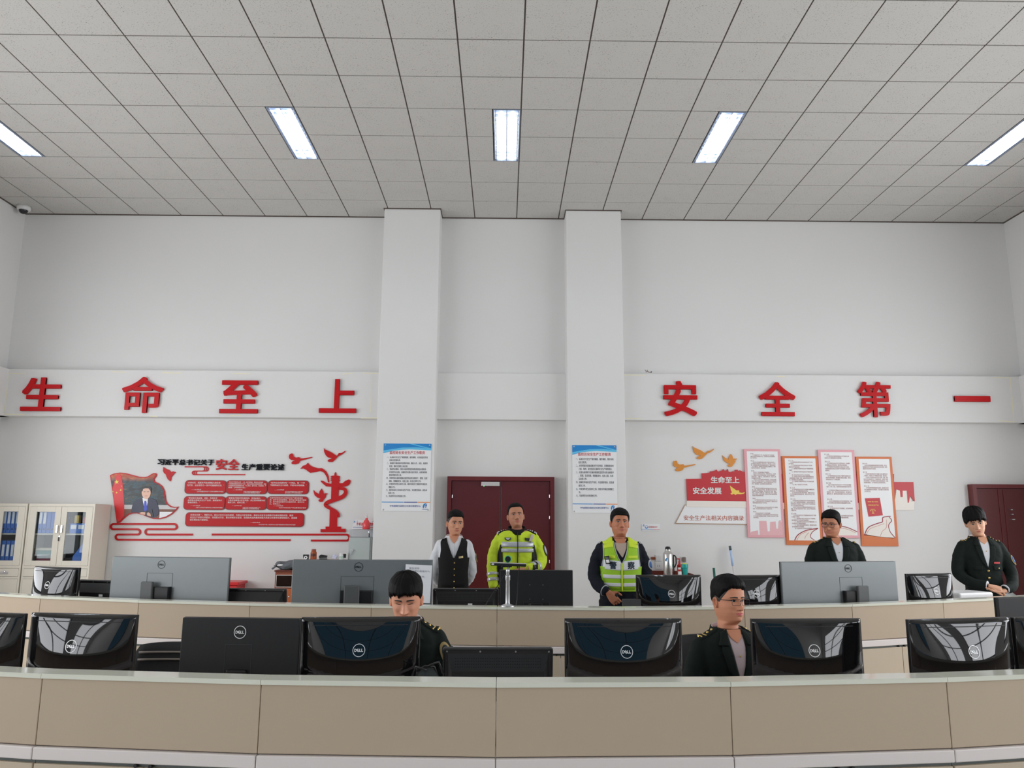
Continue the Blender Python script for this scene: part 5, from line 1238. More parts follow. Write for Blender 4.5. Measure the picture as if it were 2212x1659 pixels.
        for k in range(13):
            u = -1 + 2 * k / 12; x = mw * u; e_ = (1 - u * u)
            mid.append((x, 0.0472 + 0.0010 * abs(u) ** 2 * P.get('smile', 0)))
            up_.append((x, 0.0472 + 0.0010 * abs(u) ** 2 * P.get('smile', 0) + 0.0062 * e_ ** 0.7 * (1 - 0.22 * math.exp(-(u / 0.16) ** 2))))
            lo_.append((x, 0.0472 + 0.0010 * abs(u) ** 2 * P.get('smile', 0) - 0.0076 * e_ ** 0.6))
        lp = cloth_patch(s.hbvh, up_, [(a, b + gap * 0.5 * max(0, 1 - (a / mw) ** 2)) for a, b in mid], 4, 16, 0.0002, 0.0013, -0.4)
        cloth_patch(s.hbvh, [(a, b - 0.0004 - gap * 0.5 * max(0, 1 - (a / mw) ** 2)) for a, b in mid], lo_, 4, 16, 0.0002, 0.0015, -0.4, mb=lp)
        lips = s.hpart('lips', lp, P.get('lip', lip_mat))
        ml = cloth_patch(s.hbvh, [(a, b + 0.0005 + gap * 0.5 * max(0, 1 - (a / mw) ** 2)) for a, b in mid], [(a, b - 0.0007 - gap * 0.5 * max(0, 1 - (a / mw) ** 2)) for a, b in mid], 2, 14, 0.0002, 0.0014, -0.4)
        s.hpart('mouth_line', ml, mouth_in, lips)
        nm = MB()
        for sg in (-1, 1):
            x, z = sg * 0.0075, 0.0665; nm.sphere((x, hy(x, 0.0685) + 0.001, z + 0.0012), (0.0038, 0.003, 0.0019), 10, 6)
        s.hpart('nostril', nm, mouth_in)
    def hair(s, line, top=0.022, side=0.012, jag=0.0, jf=9.0, seed=1, fringe_off=0.0, fade=None, tuft=0.0, part_dir=0.0, m=None):
        """line(phi) gives the hair edge height above the chin; phi = 0 in front"""
        M, K = 144, 22; vs, fs = [], []
        ctr = Vector((0, 0.006, 0.125))
        for j in range(K + 2):
            for k in range(M):
                t_ = -PI + 2 * PI * k / M; phi = t_ - 0.30 * math.sin(t_)
                zl = line(phi) - jag * (abs(noise.noise(Vector((math.sin(phi) * jf, math.cos(phi) * jf, seed * 3.1)))) * 1.6 + 0.4 * noise.noise(Vector((phi * jf * 2.3, seed, 0)))) * max(0.15, math.cos(phi))
                if j == 0: t, off = 0, -0.003
                else:
                    t = (j - 1) / K
                    th = side + (top - side) * sstep(0.14, 0.215, zl + (0.2364 - zl) * t)
                    front = max(0, math.cos(phi)) ** 2
                    th += fringe_off * front * (1 - t)
                    th += tuft * noise.noise(Vector((math.sin(phi) * 4.5, math.cos(phi) * 4.5 + t * 2.0, seed))) * (0.3 + t)
                    th += 0.0022 * noise.noise(Vector((phi * 16, t * 2.2, seed + 5)))
                    off = th * sstep(-0.06, 0.20 if front < 0.3 else 0.10, t) + 0.0008
                z = zl + (0.2364 - zl) * (t if j else 0); p = hs_pt(phi, z)
                if math.cos(phi) > 0: p.y -= face_disp(p.x, z, s.P) * 0.5
                d = (p - ctr); d = Vector((d.x, d.y * 0.9, d.z * 1.1)).normalized(); vs.append(p + d * off)
        for j in range(K + 1):
            for k in range(M): fs.append((j * M + k, j * M + (k + 1) % M, (j + 1) * M + (k + 1) % M, (j + 1) * M + k))
        fs.append(tuple((K + 1) * M + k for k in range(M)))
        q = MB(); q.mesh(vs, fs); hr = s.hpart('hair', q, m or hair_mat)
        if fade:
            vs, fs = [], []
            for j in range(7):
                for k in range(M):
                    phi = -PI + 2 * PI * k / M; zl = fade(phi); zh = line(phi) + 0.012; z = zl + (zh - zl) * j / 6
                    p = hs_pt(phi, z); d = (p - ctr); d.z *= 0.3; d.normalize(); vs.append(p + d * (0.0012 if 0 < j else -0.002))
            for j in range(6):
                for k in range(M): fs.append((j * M + k, j * M + (k + 1) % M, (j + 1) * M + (k + 1) % M, (j + 1) * M + k))
            q = MB(); q.mesh(vs, fs); s.hpart('hair_fade', q, mat('clipped_hair', (0.045, 0.034, 0.029), 0.7), hr)
        return hr
    def finish(s, arms=None, hands=(), legs='stand', inner=True):
        """inner trunk, forearms, hands and legs join the head in one body mesh"""
        q = s.body; L = s.lean
        tv, tf = torso_loft(s.tw, s.td, 0, 0.80, 1.43, 32, 0.90); q.mesh([L @ (v + Vector((0, 0, s.dz))) for v in tv], tf)
        for a in adj(arms or [], s.tw ** 0.5):
            c, r = limb(a, (0.045, 0.046, 0.042, 0.037, 0.033, 0.027)); b = MB(); b.tube(c, r, 14); q.mesh([L @ (Vector(v) + Vector((0, 0, s.dz))) for v in b.v], b.f)
        for (side, M, curls, th, th2) in hands:
            hv, hf = hand_verts(side, curls, th, th2); M = M.copy(); M[0][3] *= 0.86 * s.tw ** 0.5; q.mesh([L @ Matrix.Translation((0, 0, s.dz)) @ M @ v for v in hv], hf)
        t = MB()
        for sg in (-1, 1):
            if legs == 'stand':
                pth = [(sg * 0.095, 0.0, 0.90), (sg * 0.10, -0.005, 0.70), (sg * 0.105, -0.01, 0.48), (sg * 0.11, 0.01, 0.28), (sg * 0.115, 0.015, 0.09)]
            else:
                pth = [(sg * 0.095, 0.02, 0.90 + s.dz), (sg * 0.11, -0.16, 0.90 + s.dz), (sg * 0.13, -0.36, 0.91 + s.dz), (sg * 0.135, -0.45, 0.84 + s.dz), (sg * 0.135, -0.43, 0.55 + s.dz), (sg * 0.135, -0.40, 0.10)]
            c, r = limb(pth, (0.088, 0.080, 0.062, 0.058, 0.044, 0.036)); b = MB(); b.tube(c, r, 16); q.mesh(b.v, b.f)
            c, r = limb(pth, (0.108, 0.100, 0.080, 0.074, 0.066, 0.062)); t.tube(c, r, 18)
            end = Vector(pth[-1]); sh = MB(); sh.sphere((end.x, end.y - 0.055, 0.045), (0.048, 0.135, 0.045), 16, 10); sh.v = [(x, y, max(z, 0.004)) for x, y, z in sh.v]; sh.build('shoe', shoe_m, s.root, True)
        hipc = (0, 0.0, 0.88 + (s.dz if legs != 'stand' else 0)); t.sphere(hipc, (0.17 * s.tw, 0.115 * s.td, 0.13), 20, 12)
        me = remesh(t.v, t.f, 0.012, 3, 0.004, 10, 3); va, fa = me_arrays(me); b = MB(); b.mesh(va, fa); b.build('trousers', s.P.get('trousers', trouser_m), s.root, True)
        b = s.body.build('body', s.skin, s.root, True); return b
    def collar(s, m, gap=0.55, rtop=0.076, zt_back=1.470, zt_front=1.432, drop=0.040, point=0.034, parent=None, flare=0.020, name='collar', yo=0.012):
        N = 60; pts = []
        for k in range(N + 1):
            phi = gap + (2 * PI - 2 * gap) * k / N; c = math.cos(phi); s_ = math.sin(phi)
            fr = (1 + c) / 2; zt = zt_back + (zt_front - zt_back) * fr
            e = min(k, N - k) / N; dr = drop + point * math.exp(-(e / 0.045) ** 2)
            def at_(r, z):
                fl = max(0, r - rtop); return Vector(((rtop + fl * s.tw ** 0.5 if r > rtop else r) * s_ * 1.02, -((r if r <= rtop else rtop + fl) * (0.84 if c > 0 else 1.15) * (1 + (s.td - 1) * 0.6 * (r > rtop))) * c + yo, z))
            pts.append([at_(rtop - 0.003, zt - 0.03), at_(rtop, zt), at_(rtop + 0.006, zt + 0.001), at_(rtop + flare * (1 + 0.5 * fr), zt - dr), at_(rtop + flare * (1 + 0.5 * fr) - 0.004, zt - dr)])
        vs = [p for r in pts for p in r]; fs = []
        for k in range(N):
            for i in range(5): fs.append((k * 5 + i, k * 5 + (i + 1) % 5, (k + 1) * 5 + (i + 1) % 5, (k + 1) * 5 + i))
        fs.append((0, 1, 2, 3, 4)); fs.append(tuple(N * 5 + i for i in range(5))[::-1])
        q = MB(); q.mesh(vs, fs); return s.part(name, s.up(q), m, parent or s.jacket)
    def button(s, x, z, r=0.009, parent=None, m=None, name='button'):
        h = s.bvh.ray_cast(Vector((x, -0.6, z)), Vector((0, 1, 0))); y = h[0].y if h[0] is not None else -0.12
        q = MB(); q.lathe([(0, -0.011), (r * 0.7, -0.0095), (r, -0.006), (r, 0.002)], (x, y, z), 16, 'y'); return s.part(name, s.up(q), m or gold_m, parent or s.jacket)
    def shoulder_board(s, sg, m, marks=True, x0=0.085, x1=0.195, wy=0.036, mm=None, kind='rank'):
        L = [(sg * x0, -wy * 0.75), (sg * x1, -wy)]; R = [(sg * x0, wy * 0.75), (sg * x1, wy)]
        q = cloth_patch(s.bvh, L, R, 4, 12, 0.003, 0.006, top=True); bd = s.part('shoulder_board', s.up(q), m, s.jacket)
        if marks:
            for t, w in ((0.88, 0.006), (0.62, 0.006)) if kind == 'rank' else ((0.93, 0.006), (0.82, 0.006)):
                xa = x0 + (x1 - x0) * t; q = cloth_patch(s.bvh, [(sg * xa, -wy * 0.75), (sg * (xa + 0.012), 0)], [(sg * (xa + w), -wy * 0.75), (sg * (xa + 0.012 + w), 0)], 2, 6, 0.0095, 0.002, top=True)
                cloth_patch(s.bvh, [(sg * (xa + 0.012), 0), (sg * xa, wy * 0.75)], [(sg * (xa + 0.012 + w), 0), (sg * (xa + w), wy * 0.75)], 2, 6, 0.0095, 0.002, top=True, mb=q)
                s.part('rank_chevron', s.up(q), mm or gold_m, bd)
            for t in ((0.2, 0.45) if kind == 'rank' else (0.25, 0.45, 0.65)):
                xa = sg * (x0 + (x1 - x0) * t) * XS; h = s.bvh.ray_cast(Vector((xa, 0, 3)), Vector((0, 0, -1))); z = h[0].z if h[0] is not None else 1.4
                q = MB(); q.lathe([(0, 0.013), (0.006, 0.012), (0.008, 0.006), (0.008, 0.0)], (xa, 0, z + 0.002), 12); s.part('rank_star', s.up(q), mm or gold_m, bd)
        return bd
    def arm_badge(s, idx, t, m_out, m_in, face_dir=(1, -0.4, 0), r=0.028):
        c, rr = s.tubes[idx]; i = int(t * (len(c) - 1)); p = c[i]; d = Vector(face_dir).normalized(); tang = (c[min(i + 1, len(c) - 1)] - c[i - 1]).normalized(); d = (d - tang * d.dot(tang)).normalized(); x = d.cross(tang)
        def at_(u, v, h):
            a = u / rr[i]; dd = d * math.cos(a) + x * math.sin(a); j = min(len(c) - 1.001, max(0, i + v / ((c[-1] - c[0]).length / (len(c) - 1)))); j0 = int(j); pc = c[j0].lerp(c[j0 + 1], j - j0)
            return pc + dd * (rr[i] + h)
        pr = None
        for nm, k, mm, h in (('arm_badge', 1.0, m_out, 0.008), ('badge_field', 0.72, m_in, 0.010)):
            vs = [at_(0, 0, h)]; N = 22
            for kk in range(N):
                a = 2 * PI * kk / N; u = r * 0.8 * k * math.cos(a); v = r * 1.15 * k * math.sin(a); u *= 1 - 0.45 * max(0, math.sin(a)) ** 2
                vs.append(at_(u, v, h))
            n0 = len(vs); vs += [at_(0, 0, h - 0.006)] + [v - d * 0.006 for v in vs[1:]]
            fs = [(0, kk + 1, (kk + 1) % N + 1) for kk in range(N)] + [(kk + 1, n0 + kk + 1, n0 + (kk + 1) % N + 1, (kk + 1) % N + 1) for kk in range(N)]
            q = MB(); q.mesh(vs, fs); pr = s.part(nm, s.up(q), mm, pr or s.jacket)
    def sleeve_band(s, idx, t0, t1, m, off=0.006, name='reflective_band'):
        c, rr = s.tubes[idx]; n = len(c); pts, r = [], []
        for k in range(5):
            f = (t0 + (t1 - t0) * k / 4) * (n - 1); j = min(n - 2, int(f)); pts.append(c[j].lerp(c[j + 1], f - j)); r.append(rr[j] + (rr[j + 1] - rr[j]) * (f - j) + off)
        q = MB(); q.tube(pts, r, 22); return s.part(name, s.up(q), m, s.jacket)
    def glasses(s, w=0.026, h=0.0165, z=0.1135, rim=0.0016, half=False, m=None):
        m = m or glass_frame; y = min(s.hy(0.031, z), s.hy(0.0, 0.112)) - 0.010
        root = None
        for sg in (-1, 1):
            pl = rrect(sg * 0.0335 - w, sg * 0.0335 + w, z - h, z + h * 0.85, 0.010, 4)
            q = MB(); pp = [(x, y + 0.10 * x * x * 8, zz) for x, zz in pl]; q.tube(pp + [pp[0]], [rim] * (len(pp) + 1), 8, False); o = s.hpart('glasses' if root is None else 'rim', q, m, root); root = root or o
            q = MB(); q.mesh(pp, [tuple(range(len(pp)))]); s.hpart('lens', q, lens_m, root)
            x = sg * (0.0335 + w); q = MB(); q.tube([(x, y + 0.8 * x * x, z + h * 0.5), (sg * 0.072, y + 0.02, z + h * 0.5), (sg * 0.0785, -0.01, z + 0.006), (sg * 0.0775, 0.02, z + 0.001)], 0.0018, 8); s.hpart('temple', q, m, root)
        q = MB(); q.tube([(-0.0085, y, z + 0.004), (0, y - 0.001, z + 0.006), (0.0085, y, z + 0.004)], 0.0016, 8); s.hpart('bridge', q, m, root)
def hair_line(front, temple, side, nape, peak=0.0):
    """edge heights at front, temple (55 deg), in front of the ear (80 deg), nape"""
    xs = [0, 38, 58, 72, 84, 100, 112, 135, 180]; zs = [front + peak, front, temple, (temple + side) / 2, side, side + 0.012, side, (side + nape) / 2, nape]
    return lambda phi: float(np.interp(abs(math.degrees(phi)), xs, zs))
def uniform(p, arms, shirt, name_plate, plate_mat, v_deep=1.16, btn=(1.13, 1.02), seed=0, amp=0.004, tie_btn=True, neck=1.385, arm_r=(0.058, 0.064, 0.058, 0.050, 0.046, 0.040)):
    """dark green uniform jacket with shirt, lapels, shoulder boards and gold buttons"""
    p.clothes('jacket', green_cloth, arms, seed=seed, amp=amp, srad=arm_r)
    vz = v_deep
    p.patch('shirt_front', shirt, [(-0.050, 1.425), (-0.044, 1.36), (-0.028, 1.27), (0.0, vz)], [(0.050, 1.425), (0.044, 1.36), (0.028, 1.27), (0.001, vz)], nu=10, nv=18, off=0.0035, th=0.002, bvh=p.tbvh)
    p.neck_v(neck)
    # lapels
    p.patch('lapel', green_cloth, [(0.048, 1.445), (0.046, 1.36), (0.028, 1.26), (0.0, vz - 0.004)], [(0.082, 1.43), (0.100, 1.345), (0.074, 1.25), (0.006, vz - 0.008)], mirror=True, nu=6, nv=18, off=0.006, th=0.005, bvh=p.tbvh)
    p.patch('lapel_collar', green_cloth, [(0.046, 1.452), (0.048, 1.42), (0.058, 1.372)], [(0.078, 1.437), (0.096, 1.40), (0.112, 1.375)], mirror=True, nu=5, nv=8, off=0.011, th=0.004, bvh=p.tbvh)
    p.collar(shirt, gap=0.42, name='shirt_collar')
    p.collar(green_cloth, gap=1.0, rtop=0.083, zt_back=1.462, zt_front=1.45, drop=0.05, point=0.0, flare=0.016, name='jacket_collar')
    for z in btn: p.button(0.0, z, 0.0105)
    p.button(0.095, 1.165, 0.008); 
    if tie_btn: p.button(0.002, 1.32, 0.0045, name='shirt_button')
    q = cloth_patch(p.tbvh, [(0.062, 1.222), (0.062, 1.207)], [(0.128, 1.222), (0.128, 1.207)], 6, 2, 0.007, 0.004); pl = p.part('name_plate', p.up(q), plate_mat, p.jacket, False)
    if name_plate:
        me = text_mesh(name_plate, 0.02, 0.0, 2); text_fit(me, 0.070, 0.122, 1.2095, 1.2195, 0, 0.0); v, f = me_arrays(me); q = MB(); q.mesh(lay_mesh(p.tbvh, v, 0.0125), f); p.part('plate_lettering', p.up(q), mat('plate_ink', (0.75, 0.62, 0.5), 0.4), pl, False)
    for sg in (-1, 1): p.shoulder_board(sg, green_cloth)
    p.patch('pocket_flap', green_cloth, [(0.052, 1.185), (0.056, 1.145)], [(0.140, 1.185), (0.136, 1.145)], mirror=True, nu=6, nv=4, off=0.004, th=0.004, bvh=p.tbvh)
brass_plate = mat('brass_plate', (0.30, 0.22, 0.10), 0.35, 0.6); red_plate = mat('red_plate', (0.62, 0.03, 0.04), 0.35); orange_plate = mat('orange_rim_plate', (0.20, 0.06, 0.035), 0.45); gold_plate = mat('gold_plate', (0.66, 0.52, 0.26), 0.3, 0.8)
badge_gold = mat('badge_gold', (0.40, 0.30, 0.12), 0.6); badge_blue = mat('badge_blue', (0.03, 0.12, 0.35), 0.6); badge_silver = mat('badge_silver', (0.50, 0.52, 0.56), 0.5); badge_dark = mat('badge_dark', (0.02, 0.03, 0.03), 0.6)

# ---- 1: man in dark waistcoat, hands behind his back
p = Person('person in white shirt and dark waistcoat standing, hands behind the back', (-0.500, 7.9), 4, 0.972,
           dict(skin=(184, 130, 102), skin_name='skin_tan', head=(13, 2, 2), tw=0.90, td=0.95, eye_open=0.0054, gaze=0.0015, smile=1.6, brow=0.1365, cheek=1.1))
p.face(); p.hair(hair_line(0.182, 0.172, 0.150, 0.12), top=0.020, side=0.004, jag=0.0015, fade=hair_line(0.184, 0.150, 0.108, 0.045), seed=3)
arms = [[(-0.165, 0.01, 1.365), (-0.215, 0.03, 1.24), (-0.245, 0.06, 1.08), (-0.18, 0.13, 0.98), (-0.06, 0.17, 0.92)], [(0.165, 0.01, 1.365), (0.205, 0.03, 1.24), (0.225, 0.06, 1.09), (0.17, 0.13, 0.98), (0.06, 0.175, 0.93)]]
p.clothes('shirt', white_cloth, arms, amp=0.006, seed=1, z0=0.9, srad=(0.054, 0.062, 0.058, 0.052, 0.046, 0.036))
q = MB(); tv, tf = torso_loft(p.tw, p.td, 0.010, 0.885, 1.235); q.mesh(tv, tf); vest = p.part('waistcoat', p.up(q), black_cloth)
for bk in (False, True):
    q = cloth_patch(p.tbvh, [(-0.15, 1.42), (-0.176, 1.392), (-0.168, 1.31), (-0.178, 1.25), (-0.184, 1.215), (-0.172, 1.12), (-0.170, 0.95)], [(-0.098, 1.432), (-0.085, 1.39), (-0.05, 1.315), (-0.016, 1.245), (0.004, 1.195), (0.004, 1.10), (0.004, 0.95)] if not bk else [(0.004, 1.44)] * 2 + [(0.004, 1.3), (0.004, 1.25), (0.004, 1.2), (0.004, 1.1), (0.004, 0.95)], 8, 26, 0.008, 0.006, back=bk)
    cloth_patch(p.tbvh, [(0.098, 1.432), (0.085, 1.39), (0.05, 1.315), (0.016, 1.245), (-0.004, 1.195), (-0.004, 1.10), (-0.004, 0.95)] if not bk else [(-0.004, 1.44)] * 2 + [(-0.004, 1.3), (-0.004, 1.25), (-0.004, 1.2), (-0.004, 1.1), (-0.004, 0.95)], [(0.15, 1.42), (0.176, 1.392), (0.168, 1.31), (0.178, 1.25), (0.184, 1.215), (0.172, 1.12), (0.170, 0.95)], 8, 26, 0.008, 0.006, back=bk, mb=q)
    p.part('waistcoat_panel', p.up(q), black_cloth, vest)
p.neck_v(1.375); p.collar(white_cloth, gap=0.30, parent=p.jacket, point=0.044)
p.patch('button_placket', white_cloth, [(-0.008, 1.372), (-0.008, 1.20)], [(0.008, 1.372), (0.008, 1.20)], nu=2, nv=12, off=0.002, th=0.002, bvh=p.tbvh)
sb = p.bvh; p.bvh = BVHTree.FromPolygons(*torso_loft(p.tw, p.td, 0.014, 0.885, 1.43))
for z in (1.185, 1.125, 1.065, 1.003, 0.942): p.button(0.008, z, 0.0065, vest)
q = cloth_patch(p.bvh, [(0.062, 1.248), (0.064, 1.228)], [(0.118, 1.254), (0.120, 1.236)], 4, 2, 0.004, 0.004); pl = p.part('name_plate', p.up(q), gold_plate, vest, False, 'gold name plate')
p.bvh = sb; p.arm_badge(1, 0.30, badge_gold, badge_dark, (1, -0.1, 0), 0.03)
p.finish(arms, [(1, frame_matrix((-0.02, 0.19, 0.905), (0.8, 0.1, -0.5), (0, 1, 0)), (0.5, 0.5, 0.5, 0.5), (0.7, -0.3, -0.6), (0.2, -0.4, -0.85)), (-1, frame_matrix((0.03, 0.20, 0.905), (-0.8, 0.1, -0.5), (0, 1, 0)), (0.5, 0.5, 0.5, 0.5), (0.7, -0.3, -0.6), (0.2, -0.4, -0.85))])

# ---- 2: man in lime police jacket
p = Person('person in bright lime reflective jacket with black collar before the red double door', (0.132, 8.3), 3, 1.022,
           dict(skin=(172, 120, 94), skin_name='skin_brown', head=(3, -7, -4), tw=1.16, td=1.1, eye_open=0.0048, mouth_open=0.0022, fat=1.06, cheek=1.3, brow=0.134))
p.face(); p.hair(hair_line(0.196, 0.186, 0.118, 0.05), top=0.013, side=0.008, jag=0.001, seed=4)
arms = [[(-0.178, 0.005, 1.362), (-0.235, 0.0, 1.24), (-0.262, -0.02, 1.10), (-0.262, -0.06, 0.98), (-0.255, -0.10, 0.86)], [(0.178, 0.005, 1.362), (0.242, 0.0, 1.25), (0.265, -0.03, 1.12), (0.20, -0.14, 1.075), (0.10, -0.20, 1.06)]]
p.clothes('jacket', lime, arms, amp=0.007, seed=2, z0=0.86, z1=1.425, srad=(0.060, 0.066, 0.064, 0.060, 0.054, 0.046))
tb = BVHTree.FromPolygons(*torso_loft(p.tw, p.td, 0.004, 0.86, 1.44))
for nm, z0, z1 in (('reflective_band', 1.266, 1.318), ('reflective_band', 1.216, 1.252)):
    q = cloth_patch(tb, [(-0.162, z1), (-0.162, z0)], [(0.162, z1), (0.162, z0)], 30, 3, 0.007, 0.004); p.part(nm, p.up(q), silver_band, p.jacket)
p.patch('side_panel', mat('black_panel', (0.012, 0.012, 0.014), 0.8), [(0.160, 1.29), (0.150, 1.20), (0.145, 1.05), (0.145, 0.9)], [(0.172, 1.29), (0.196, 1.20), (0.200, 1.05), (0.19, 0.9)], mirror=True, nu=6, nv=14, off=0.004, th=0.004, bvh=p.bvh)
p.patch('zip', dark, [(-0.005, 1.415), (-0.005, 0.88)], [(0.005, 1.415), (0.005, 0.88)], nu=2, nv=24, off=0.008, th=0.005, bvh=tb)
N = 48; vs = []
for k in range(N):
    a = 2 * PI * k / N; c_, s_ = math.cos(a), math.sin(a)
    for r, z in ((0.112, 1.398 + 0.03 * (c_ < 0) * -c_), (0.088, 1.466 + 0.016 * -c_), (0.081, 1.466 + 0.016 * -c_), (0.084, 1.39)): vs.append((r * s_, -r * c_ * (1.02 if c_ > 0 else 1.1) + 0.010, z - (0.012 if c_ > 0 else 0) * c_))
fs = [(k * 4 + i, k * 4 + (i + 1) % 4, ((k + 1) % N) * 4 + (i + 1) % 4, ((k + 1) % N) * 4 + i) for k in range(N) for i in range(4)]
q = MB(); q.mesh(vs, fs); p.part('collar', p.up(q), black_cloth, p.jacket)
for sg in (-1, 1): p.shoulder_board(sg, black_cloth, mm=mat('rank_silver', (0.7, 0.7, 0.72), 0.3, 0.6), kind='police')
p.patch('chest_badge', badge_dark, [(-0.130, 1.360), (-0.128, 1.342), (-0.100, 1.328)], [(-0.066, 1.360), (-0.068, 1.342), (-0.096, 1.328)], nu=6, nv=6, off=0.008, th=0.004, bvh=tb)
p.patch('badge_wings', badge_silver, [(-0.124, 1.356), (-0.104, 1.337)], [(-0.072, 1.356), (-0.092, 1.337)], nu=6, nv=4, off=0.0125, th=0.001, bvh=tb)
p.patch('name_badge', badge_dark, [(0.072, 1.360), (0.072, 1.334)], [(0.130, 1.352), (0.130, 1.326)], nu=6, nv=3, off=0.008, th=0.004, bvh=tb)
p.patch('recorder', mat('recorder_grey', sc(158, 150, 140, 1.4), 0.4), [(0.138, 1.395), (0.112, 1.325)], [(0.166, 1.388), (0.140, 1.316)], nu=4, nv=6, off=0.014, th=0.014, bvh=tb)
p.arm_badge(1, 0.32, badge_dark, badge_silver, (1, -0.5, 0), 0.034)
for i, t in ((0, 0.70), (0, 0.80), (1, 0.72), (1, 0.81)): p.sleeve_band(i, t, t + 0.05, silver_band)
p.finish(arms, [(-1, frame_matrix((0.06, -0.215, 1.055), (-0.9, -0.15, -0.2), (0, 0.3, -1)), (0.6, 0.6, 0.6, 0.6), (0.7, -0.3, -0.6), (0.2, -0.4, -0.85)), (1, frame_matrix((-0.254, -0.115, 0.83), (0.02, -0.2, -1), (1, 0, 0)), (0.35, 0.4, 0.4, 0.45), (0.7, -0.3, -0.6), (0.2, -0.4, -0.85))])

# ---- 3: man in police vest holding a small black radio
p = Person('person in dark shirt and lime police vest holding a small black radio', (1.036, 7.1), -2, 0.972,
           dict(skin=(172, 112, 84), skin_name='skin_deep', head=(5, -5, 2), neck=0.012, tw=1.12, td=1.1, eye_open=0.0054, gaze=-0.0008, fat=1.12, cheek=1.4, brow=0.135, mouth_w=0.024))
p.face(); p.hair(hair_line(0.176, 0.168, 0.118, 0.06), top=0.020, side=0.009, jag=0.002, seed=5, fade=hair_line(0.178, 0.150, 0.095, 0.045))
arms = [[(-0.182, 0.005, 1.362), (-0.235, 0.0, 1.24), (-0.262, -0.03, 1.11), (-0.215, -0.13, 1.02), (-0.15, -0.20, 0.985)], [(0.182, 0.005, 1.362), (0.235, 0.02, 1.24), (0.262, 0.03, 1.11), (0.27, -0.02, 0.97), (0.25, -0.06, 0.86)]]
p.clothes('shirt', navy_cloth, arms, amp=0.007, seed=6, z0=0.84, srad=(0.060, 0.066, 0.062, 0.056, 0.050, 0.042))
p.patch('undershirt', beige_shirt, [(-0.056, 1.415), (-0.048, 1.36), (0.004, 1.285)], [(0.056, 1.415), (0.048, 1.36), (0.012, 1.285)], nu=8, nv=12, off=0.007, th=0.002, bvh=p.tbvh)
p.neck_v(1.408, 0.058); p.collar(navy_cloth, gap=0.72, drop=0.045, point=0.035, flare=0.020, zt_front=1.43)
q = MB(); tv, tf = torso_loft(p.tw, p.td, 0.012, 0.985, 1.20); q.mesh(tv, tf); vest = p.part('police_vest', p.up(q), lime2)
vb = BVHTree.FromPolygons(*torso_loft(p.tw, p.td, 0.012, 0.90, 1.44))
def vshape(z): return 0.068 - 0.066 * sstep(1.40, 1.235, z)          # half width of the neck opening
outer = [(0.164, 1.408), (0.164, 1.34), (0.166, 1.27), (0.178, 1.215), (0.183, 1.15), (0.183, 1.0)]
inner = [(0.068, 1.43), (0.056, 1.35), (0.034, 1.285), (0.006, 1.235), (0.003, 1.15), (0.003, 1.0)]
for sg in (-1, 1):
    A = [(sg * a, b) for a, b in inner]; B_ = [(sg * a, b) for a, b in outer]
    q = cloth_patch(p.tbvh, A, B_, 8, 22, 0.009, 0.005); p.part('vest_panel', p.up(q), lime2, vest)
    q = cloth_patch(p.tbvh, [(sg * 0.07, 1.43), (sg * 0.074, 1.375)], [(sg * 0.162, 1.41), (sg * 0.160, 1.362)], 5, 5, 0.015, 0.003); p.part('shoulder_patch', p.up(q), lime_y, vest)
    q = cloth_patch(p.bvh, [(sg * 0.075, -0.085), (sg * 0.072, 0.05)], [(sg * 0.164, -0.085), (sg * 0.164, 0.05)], 6, 10, 0.008, 0.004, top=True); p.part('shoulder_strap', p.up(q), lime_y, vest)
    q = cloth_patch(p.tbvh, [(sg * 0.062, 1.30), (sg * 0.060, 1.275)], [(sg * 0.150, 1.30), (sg * 0.150, 1.277)], 5, 3, 0.015, 0.003); p.part('velcro_patch', p.up(q), lime_y, vest)
    q = cloth_patch(p.tbvh, [(sg * (a - 0.004), b) for a, b in inner], [(sg * (a + 0.004), b) for a, b in inner], 2, 24, 0.0145, 0.003); p.part('piping', p.up(q), grey_pipe, vest)
    q = cloth_patch(p.tbvh, [(sg * (a - 0.005), b) for a, b in outer], [(sg * (a + 0.003), b) for a, b in outer], 2, 24, 0.0145, 0.003); p.part('piping', p.up(q), grey_pipe, vest)
    q = cloth_patch(p.tbvh, [(sg * 0.022, 1.252), (sg * 0.006, 1.232), (sg * 0.006, 1.168)], [(sg * 0.164, 1.264), (sg * 0.168, 1.232), (sg * 0.176, 1.180)], 8, 10, 0.0155, 0.003); bd = p.part('lettered_band', p.up(q), white_band, vest)
    me = text_mesh('警' if sg < 0 else '察', 0, 0.0, 3); me = thicken(me, 0.028); x0 = -0.112 if sg < 0 else 0.052; text_fit(me, x0, x0 + 0.064, 1.182, 1.248, 0, 0); v, f = me_arrays(me); q = MB(); q.mesh(lay_mesh(p.tbvh, v, 0.0205), f); p.part('lettering', p.up(q), mat('police_blue_ink', (0.02, 0.035, 0.06), 0.5), bd, False)
    for z0, z1 in ((1.098, 1.130), (1.028, 1.058)):
        q = cloth_patch(vb, [(sg * 0.008, z1), (sg * 0.008, z0)], [(sg * 0.190, z1 + 0.002), (sg * 0.190, z0 + 0.002)], 10, 4, 0.003, 0.003); p.part('reflective_band', p.up(q), white_band, vest)
q = cloth_patch(vb, [(-0.006, 1.232), (-0.006, 0.985)], [(0.006, 1.232), (0.006, 0.985)], 2, 20, 0.008, 0.003); p.part('zip', p.up(q), lime_y, vest)
q = cloth_patch(p.tbvh, [(-0.158, 1.292), (-0.146, 1.225)], [(-0.118, 1.300), (-0.108, 1.232)], 4, 6, 0.030, 0.020); rec = p.part('body_camera', p.up(q), rim_black, vest)
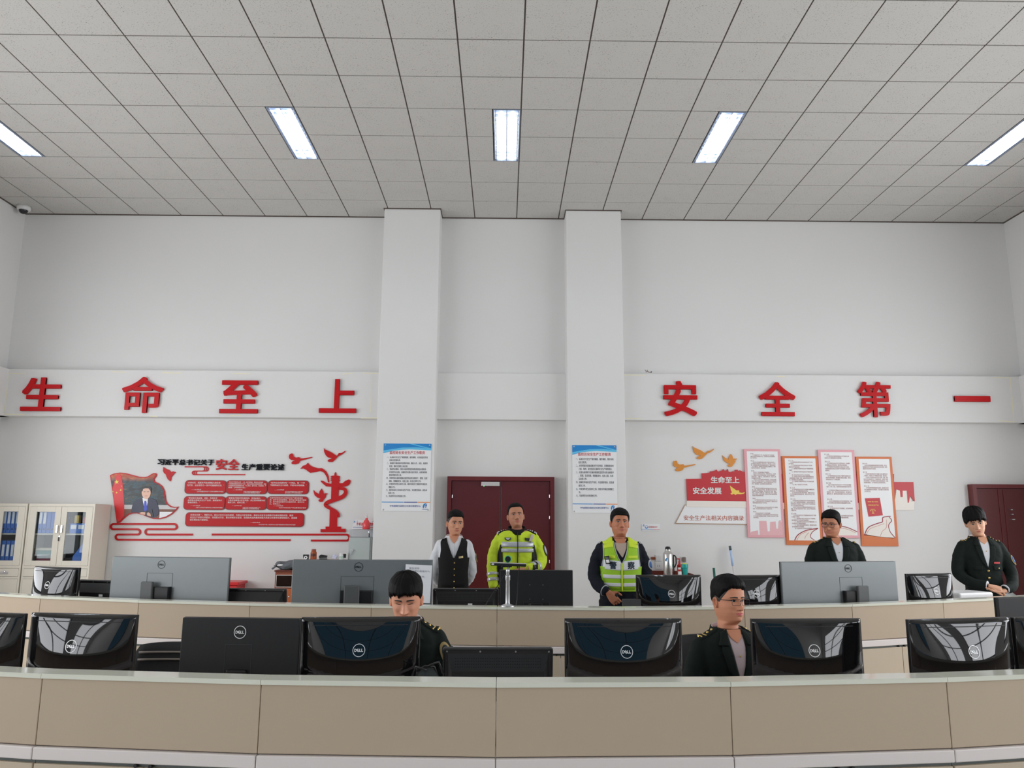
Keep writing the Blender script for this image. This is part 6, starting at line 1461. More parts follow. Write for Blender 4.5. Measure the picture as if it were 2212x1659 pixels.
q = cloth_patch(p.tbvh, [(-0.148, 1.262), (-0.142, 1.234)], [(-0.122, 1.266), (-0.116, 1.238)], 3, 3, 0.051, 0.002); p.part('camera_label', p.up(q), mat('sticker_white', sc(205, 205, 205, 1.6), 0.5), rec)
for sg in (-1, 1): p.shoulder_board(sg, navy_cloth, mm=MATS['rank_silver'], kind='police', x0=0.10)
p.arm_badge(1, 0.32, badge_silver, badge_blue, (1, -0.6, 0), 0.038)
p.sleeve_band(0, 0.88, 0.90, grey_pipe, 0.003, 'cuff_tab')
Mh = frame_matrix((-0.143, -0.205, 0.980), (0.62, -0.12, -0.72), (-0.1, 1, 0.25))
p.finish(arms, [(-1, Mh, ((0.35, 0.7, 0.5), (0.45, 0.8, 0.5), (0.55, 0.85, 0.5), (0.6, 0.85, 0.5)), (0.75, -0.25, -0.6), (0.25, -0.3, -0.9)), (1, frame_matrix((0.248, -0.07, 0.835), (0, -0.15, -1), (-1, 0, 0)), (0.35, 0.4, 0.4, 0.45), (0.7, -0.3, -0.6), (0.2, -0.4, -0.85))])
o_ = thing('handheld_radio', 'small black handheld radio in the hand of the police vest man', 'radio', (0, 0, 0))
q = MB(); q.box(-0.014, 0.014, -0.011, 0.011, -0.042, 0.030, 0.005); Mw = Matrix.Translation((1.036, 7.1, 0)) @ Matrix.Rotation(math.radians(-2), 4, 'Z') @ Matrix.Scale(0.972, 4) @ Matrix.Translation((-0.070, -0.215, 0.940)) @ Matrix.Rotation(0.35, 4, 'Y')
q.v = [tuple(Mw @ Vector(v)) for v in q.v]; q.build('case', rim_black, o_, True)
q = MB(); q.tube([(0.008, 0, 0.028), (0.010, 0, 0.052)], 0.0045, 10); q.v = [tuple(Mw @ Vector(v)) for v in q.v]; q.build('antenna', rim_black, o_, True)

# ---- 4: standing man with glasses
p = Person('standing person in dark green uniform and glasses behind the right wide grey monitor', (3.05, 7.3), -6, 0.980,
           dict(skin=(180, 122, 94), skin_name='skin_shade', head=(-34, 8, 2), neck=0.014, hs=0.95, tw=1.12, td=1.15, eye_open=0.0046, gaze=-0.003, fat=1.16, cheek=1.6, brow=0.1355))
p.face(); p.hair(hair_line(0.180, 0.160, 0.100, 0.06), top=0.022, side=0.010, jag=0.001, seed=6)
p.glasses(0.0255, 0.0175, rim=0.0020, m=mat('plum_frame', (0.05, 0.015, 0.022), 0.3))
arms = [[(-0.195, 0.005, 1.358), (-0.235, 0.01, 1.24), (-0.25, 0.02, 1.10), (-0.235, 0.0, 0.97), (-0.20, -0.03, 0.86)], [(0.195, 0.005, 1.358), (0.24, 0.01, 1.24), (0.258, 0.02, 1.10), (0.245, 0.0, 0.97), (0.21, -0.03, 0.86)]]
uniform(p, arms, white_cloth, None, brass_plate, 1.20, (1.175, 1.06), seed=4)
p.finish(arms, [(1, frame_matrix((-0.197, -0.035, 0.83), (0.05, -0.1, -1), (1, 0.1, 0)), (0.35, 0.4, 0.4, 0.45), (0.7, -0.3, -0.6), (0.2, -0.4, -0.85)), (-1, frame_matrix((0.207, -0.035, 0.83), (-0.05, -0.1, -1), (-1, 0.1, 0)), (0.35, 0.4, 0.4, 0.45), (0.7, -0.3, -0.6), (0.2, -0.4, -0.85))])

# ---- 5: young man at the right with clasped hands
p = Person('person with long fringe in dark green uniform standing with clasped hands', (4.50, 7.45), -10, 0.99,
           dict(skin=(196, 148, 120), skin_name='skin_fair', head=(-16, 14, -9), neck=0.022, hs=1.0, tw=0.98, td=1.0, eye_open=0.0050, gaze=0.001, brow=0.133, mouth_w=0.019, cheek=0.8))
p.face(); p.hair(hair_line(0.158, 0.136, 0.108, 0.06), top=0.034, side=0.020, jag=0.024, jf=4.2, seed=8, fringe_off=0.010, tuft=0.008)
arms = [[(-0.180, 0.005, 1.362), (-0.235, 0.0, 1.24), (-0.265, -0.03, 1.11), (-0.19, -0.16, 1.03), (-0.075, -0.24, 1.015)], [(0.180, 0.005, 1.362), (0.24, 0.0, 1.24), (0.275, -0.03, 1.10), (0.20, -0.17, 1.01), (0.085, -0.25, 0.985)]]
uniform(p, arms, white_cloth, None, red_plate, 1.17, (1.14, 1.075), seed=5)
p.arm_badge(1, 0.30, badge_gold, badge_blue, (1, -0.7, 0), 0.032)
for i in (0, 1): p.sleeve_band(i, 0.985, 1.0, white_cloth, 0.001, 'shirt_cuff')
p.finish(arms, [(1, frame_matrix((-0.062, -0.25, 1.010), (0.86, -0.18, -0.22), (0.05, 0.45, -0.9)), ((0.5, 0.6, 0.4), (0.5, 0.6, 0.4), (0.55, 0.6, 0.4), (0.6, 0.6, 0.4)), (0.55, -0.2, -0.8), (0.1, -0.3, -0.95)),
               (-1, frame_matrix((0.075, -0.262, 0.972), (-0.93, -0.12, 0.0), (0, -0.25, 1)), ((0.15, 0.25, 0.2), (0.15, 0.2, 0.2), (0.18, 0.25, 0.2), (0.2, 0.3, 0.2)), (0.55, -0.4, -0.75), (0.1, -0.2, -0.97))])

# ---- 6: man reading with head bowed, front row
p = Person('person in dark green uniform sitting with head bowed and eyes cast down', (-0.520, 4.36), 0, 1.0,
           dict(skin=(202, 142, 114), skin_name='skin_warm', head=(1, 11, -1), hs=0.99, dz=-0.425, lean=4, tw=1.06, td=1.0, eye_open=0.0010, brow=0.1365, fat=1.02, cheek=1.0))
p.face(); p.hair(hair_line(0.166, 0.156, 0.118, 0.05), top=0.030, side=0.013, jag=0.018, jf=9.0, seed=11, fringe_off=0.006, tuft=0.004)
arms = [[(-0.180, 0.005, 1.362), (-0.235, -0.03, 1.24), (-0.26, -0.11, 1.14), (-0.20, -0.24, 1.15), (-0.11, -0.33, 1.165)], [(0.180, 0.005, 1.362), (0.235, -0.03, 1.24), (0.265, -0.10, 1.13), (0.22, -0.24, 1.145), (0.13, -0.33, 1.165)]]
uniform(p, arms, white_cloth, 'C0007', orange_plate, 1.16, (1.13, 1.05), seed=7)
p.arm_badge(1, 0.20, badge_gold, badge_dark, (0.6, -1, 0), 0.036)
p.finish(arms, [(1, frame_matrix((-0.10, -0.345, 1.168), (0.35, -0.9, -0.02), (0, 0, -1)), (0.3, 0.3, 0.3, 0.35), (0.6, -0.3, -0.7), (0.2, -0.3, -0.9)), (-1, frame_matrix((0.12, -0.345, 1.168), (-0.35, -0.9, -0.02), (0, 0, -1)), (0.3, 0.3, 0.3, 0.35), (0.6, -0.3, -0.7), (0.2, -0.3, -0.9))], legs='sit')

# ---- 7: seated man with glasses, front row
p = Person('person in dark green uniform and thin glasses sitting and looking right', (1.245, 4.46), 12, 1.0,
           dict(skin=(196, 134, 104), skin_name='skin_warm_two', head=(12, 1, 1), hs=0.97, neck=0.028, dz=-0.473, tw=1.08, td=1.0, eye_open=0.0052, gaze=0.003, brow=0.136, fat=1.03, smile=1.0, lip=mat('lip_pink', sc(190, 96, 100, 1.5), 0.4)))
p.face(); p.hair(hair_line(0.186, 0.166, 0.128, 0.07), top=0.026, side=0.008, jag=0.008, jf=6.0, seed=13, fade=hair_line(0.188, 0.150, 0.100, 0.05))
p.glasses(0.0290, 0.0180, rim=0.0012)
arms = [[(-0.182, 0.005, 1.362), (-0.235, -0.01, 1.24), (-0.275, -0.06, 1.13), (-0.22, -0.20, 1.19), (-0.11, -0.31, 1.215)], [(0.182, 0.005, 1.362), (0.235, -0.02, 1.24), (0.26, -0.09, 1.15), (0.22, -0.22, 1.19), (0.13, -0.31, 1.215)]]
uniform(p, arms, pink_cloth, None, brass_plate, 1.18, (1.155, 1.05), seed=9)
p.finish(arms, [(1, frame_matrix((-0.10, -0.325, 1.218), (0.35, -0.9, -0.02), (0, 0, -1)), (0.3, 0.3, 0.3, 0.35), (0.6, -0.3, -0.7), (0.2, -0.3, -0.9)), (-1, frame_matrix((0.12, -0.325, 1.218), (-0.35, -0.9, -0.02), (0, 0, -1)), (0.3, 0.3, 0.3, 0.35), (0.6, -0.3, -0.7), (0.2, -0.3, -0.9))], legs='sit')
# ================================================================== FILE CABINETS AND THE THINGS IN THEM
cab_m = mat('cabinet_cream', sc(186, 180, 168, 1.6), 0.45, spec=0.35, var=0.02)
cab_shade = mat('cabinet_inside_shade', sc(84, 82, 78, 1.2), 0.7)  # shade inside the cabinets, put into the colour as dark grey
chrome = mat('chrome', (0.75, 0.75, 0.77), 0.15, 0.95)
cab_glass = bpy.data.materials.new('cabinet_glass'); cab_glass.use_nodes = True; MATS['cabinet_glass'] = cab_glass
_n = cab_glass.node_tree; _n.nodes.clear(); _t = _n.nodes.new('ShaderNodeBsdfTransparent'); _t.inputs['Color'].default_value = (0.86, 0.89, 0.90, 1); _g = _n.nodes.new('ShaderNodeBsdfGlossy'); _g.inputs['Roughness'].default_value = 0.02
_x = _n.nodes.new('ShaderNodeMixShader'); _x.inputs[0].default_value = 0.03; _o = _n.nodes.new('ShaderNodeOutputMaterial')
_n.links.new(_t.outputs[0], _x.inputs[1]); _n.links.new(_g.outputs[0], _x.inputs[2]); _n.links.new(_x.outputs[0], _o.inputs[0])
CY, CB, CH = 10.15, 10.555, 1.745
def cabinet(label, x0, x1):
    w = x1 - x0; root = thing('file_cabinet', label, 'cabinet', ((x0 + x1) / 2, CB, 0), 0, 'cream steel file cabinets')
    d = CY - CB; h = w / 2
    m = MB(); t = 0.018
    m.box(-h, -h + t, d + 0.02, 0, 0.04, CH); m.box(h - t, h, d + 0.02, 0, 0.04, CH); m.box(-h + t, h - t, d + 0.02, 0, CH - t, CH); m.box(-h + t, h - t, -0.004, 0, 0.04, CH - t)
    m.box(-h + t, h - t, d + 0.02, -0.015, 0.94, 0.96); m.box(-h + t, h - t, d + 0.02, -0.015, 0.04, 0.06); m.box(-h, h, d, d + 0.021, CH - 0.035, CH); m.box(-h, -h + 0.022, d, d + 0.021, 0.04, CH - 0.035); m.box(h - 0.022, h, d, d + 0.021, 0.04, CH - 0.035)
    m.box(-h + 0.022, h - 0.022, d, d + 0.021, 0.935, 0.967); m.box(-h + 0.022, h - 0.022, d, d + 0.021, 0.806, 0.83); m.build('carcass', cab_m, root)
    m = MB(); m.box(-h + t, h - t, -0.014, -0.005, 0.97, CH - t - 0.002); m.build('shaded_back', cab_shade, root)  # dark sheet over the cream back paints the interior's shade
    m = MB(); m.box(-h + t, h - t, d + 0.04, -0.016, 1.352, 1.37); m.build('shelf', cab_m, root)
    m = MB(); m.box(-h + 0.02, h - 0.02, d + 0.05, 0, 0, 0.04); m.build('plinth', plinth_mat, root)
    for sg in (-1, 1):
        a, b = (-h + 0.024, -0.002) if sg < 0 else (0.002, h - 0.024)
        z0, z1 = 0.969, CH - 0.037; st = 0.072 if sg < 0 else 0.062; ea, eb = (a + 0.095, b - 0.068) if sg < 0 else (a + 0.068, b - 0.095)
        ea, eb = (a + 0.085, b - 0.075) if sg < 0 else (a + 0.072, b - 0.085)
        m = MB(); m.box(a, ea, d - 0.004, d + 0.016, z0, z1, 0.002, 1); m.box(eb, b, d - 0.004, d + 0.016, z0, z1, 0.002, 1); m.box(ea, eb, d - 0.004, d + 0.016, z0, 1.03); m.box(ea, eb, d - 0.004, d + 0.016, 1.642, z1); dr = m.build('glazed_door', cab_m, root)
        m = MB(); m.box(ea - 0.004, eb + 0.004, d + 0.004, d + 0.007, 1.026, 1.646); m.build('glass_pane', cab_glass, dr)
        m = MB(); x = sg * 0.030; m.box(x - 0.012, x + 0.012, d - 0.022, d - 0.016, 1.38, 1.475, 0.003); m.box(x - 0.01, x + 0.01, d - 0.018, d - 0.003, 1.385, 1.40); m.box(x - 0.01, x + 0.01, d - 0.018, d - 0.003, 1.455, 1.47); m.build('handle', chrome, dr)
        m = MB(); m.box(a, b, d - 0.004, d + 0.016, 0.834, 0.932, 0.002, 1); dw = m.build('drawer', cab_m, root)
        m = MB(); x = (a + b) / 2; m.box(x - 0.05, x + 0.05, d - 0.012, d - 0.003, 0.862, 0.892, 0.004); m.sphere((x + 0.005, d - 0.012, 0.892), (0.016, 0.008, 0.014), 12, 8); m.build('handle', chrome, dw)
        m = MB(); m.box(a, b, d - 0.004, d + 0.016, 0.062, 0.803, 0.002, 1); m.build('lower_door', cab_m, root)
    m = MB(); m.lathe([(0.0, d - 0.014), (0.009, d - 0.014), (0.010, d - 0.003)], (0.012, 0, 1.335), 14, 'y'); lk = m.build('lock', chrome, root)
    m = MB(); m.box(0.0, 0.012, d - 0.02, d - 0.014, 1.275, 1.325, 0.002); m.build('key', dark, lk)
    return root
cabinet('cream file cabinet cut by the left edge, full of blue binders', XL + 0.012, -6.118)
cabinet('cream file cabinet with chrome handles below the flag picture, binders and papers inside', -6.10, -5.255)
blue_b = mat('binder_blue', sc(40, 92, 168, 1.5), 0.4); blue_d2 = mat('binder_dark_blue', sc(28, 62, 128, 1.4), 0.4); label_w = mat('spine_label', sc(200, 202, 204, 1.6), 0.6)
def binder():
    root = thing('ring_binder', '', 'binder', (0, 0, 0), 0)
    m = MB(); m.box(-0.024, 0.024, 0, 0.25, 0, 0.315, 0.003, 1); m.build('cover', blue_b, root)
    m = MB(); m.box(-0.015, 0.015, -0.0015, 0.001, 0.12, 0.265); m.build('spine_label', label_w, root)
    m = MB(); m.lathe([(0.006, -0.003), (0.010, -0.002), (0.010, 0.001)], (0, 0, 0.05), 14, 'y'); m.build('finger_ring', rim_black, root)
    return root
_b = None
def put_binders(xs, z, label, group, y=10.185, labeled=True):
    global _b
    for x in xs:
        o = binder() if _b is None else copy_tree(_b); _b = _b or o
        o.location = (x, y, z); o['label'] = label; o['group'] = group
        if not labeled:
            for ch in list(o.children):
                if ch.name.startswith('spine_label'): bpy.data.objects.remove(ch)
ORD = ['rightmost', 'second from the right', 'third from the right', 'fourth from the right', 'fifth from the right', 'sixth from the right']
for k in range(6): put_binders([-6.20 - 0.053 * k], 1.372, 'blue binder with white label, %s on the upper left shelf' % ORD[k], 'binders on the upper left shelf')
for k in range(5): put_binders([-6.215 - 0.058 * k], 0.962, 'blue binder with white label, %s on the lower left shelf' % ORD[k], 'binders on the lower left shelf')
for k, nm in enumerate(('leftmost', 'second')): put_binders([-5.955 + 0.053 * k], 1.372, 'blue binder with white label, %s behind the left glass door of the second cabinet' % nm, 'labelled binders in the second cabinet')
for k, nm in enumerate(('next to the labelled ones', 'in the middle of three', 'nearest the door handle')): put_binders([-5.848 + 0.053 * k], 1.372, 'plain blue binder %s behind the second cabinet\'s glass' % nm, 'plain binders in the second cabinet', labeled=False)
root = thing('desk_tray', 'blue desk drawer unit with three white labels behind the right glass door', 'box', (-5.43, 10.19, 1.372))
m = MB(); m.box(-0.145, 0.145, 0, 0.24, 0, 0.125, 0.004, 1); tb_ = m.build('case', blue_b, root)
for x in (-0.095, 0.0, 0.095):
    m = MB(); m.box(x - 0.036, x + 0.036, -0.002, 0.002, 0.055, 0.105); m.build('label_card', label_w, root)
tag((lambda m_: (m_.box(-5.56, -5.50, 10.25, 10.31, 1.498, 1.60, 0.004, 1), m_.build('yellow_box', mat('yellow_card', sc(206, 170, 72, 1.5), 0.5)))[1])(MB()), 'small yellow box on the blue desk drawer unit', 'box')
tag((lambda m_: (m_.box(-5.45, -5.39, 10.25, 10.33, 1.498, 1.575, 0.012, 3), m_.build('red_pouch', mat('red_pouch', sc(150, 36, 42, 1.5), 0.5)))[1])(MB()), 'small red pouch on the blue desk drawer unit', 'pouch')
root = thing('magazine_file', 'blue slanted magazine file with papers on the lower shelf behind the right glass door', 'file holder', (-5.40, 10.19, 0.962))
m = MB(); m.prism([(-0.10, 0), (0.12, 0), (0.12, 0.35), (0.06, 0.35), (-0.10, 0.12)], 0, 0.006); m.prism([(-0.10, 0), (0.12, 0), (0.12, 0.35), (0.06, 0.35), (-0.10, 0.12)], 0.09, 0.096); m.box(-0.10, 0.12, 0, 0.096, 0, 0.006); m.box(0.114, 0.12, 0, 0.096, 0, 0.30); m.build('holder', blue_b, root)
m = MB(); m.box(-0.02, 0.10, 0.03, 0.07, 0.008, 0.24); m.build('papers', label_w, root)
for k, (nm, lab, cat, z, hh, mm, dx, rot) in enumerate((('red_folder', 'dark red folder at the bottom of the paper pile behind the left glass door', 'folder', 0.962, 0.09, mat('folder_red', sc(124, 44, 62, 1.4), 0.5), 0.0, 0), ('paper_stack', 'white paper stack on the dark red folder', 'papers', 1.053, 0.05, label_w, 0.01, 0.03),
                                                   ('green_folder', 'green folder lying on the white paper stack', 'folder', 1.104, 0.05, mat('folder_green', sc(52, 110, 104, 1.4), 0.5), -0.01, -0.06), ('cream_paper', 'cream papers on top of the green folder', 'papers', 1.155, 0.03, mat('cream_paper', sc(186, 178, 156, 1.5), 0.6), -0.015, -0.08))):
    m = MB(); m.box(-0.125, 0.125, 0, 0.22, 0, hh, 0.004, 1); o = m.build(nm, mm); o.location = (-5.86 + dx, 10.22, z); o.rotation_euler = (0, 0, rot * 0.5); tag(o, lab, cat)
# ================================================================== WALL BOXES, SHELF THINGS AT THE LEFT COLUMN
clear = bpy.data.materials.new('clear_acrylic'); clear.use_nodes = True; MATS['clear_acrylic'] = clear
_n = clear.node_tree; _n.nodes.clear(); _t = _n.nodes.new('ShaderNodeBsdfTransparent'); _t.inputs['Color'].default_value = (0.93, 0.94, 0.95, 1); _g = _n.nodes.new('ShaderNodeBsdfGlossy'); _g.inputs['Roughness'].default_value = 0.03
_x = _n.nodes.new('ShaderNodeMixShader'); _x.inputs[0].default_value = 0.08; _o = _n.nodes.new('ShaderNodeOutputMaterial')
_n.links.new(_t.outputs[0], _x.inputs[1]); _n.links.new(_g.outputs[0], _x.inputs[2]); _n.links.new(_x.outputs[0], _o.inputs[0])
root = thing('key_cabinet', 'grey steel wall cabinet with a key in its lock beside the left column', 'wall cabinet', (-1.893, YB, 0.93))
m = MB(); m.box(-0.145, 0.155, -0.155, -0.002, 0, 0.408, 0.004, 1); m.build('case', mat('key_cabinet_grey', sc(150, 154, 152, 1.35), 0.4), root)
m = MB(); m.box(-0.140, 0.135, -0.172, -0.154, 0.006, 0.402, 0.004, 1); d_ = m.build('door', mat('key_cabinet_door', sc(160, 168, 166, 1.4), 0.38), root)
m = MB(); m.lathe([(0, -0.188), (0.013, -0.186), (0.014, -0.17)], (-0.10, 0, 0.245), 14, 'y'); lk = m.build('lock', chrome, d_, True)
m = MB(); m.box(-0.106, -0.094, -0.194, -0.187, 0.185, 0.245, 0.002); m.box(-0.085, -0.075, -0.194, -0.187, 0.225, 0.255, 0.002); m.build('key', MATS['steel'], lk)
root = thing('phone_box', 'clear acrylic phone storage box with red characters above the grey wall cabinet', 'box', (-1.87, YB, 1.340))
m = MB(); m.box(-0.165, 0.165, -0.16, -0.154, 0, 0.095); m.box(-0.165, -0.159, -0.154, -0.004, 0, 0.095); m.box(0.159, 0.165, -0.154, -0.004, 0, 0.095); m.box(-0.159, 0.159, -0.154, -0.004, 0, 0.005); m.build('tray', clear, root)
m = MB(); m.box(-0.165, 0.165, -0.16, -0.004, 0.096, 0.101); m.build('lid', clear, root)
m = MB(); m.prism([(-0.165, 0.102), (0.165, 0.102), (0.165, 0.215), (0.155, 0.226), (-0.125, 0.226), (-0.135, 0.215)], -0.014, -0.010); bk = m.build('back_plate', board_w, root)
lettering('writing', '手机统一存放处', -0.105, 0.135, 0.150, 0.190, -0.0155, poster_red, bk, 0.03, 0.001, 1)
m = MB(); m.box(-0.15, 0.02, -0.0152, -0.0138, 0.124, 0.129); m.build('blue_line', blue_n, bk)
m = MB(); m.box(0.03, 0.155, -0.0152, -0.0138, 0.123, 0.128); m.build('red_line', poster_red, bk)
swoosh_logo(bk, -0.128, 0.200, 0.02, -0.0152)
for x in (-0.095, 0.115):
    m = MB(); m.lathe([(0, -0.018), (0.006, -0.017), (0.007, -0.0138)], (x, 0, 0.208), 12, 'y'); m.build('screw_cap', MATS['steel'], bk, True)
m = MB(); m.box(0.085, 0.11, -0.166, -0.159, 0.055, 0.080, 0.003); lk = m.build('lock', chrome, root); m = MB(); m.box(0.092, 0.103, -0.172, -0.165, 0.0, 0.05, 0.002); m.build('key', dark, lk)
def bottle(name, label, cat, loc, prof, m_body, cap=None, m_cap=None, lab=None, m_lab=None, n=22, parts=('body', 'cap', 'paper_label')):
    root = thing(name, label, cat, loc)
    m = MB(); m.lathe(prof, n=n); b = m.build(parts[0], m_body, root, auto=35)
    if cap: m = MB(); m.lathe(cap, n=n); m.build(parts[1], m_cap, root, auto=35)
    if lab:
        z0, z1, r = lab; m = MB(); a0 = PI * 1.2; vs = []; k = 10
        for i in range(k + 1):
            a = a0 + PI * 0.6 * i / k
            for rr in (r, r + 0.0012):
                for z in (z0, z1): vs.append((rr * math.cos(a), rr * math.sin(a), z))
        fs = []
        for i in range(k): a = i * 4; fs += [(a + 2, a + 6, a + 7, a + 3), (a, a + 1, a + 5, a + 4), (a + 1, a + 3, a + 7, a + 5), (a, a + 4, a + 6, a + 2)]
        fs += [(0, 2, 3, 1), (k * 4, k * 4 + 1, k * 4 + 3, k * 4 + 2)]; m.mesh(vs, fs); m.build(parts[2], m_lab, b)
    return root
red_liquid = mat('red_sanitizer', sc(206, 66, 70, 1.4), 0.2); red_plain = mat('red_plastic', sc(190, 30, 34, 1.4), 0.3)
rb_ = bottle('spray_bottle', 'red translucent spray bottle standing on the clear phone box', 'bottle', (-1.826, 10.47, 1.4415), [(0, 0), (0.046, 0), (0.050, 0.006), (0.049, 0.07), (0.030, 0.115), (0.017, 0.130), (0.016, 0.15), (0, 0.15)], red_liquid, [(0, 0.149), (0.014, 0.149), (0.014, 0.175), (0.007, 0.178), (0.006, 0.195), (0, 0.196)], white_plastic)
m = MB(); m.box(-0.006, 0.020, -0.006, 0.006, 0.192, 0.204, 0.002); m.build('nozzle', white_plastic, rb_)
root = thing('low_cabinet', 'low pale cabinet behind the wide grey monitor with the paper', 'cabinet', (-2.20, 10.50, 0))
m = MB(); m.box(-0.47, 0.14, -0.32, 0.05, 0.0, 1.03, 0.004, 1); m.build('body', cab_m, root); m = MB(); m.box(-0.48, 0.145, -0.33, 0.05, 1.031, 1.055, 0.004, 1); m.build('top', strip_white, root)
root = thing('tape_dispenser', 'small black tape dispenser left of the amber bottle', 'tape dispenser', (-2.565, 10.33, 1.055))
m = MB(); m.prism([(-0.035, 0.03), (-0.028, 0.015), (0.0, 0.0), (0.03, 0.0), (0.036, 0.035), (0.036, 0.062), (-0.035, 0.062)], -0.02, 0.02); m.build('holder', rim_black, root); m = MB(); m.lathe([(0.010, -0.01), (0.022, -0.01), (0.022, 0.01), (0.010, 0.01)], (0.0, -0.012, 0.024), 18, 'y', True); m.build('tape_roll', label_w, root)
bottle('amber_bottle', 'amber brown bottle on the low cabinet left of the grey wall cabinet', 'bottle', (-2.474, 10.35, 1.055), [(0, 0), (0.038, 0), (0.040, 0.01), (0.040, 0.085), (0.030, 0.105), (0.028, 0.110), (0, 0.110)], mat('amber', sc(140, 66, 30, 1.5), 0.2), [(0, 0.109), (0.030, 0.109), (0.029, 0.128), (0.020, 0.130), (0, 0.130)], mat('amber_cap', sc(120, 52, 26, 1.4), 0.35), (0.04, 0.075, 0.041), mat('amber_label', sc(80, 34, 20), 0.5))
root = thing('stapler', 'black stapler lying between the amber bottle and the crumpled paper', 'stapler', (-2.345, 10.34, 1.055))
m = MB(); m.box(-0.05, 0.05, -0.016, 0.016, 0, 0.014, 0.004); m.build('base', rim_black, root); m = MB(); m.prism([(-0.052, 0.018), (0.045, 0.022), (0.052, 0.05), (-0.03, 0.062), (-0.055, 0.045)], -0.014, 0.014); m.build('arm', rim_black, root)
m = MB()
random.seed(4)
bm = bmesh.new(); bmesh.ops.create_icosphere(bm, subdivisions=3, radius=0.038)
for v in bm.verts: v.co *= 0.72 + 0.5 * abs(noise.noise(v.co * 38)); v.co.z = v.co.z * 0.95 + 0.036
m._bm(bm); o = m.build('crumpled_paper', mat('bluish_paper', sc(176, 178, 196, 1.5), 0.7)); o.location = (-2.199, 10.35, 1.055); tag(o, 'crumpled bluish paper ball beside the white pill bottle', 'paper')
bottle('pill_bottle', 'white pill bottle with green label next to the dark cube', 'bottle', (-2.115, 10.35, 1.055), [(0, 0), (0.026, 0), (0.027, 0.004), (0.027, 0.052), (0.022, 0.06), (0, 0.06)], white_plastic, [(0, 0.059), (0.024, 0.059), (0.024, 0.080), (0, 0.081)], white_plastic, (0.01, 0.045, 0.0275), mat('pale_green_label', sc(150, 170, 160, 1.5), 0.5))
root = thing('desk_clock', 'small dark square desk clock in a white frame beside the grey wall cabinet', 'clock', (-2.070, 10.38, 1.055))
m = MB(); m.box(-0.026, 0.034, -0.015, 0.015, 0, 0.085, 0.003); m.build('case', white_plastic, root); m = MB(); m.box(-0.022, 0.014, -0.018, -0.0145, 0.022, 0.072); m.build('dial', dark, root)
wood_red = mat('red_brown_wood', sc(118, 58, 36, 1.5), 0.4, var=0.15, vscale=6); wood_dk = mat('dark_wood', sc(96, 42, 30, 1.4), 0.35, var=0.15, vscale=6)
root = thing('wood_cabinet', 'red-brown wooden cabinet with a dark glass door under the grey cloth bundle', 'cabinet', (-2.78, 10.50, 0))
m = MB(); m.box(-0.135, 0.10, -0.30, 0.05, 0, 0.905, 0.004, 1); m.build('body', wood_red, root); m = MB(); m.box(-0.145, 0.105, -0.315, 0.05, 0.906, 0.925, 0.003, 1); m.build('top', wood_dk, root)
m = MB(); m.box(-0.118, 0.09, -0.312, -0.302, 0.715, 0.868); dd = m.build('door', mat('door_trim_white', sc(190, 184, 178, 1.5), 0.4), root); m = MB(); m.box(-0.110, 0.082, -0.3145, -0.3115, 0.723, 0.860); m.build('dark_pane', mat('dark_pane', (0.02, 0.01, 0.008), 0.12), dd)
m = MB(); m.box(-0.118, 0.09, -0.312, -0.302, 0.50, 0.695, 0.003); dd = m.build('drawer', mat('orange_wood', sc(160, 86, 46, 1.5), 0.4), root); m = MB(); m.sphere((0.06, -0.318, 0.60), 0.010, 12, 8); m.build('knob', chrome, dd, True)
cl_mat = mat('grey_jacket_cloth', sc(96, 100, 104, 1.3), 0.9, bump=0.2, bscale=200)
bm = bmesh.new(); bmesh.ops.create_icosphere(bm, subdivisions=4, radius=1.0)
for v in bm.verts:
    k = 1 + 0.22 * noise.noise(v.co * 2.2) + 0.08 * noise.noise(v.co * 6); v.co = Vector((v.co.x * 0.20 * k, v.co.y * 0.14 * k, max(-0.052, v.co.z * 0.062 * k + 0.012 * math.sin(v.co.x * 6)) + 0.053))
root = thing('cloth_bundle', 'folded dark grey jacket lying on the red-brown wooden cabinet', 'clothing', (-2.76, 10.34, 0.926))
m = MB(); m._bm(bm); m.build('bundle', cl_mat, root, True)
m = MB(); m.tube(spline([(-0.10, -0.11, 0.085), (-0.15, -0.10, 0.075), (-0.175, -0.09, 0.04), (-0.215, -0.08, 0.012)], 5) if 'spline' in globals() else [(-0.10, -0.11, 0.085), (-0.15, -0.10, 0.075), (-0.175, -0.09, 0.04), (-0.215, -0.08, 0.012)], 0.012, 10); m.build('sleeve', cl_mat, root, True)
m = MB(); m.sphere((-0.10, -0.125, 0.06), (0.045, 0.02, 0.012), 14, 8); m.build('lining', mat('white_lining', sc(206, 206, 204, 1.5), 0.8), root, True)
root = thing('red_box', 'bright red chest with small gold clasps behind the left touchscreen', 'box', (-3.485, 10.36, 0))
rd_m = mat('chest_red', sc(186, 26, 30, 1.4), 0.35)
m = MB(); m.box(-0.19, 0.09, -0.16, 0.17, 0, 0.735, 0.004, 1); m.build('body', rd_m, root); m = MB(); m.box(-0.20, 0.12, -0.18, 0.18, 0.737, 0.775, 0.006, 2); m.build('lid', rd_m, root)
for x in (-0.07, 0.055):
    m = MB(); m.box(x - 0.03, x + 0.03, -0.172, -0.160, 0.675, 0.70, 0.005); m.build('clasp', gold_brass if 'gold_brass' in globals() else mat('gold_brass', (0.6, 0.42, 0.15), 0.3, 0.9), root)
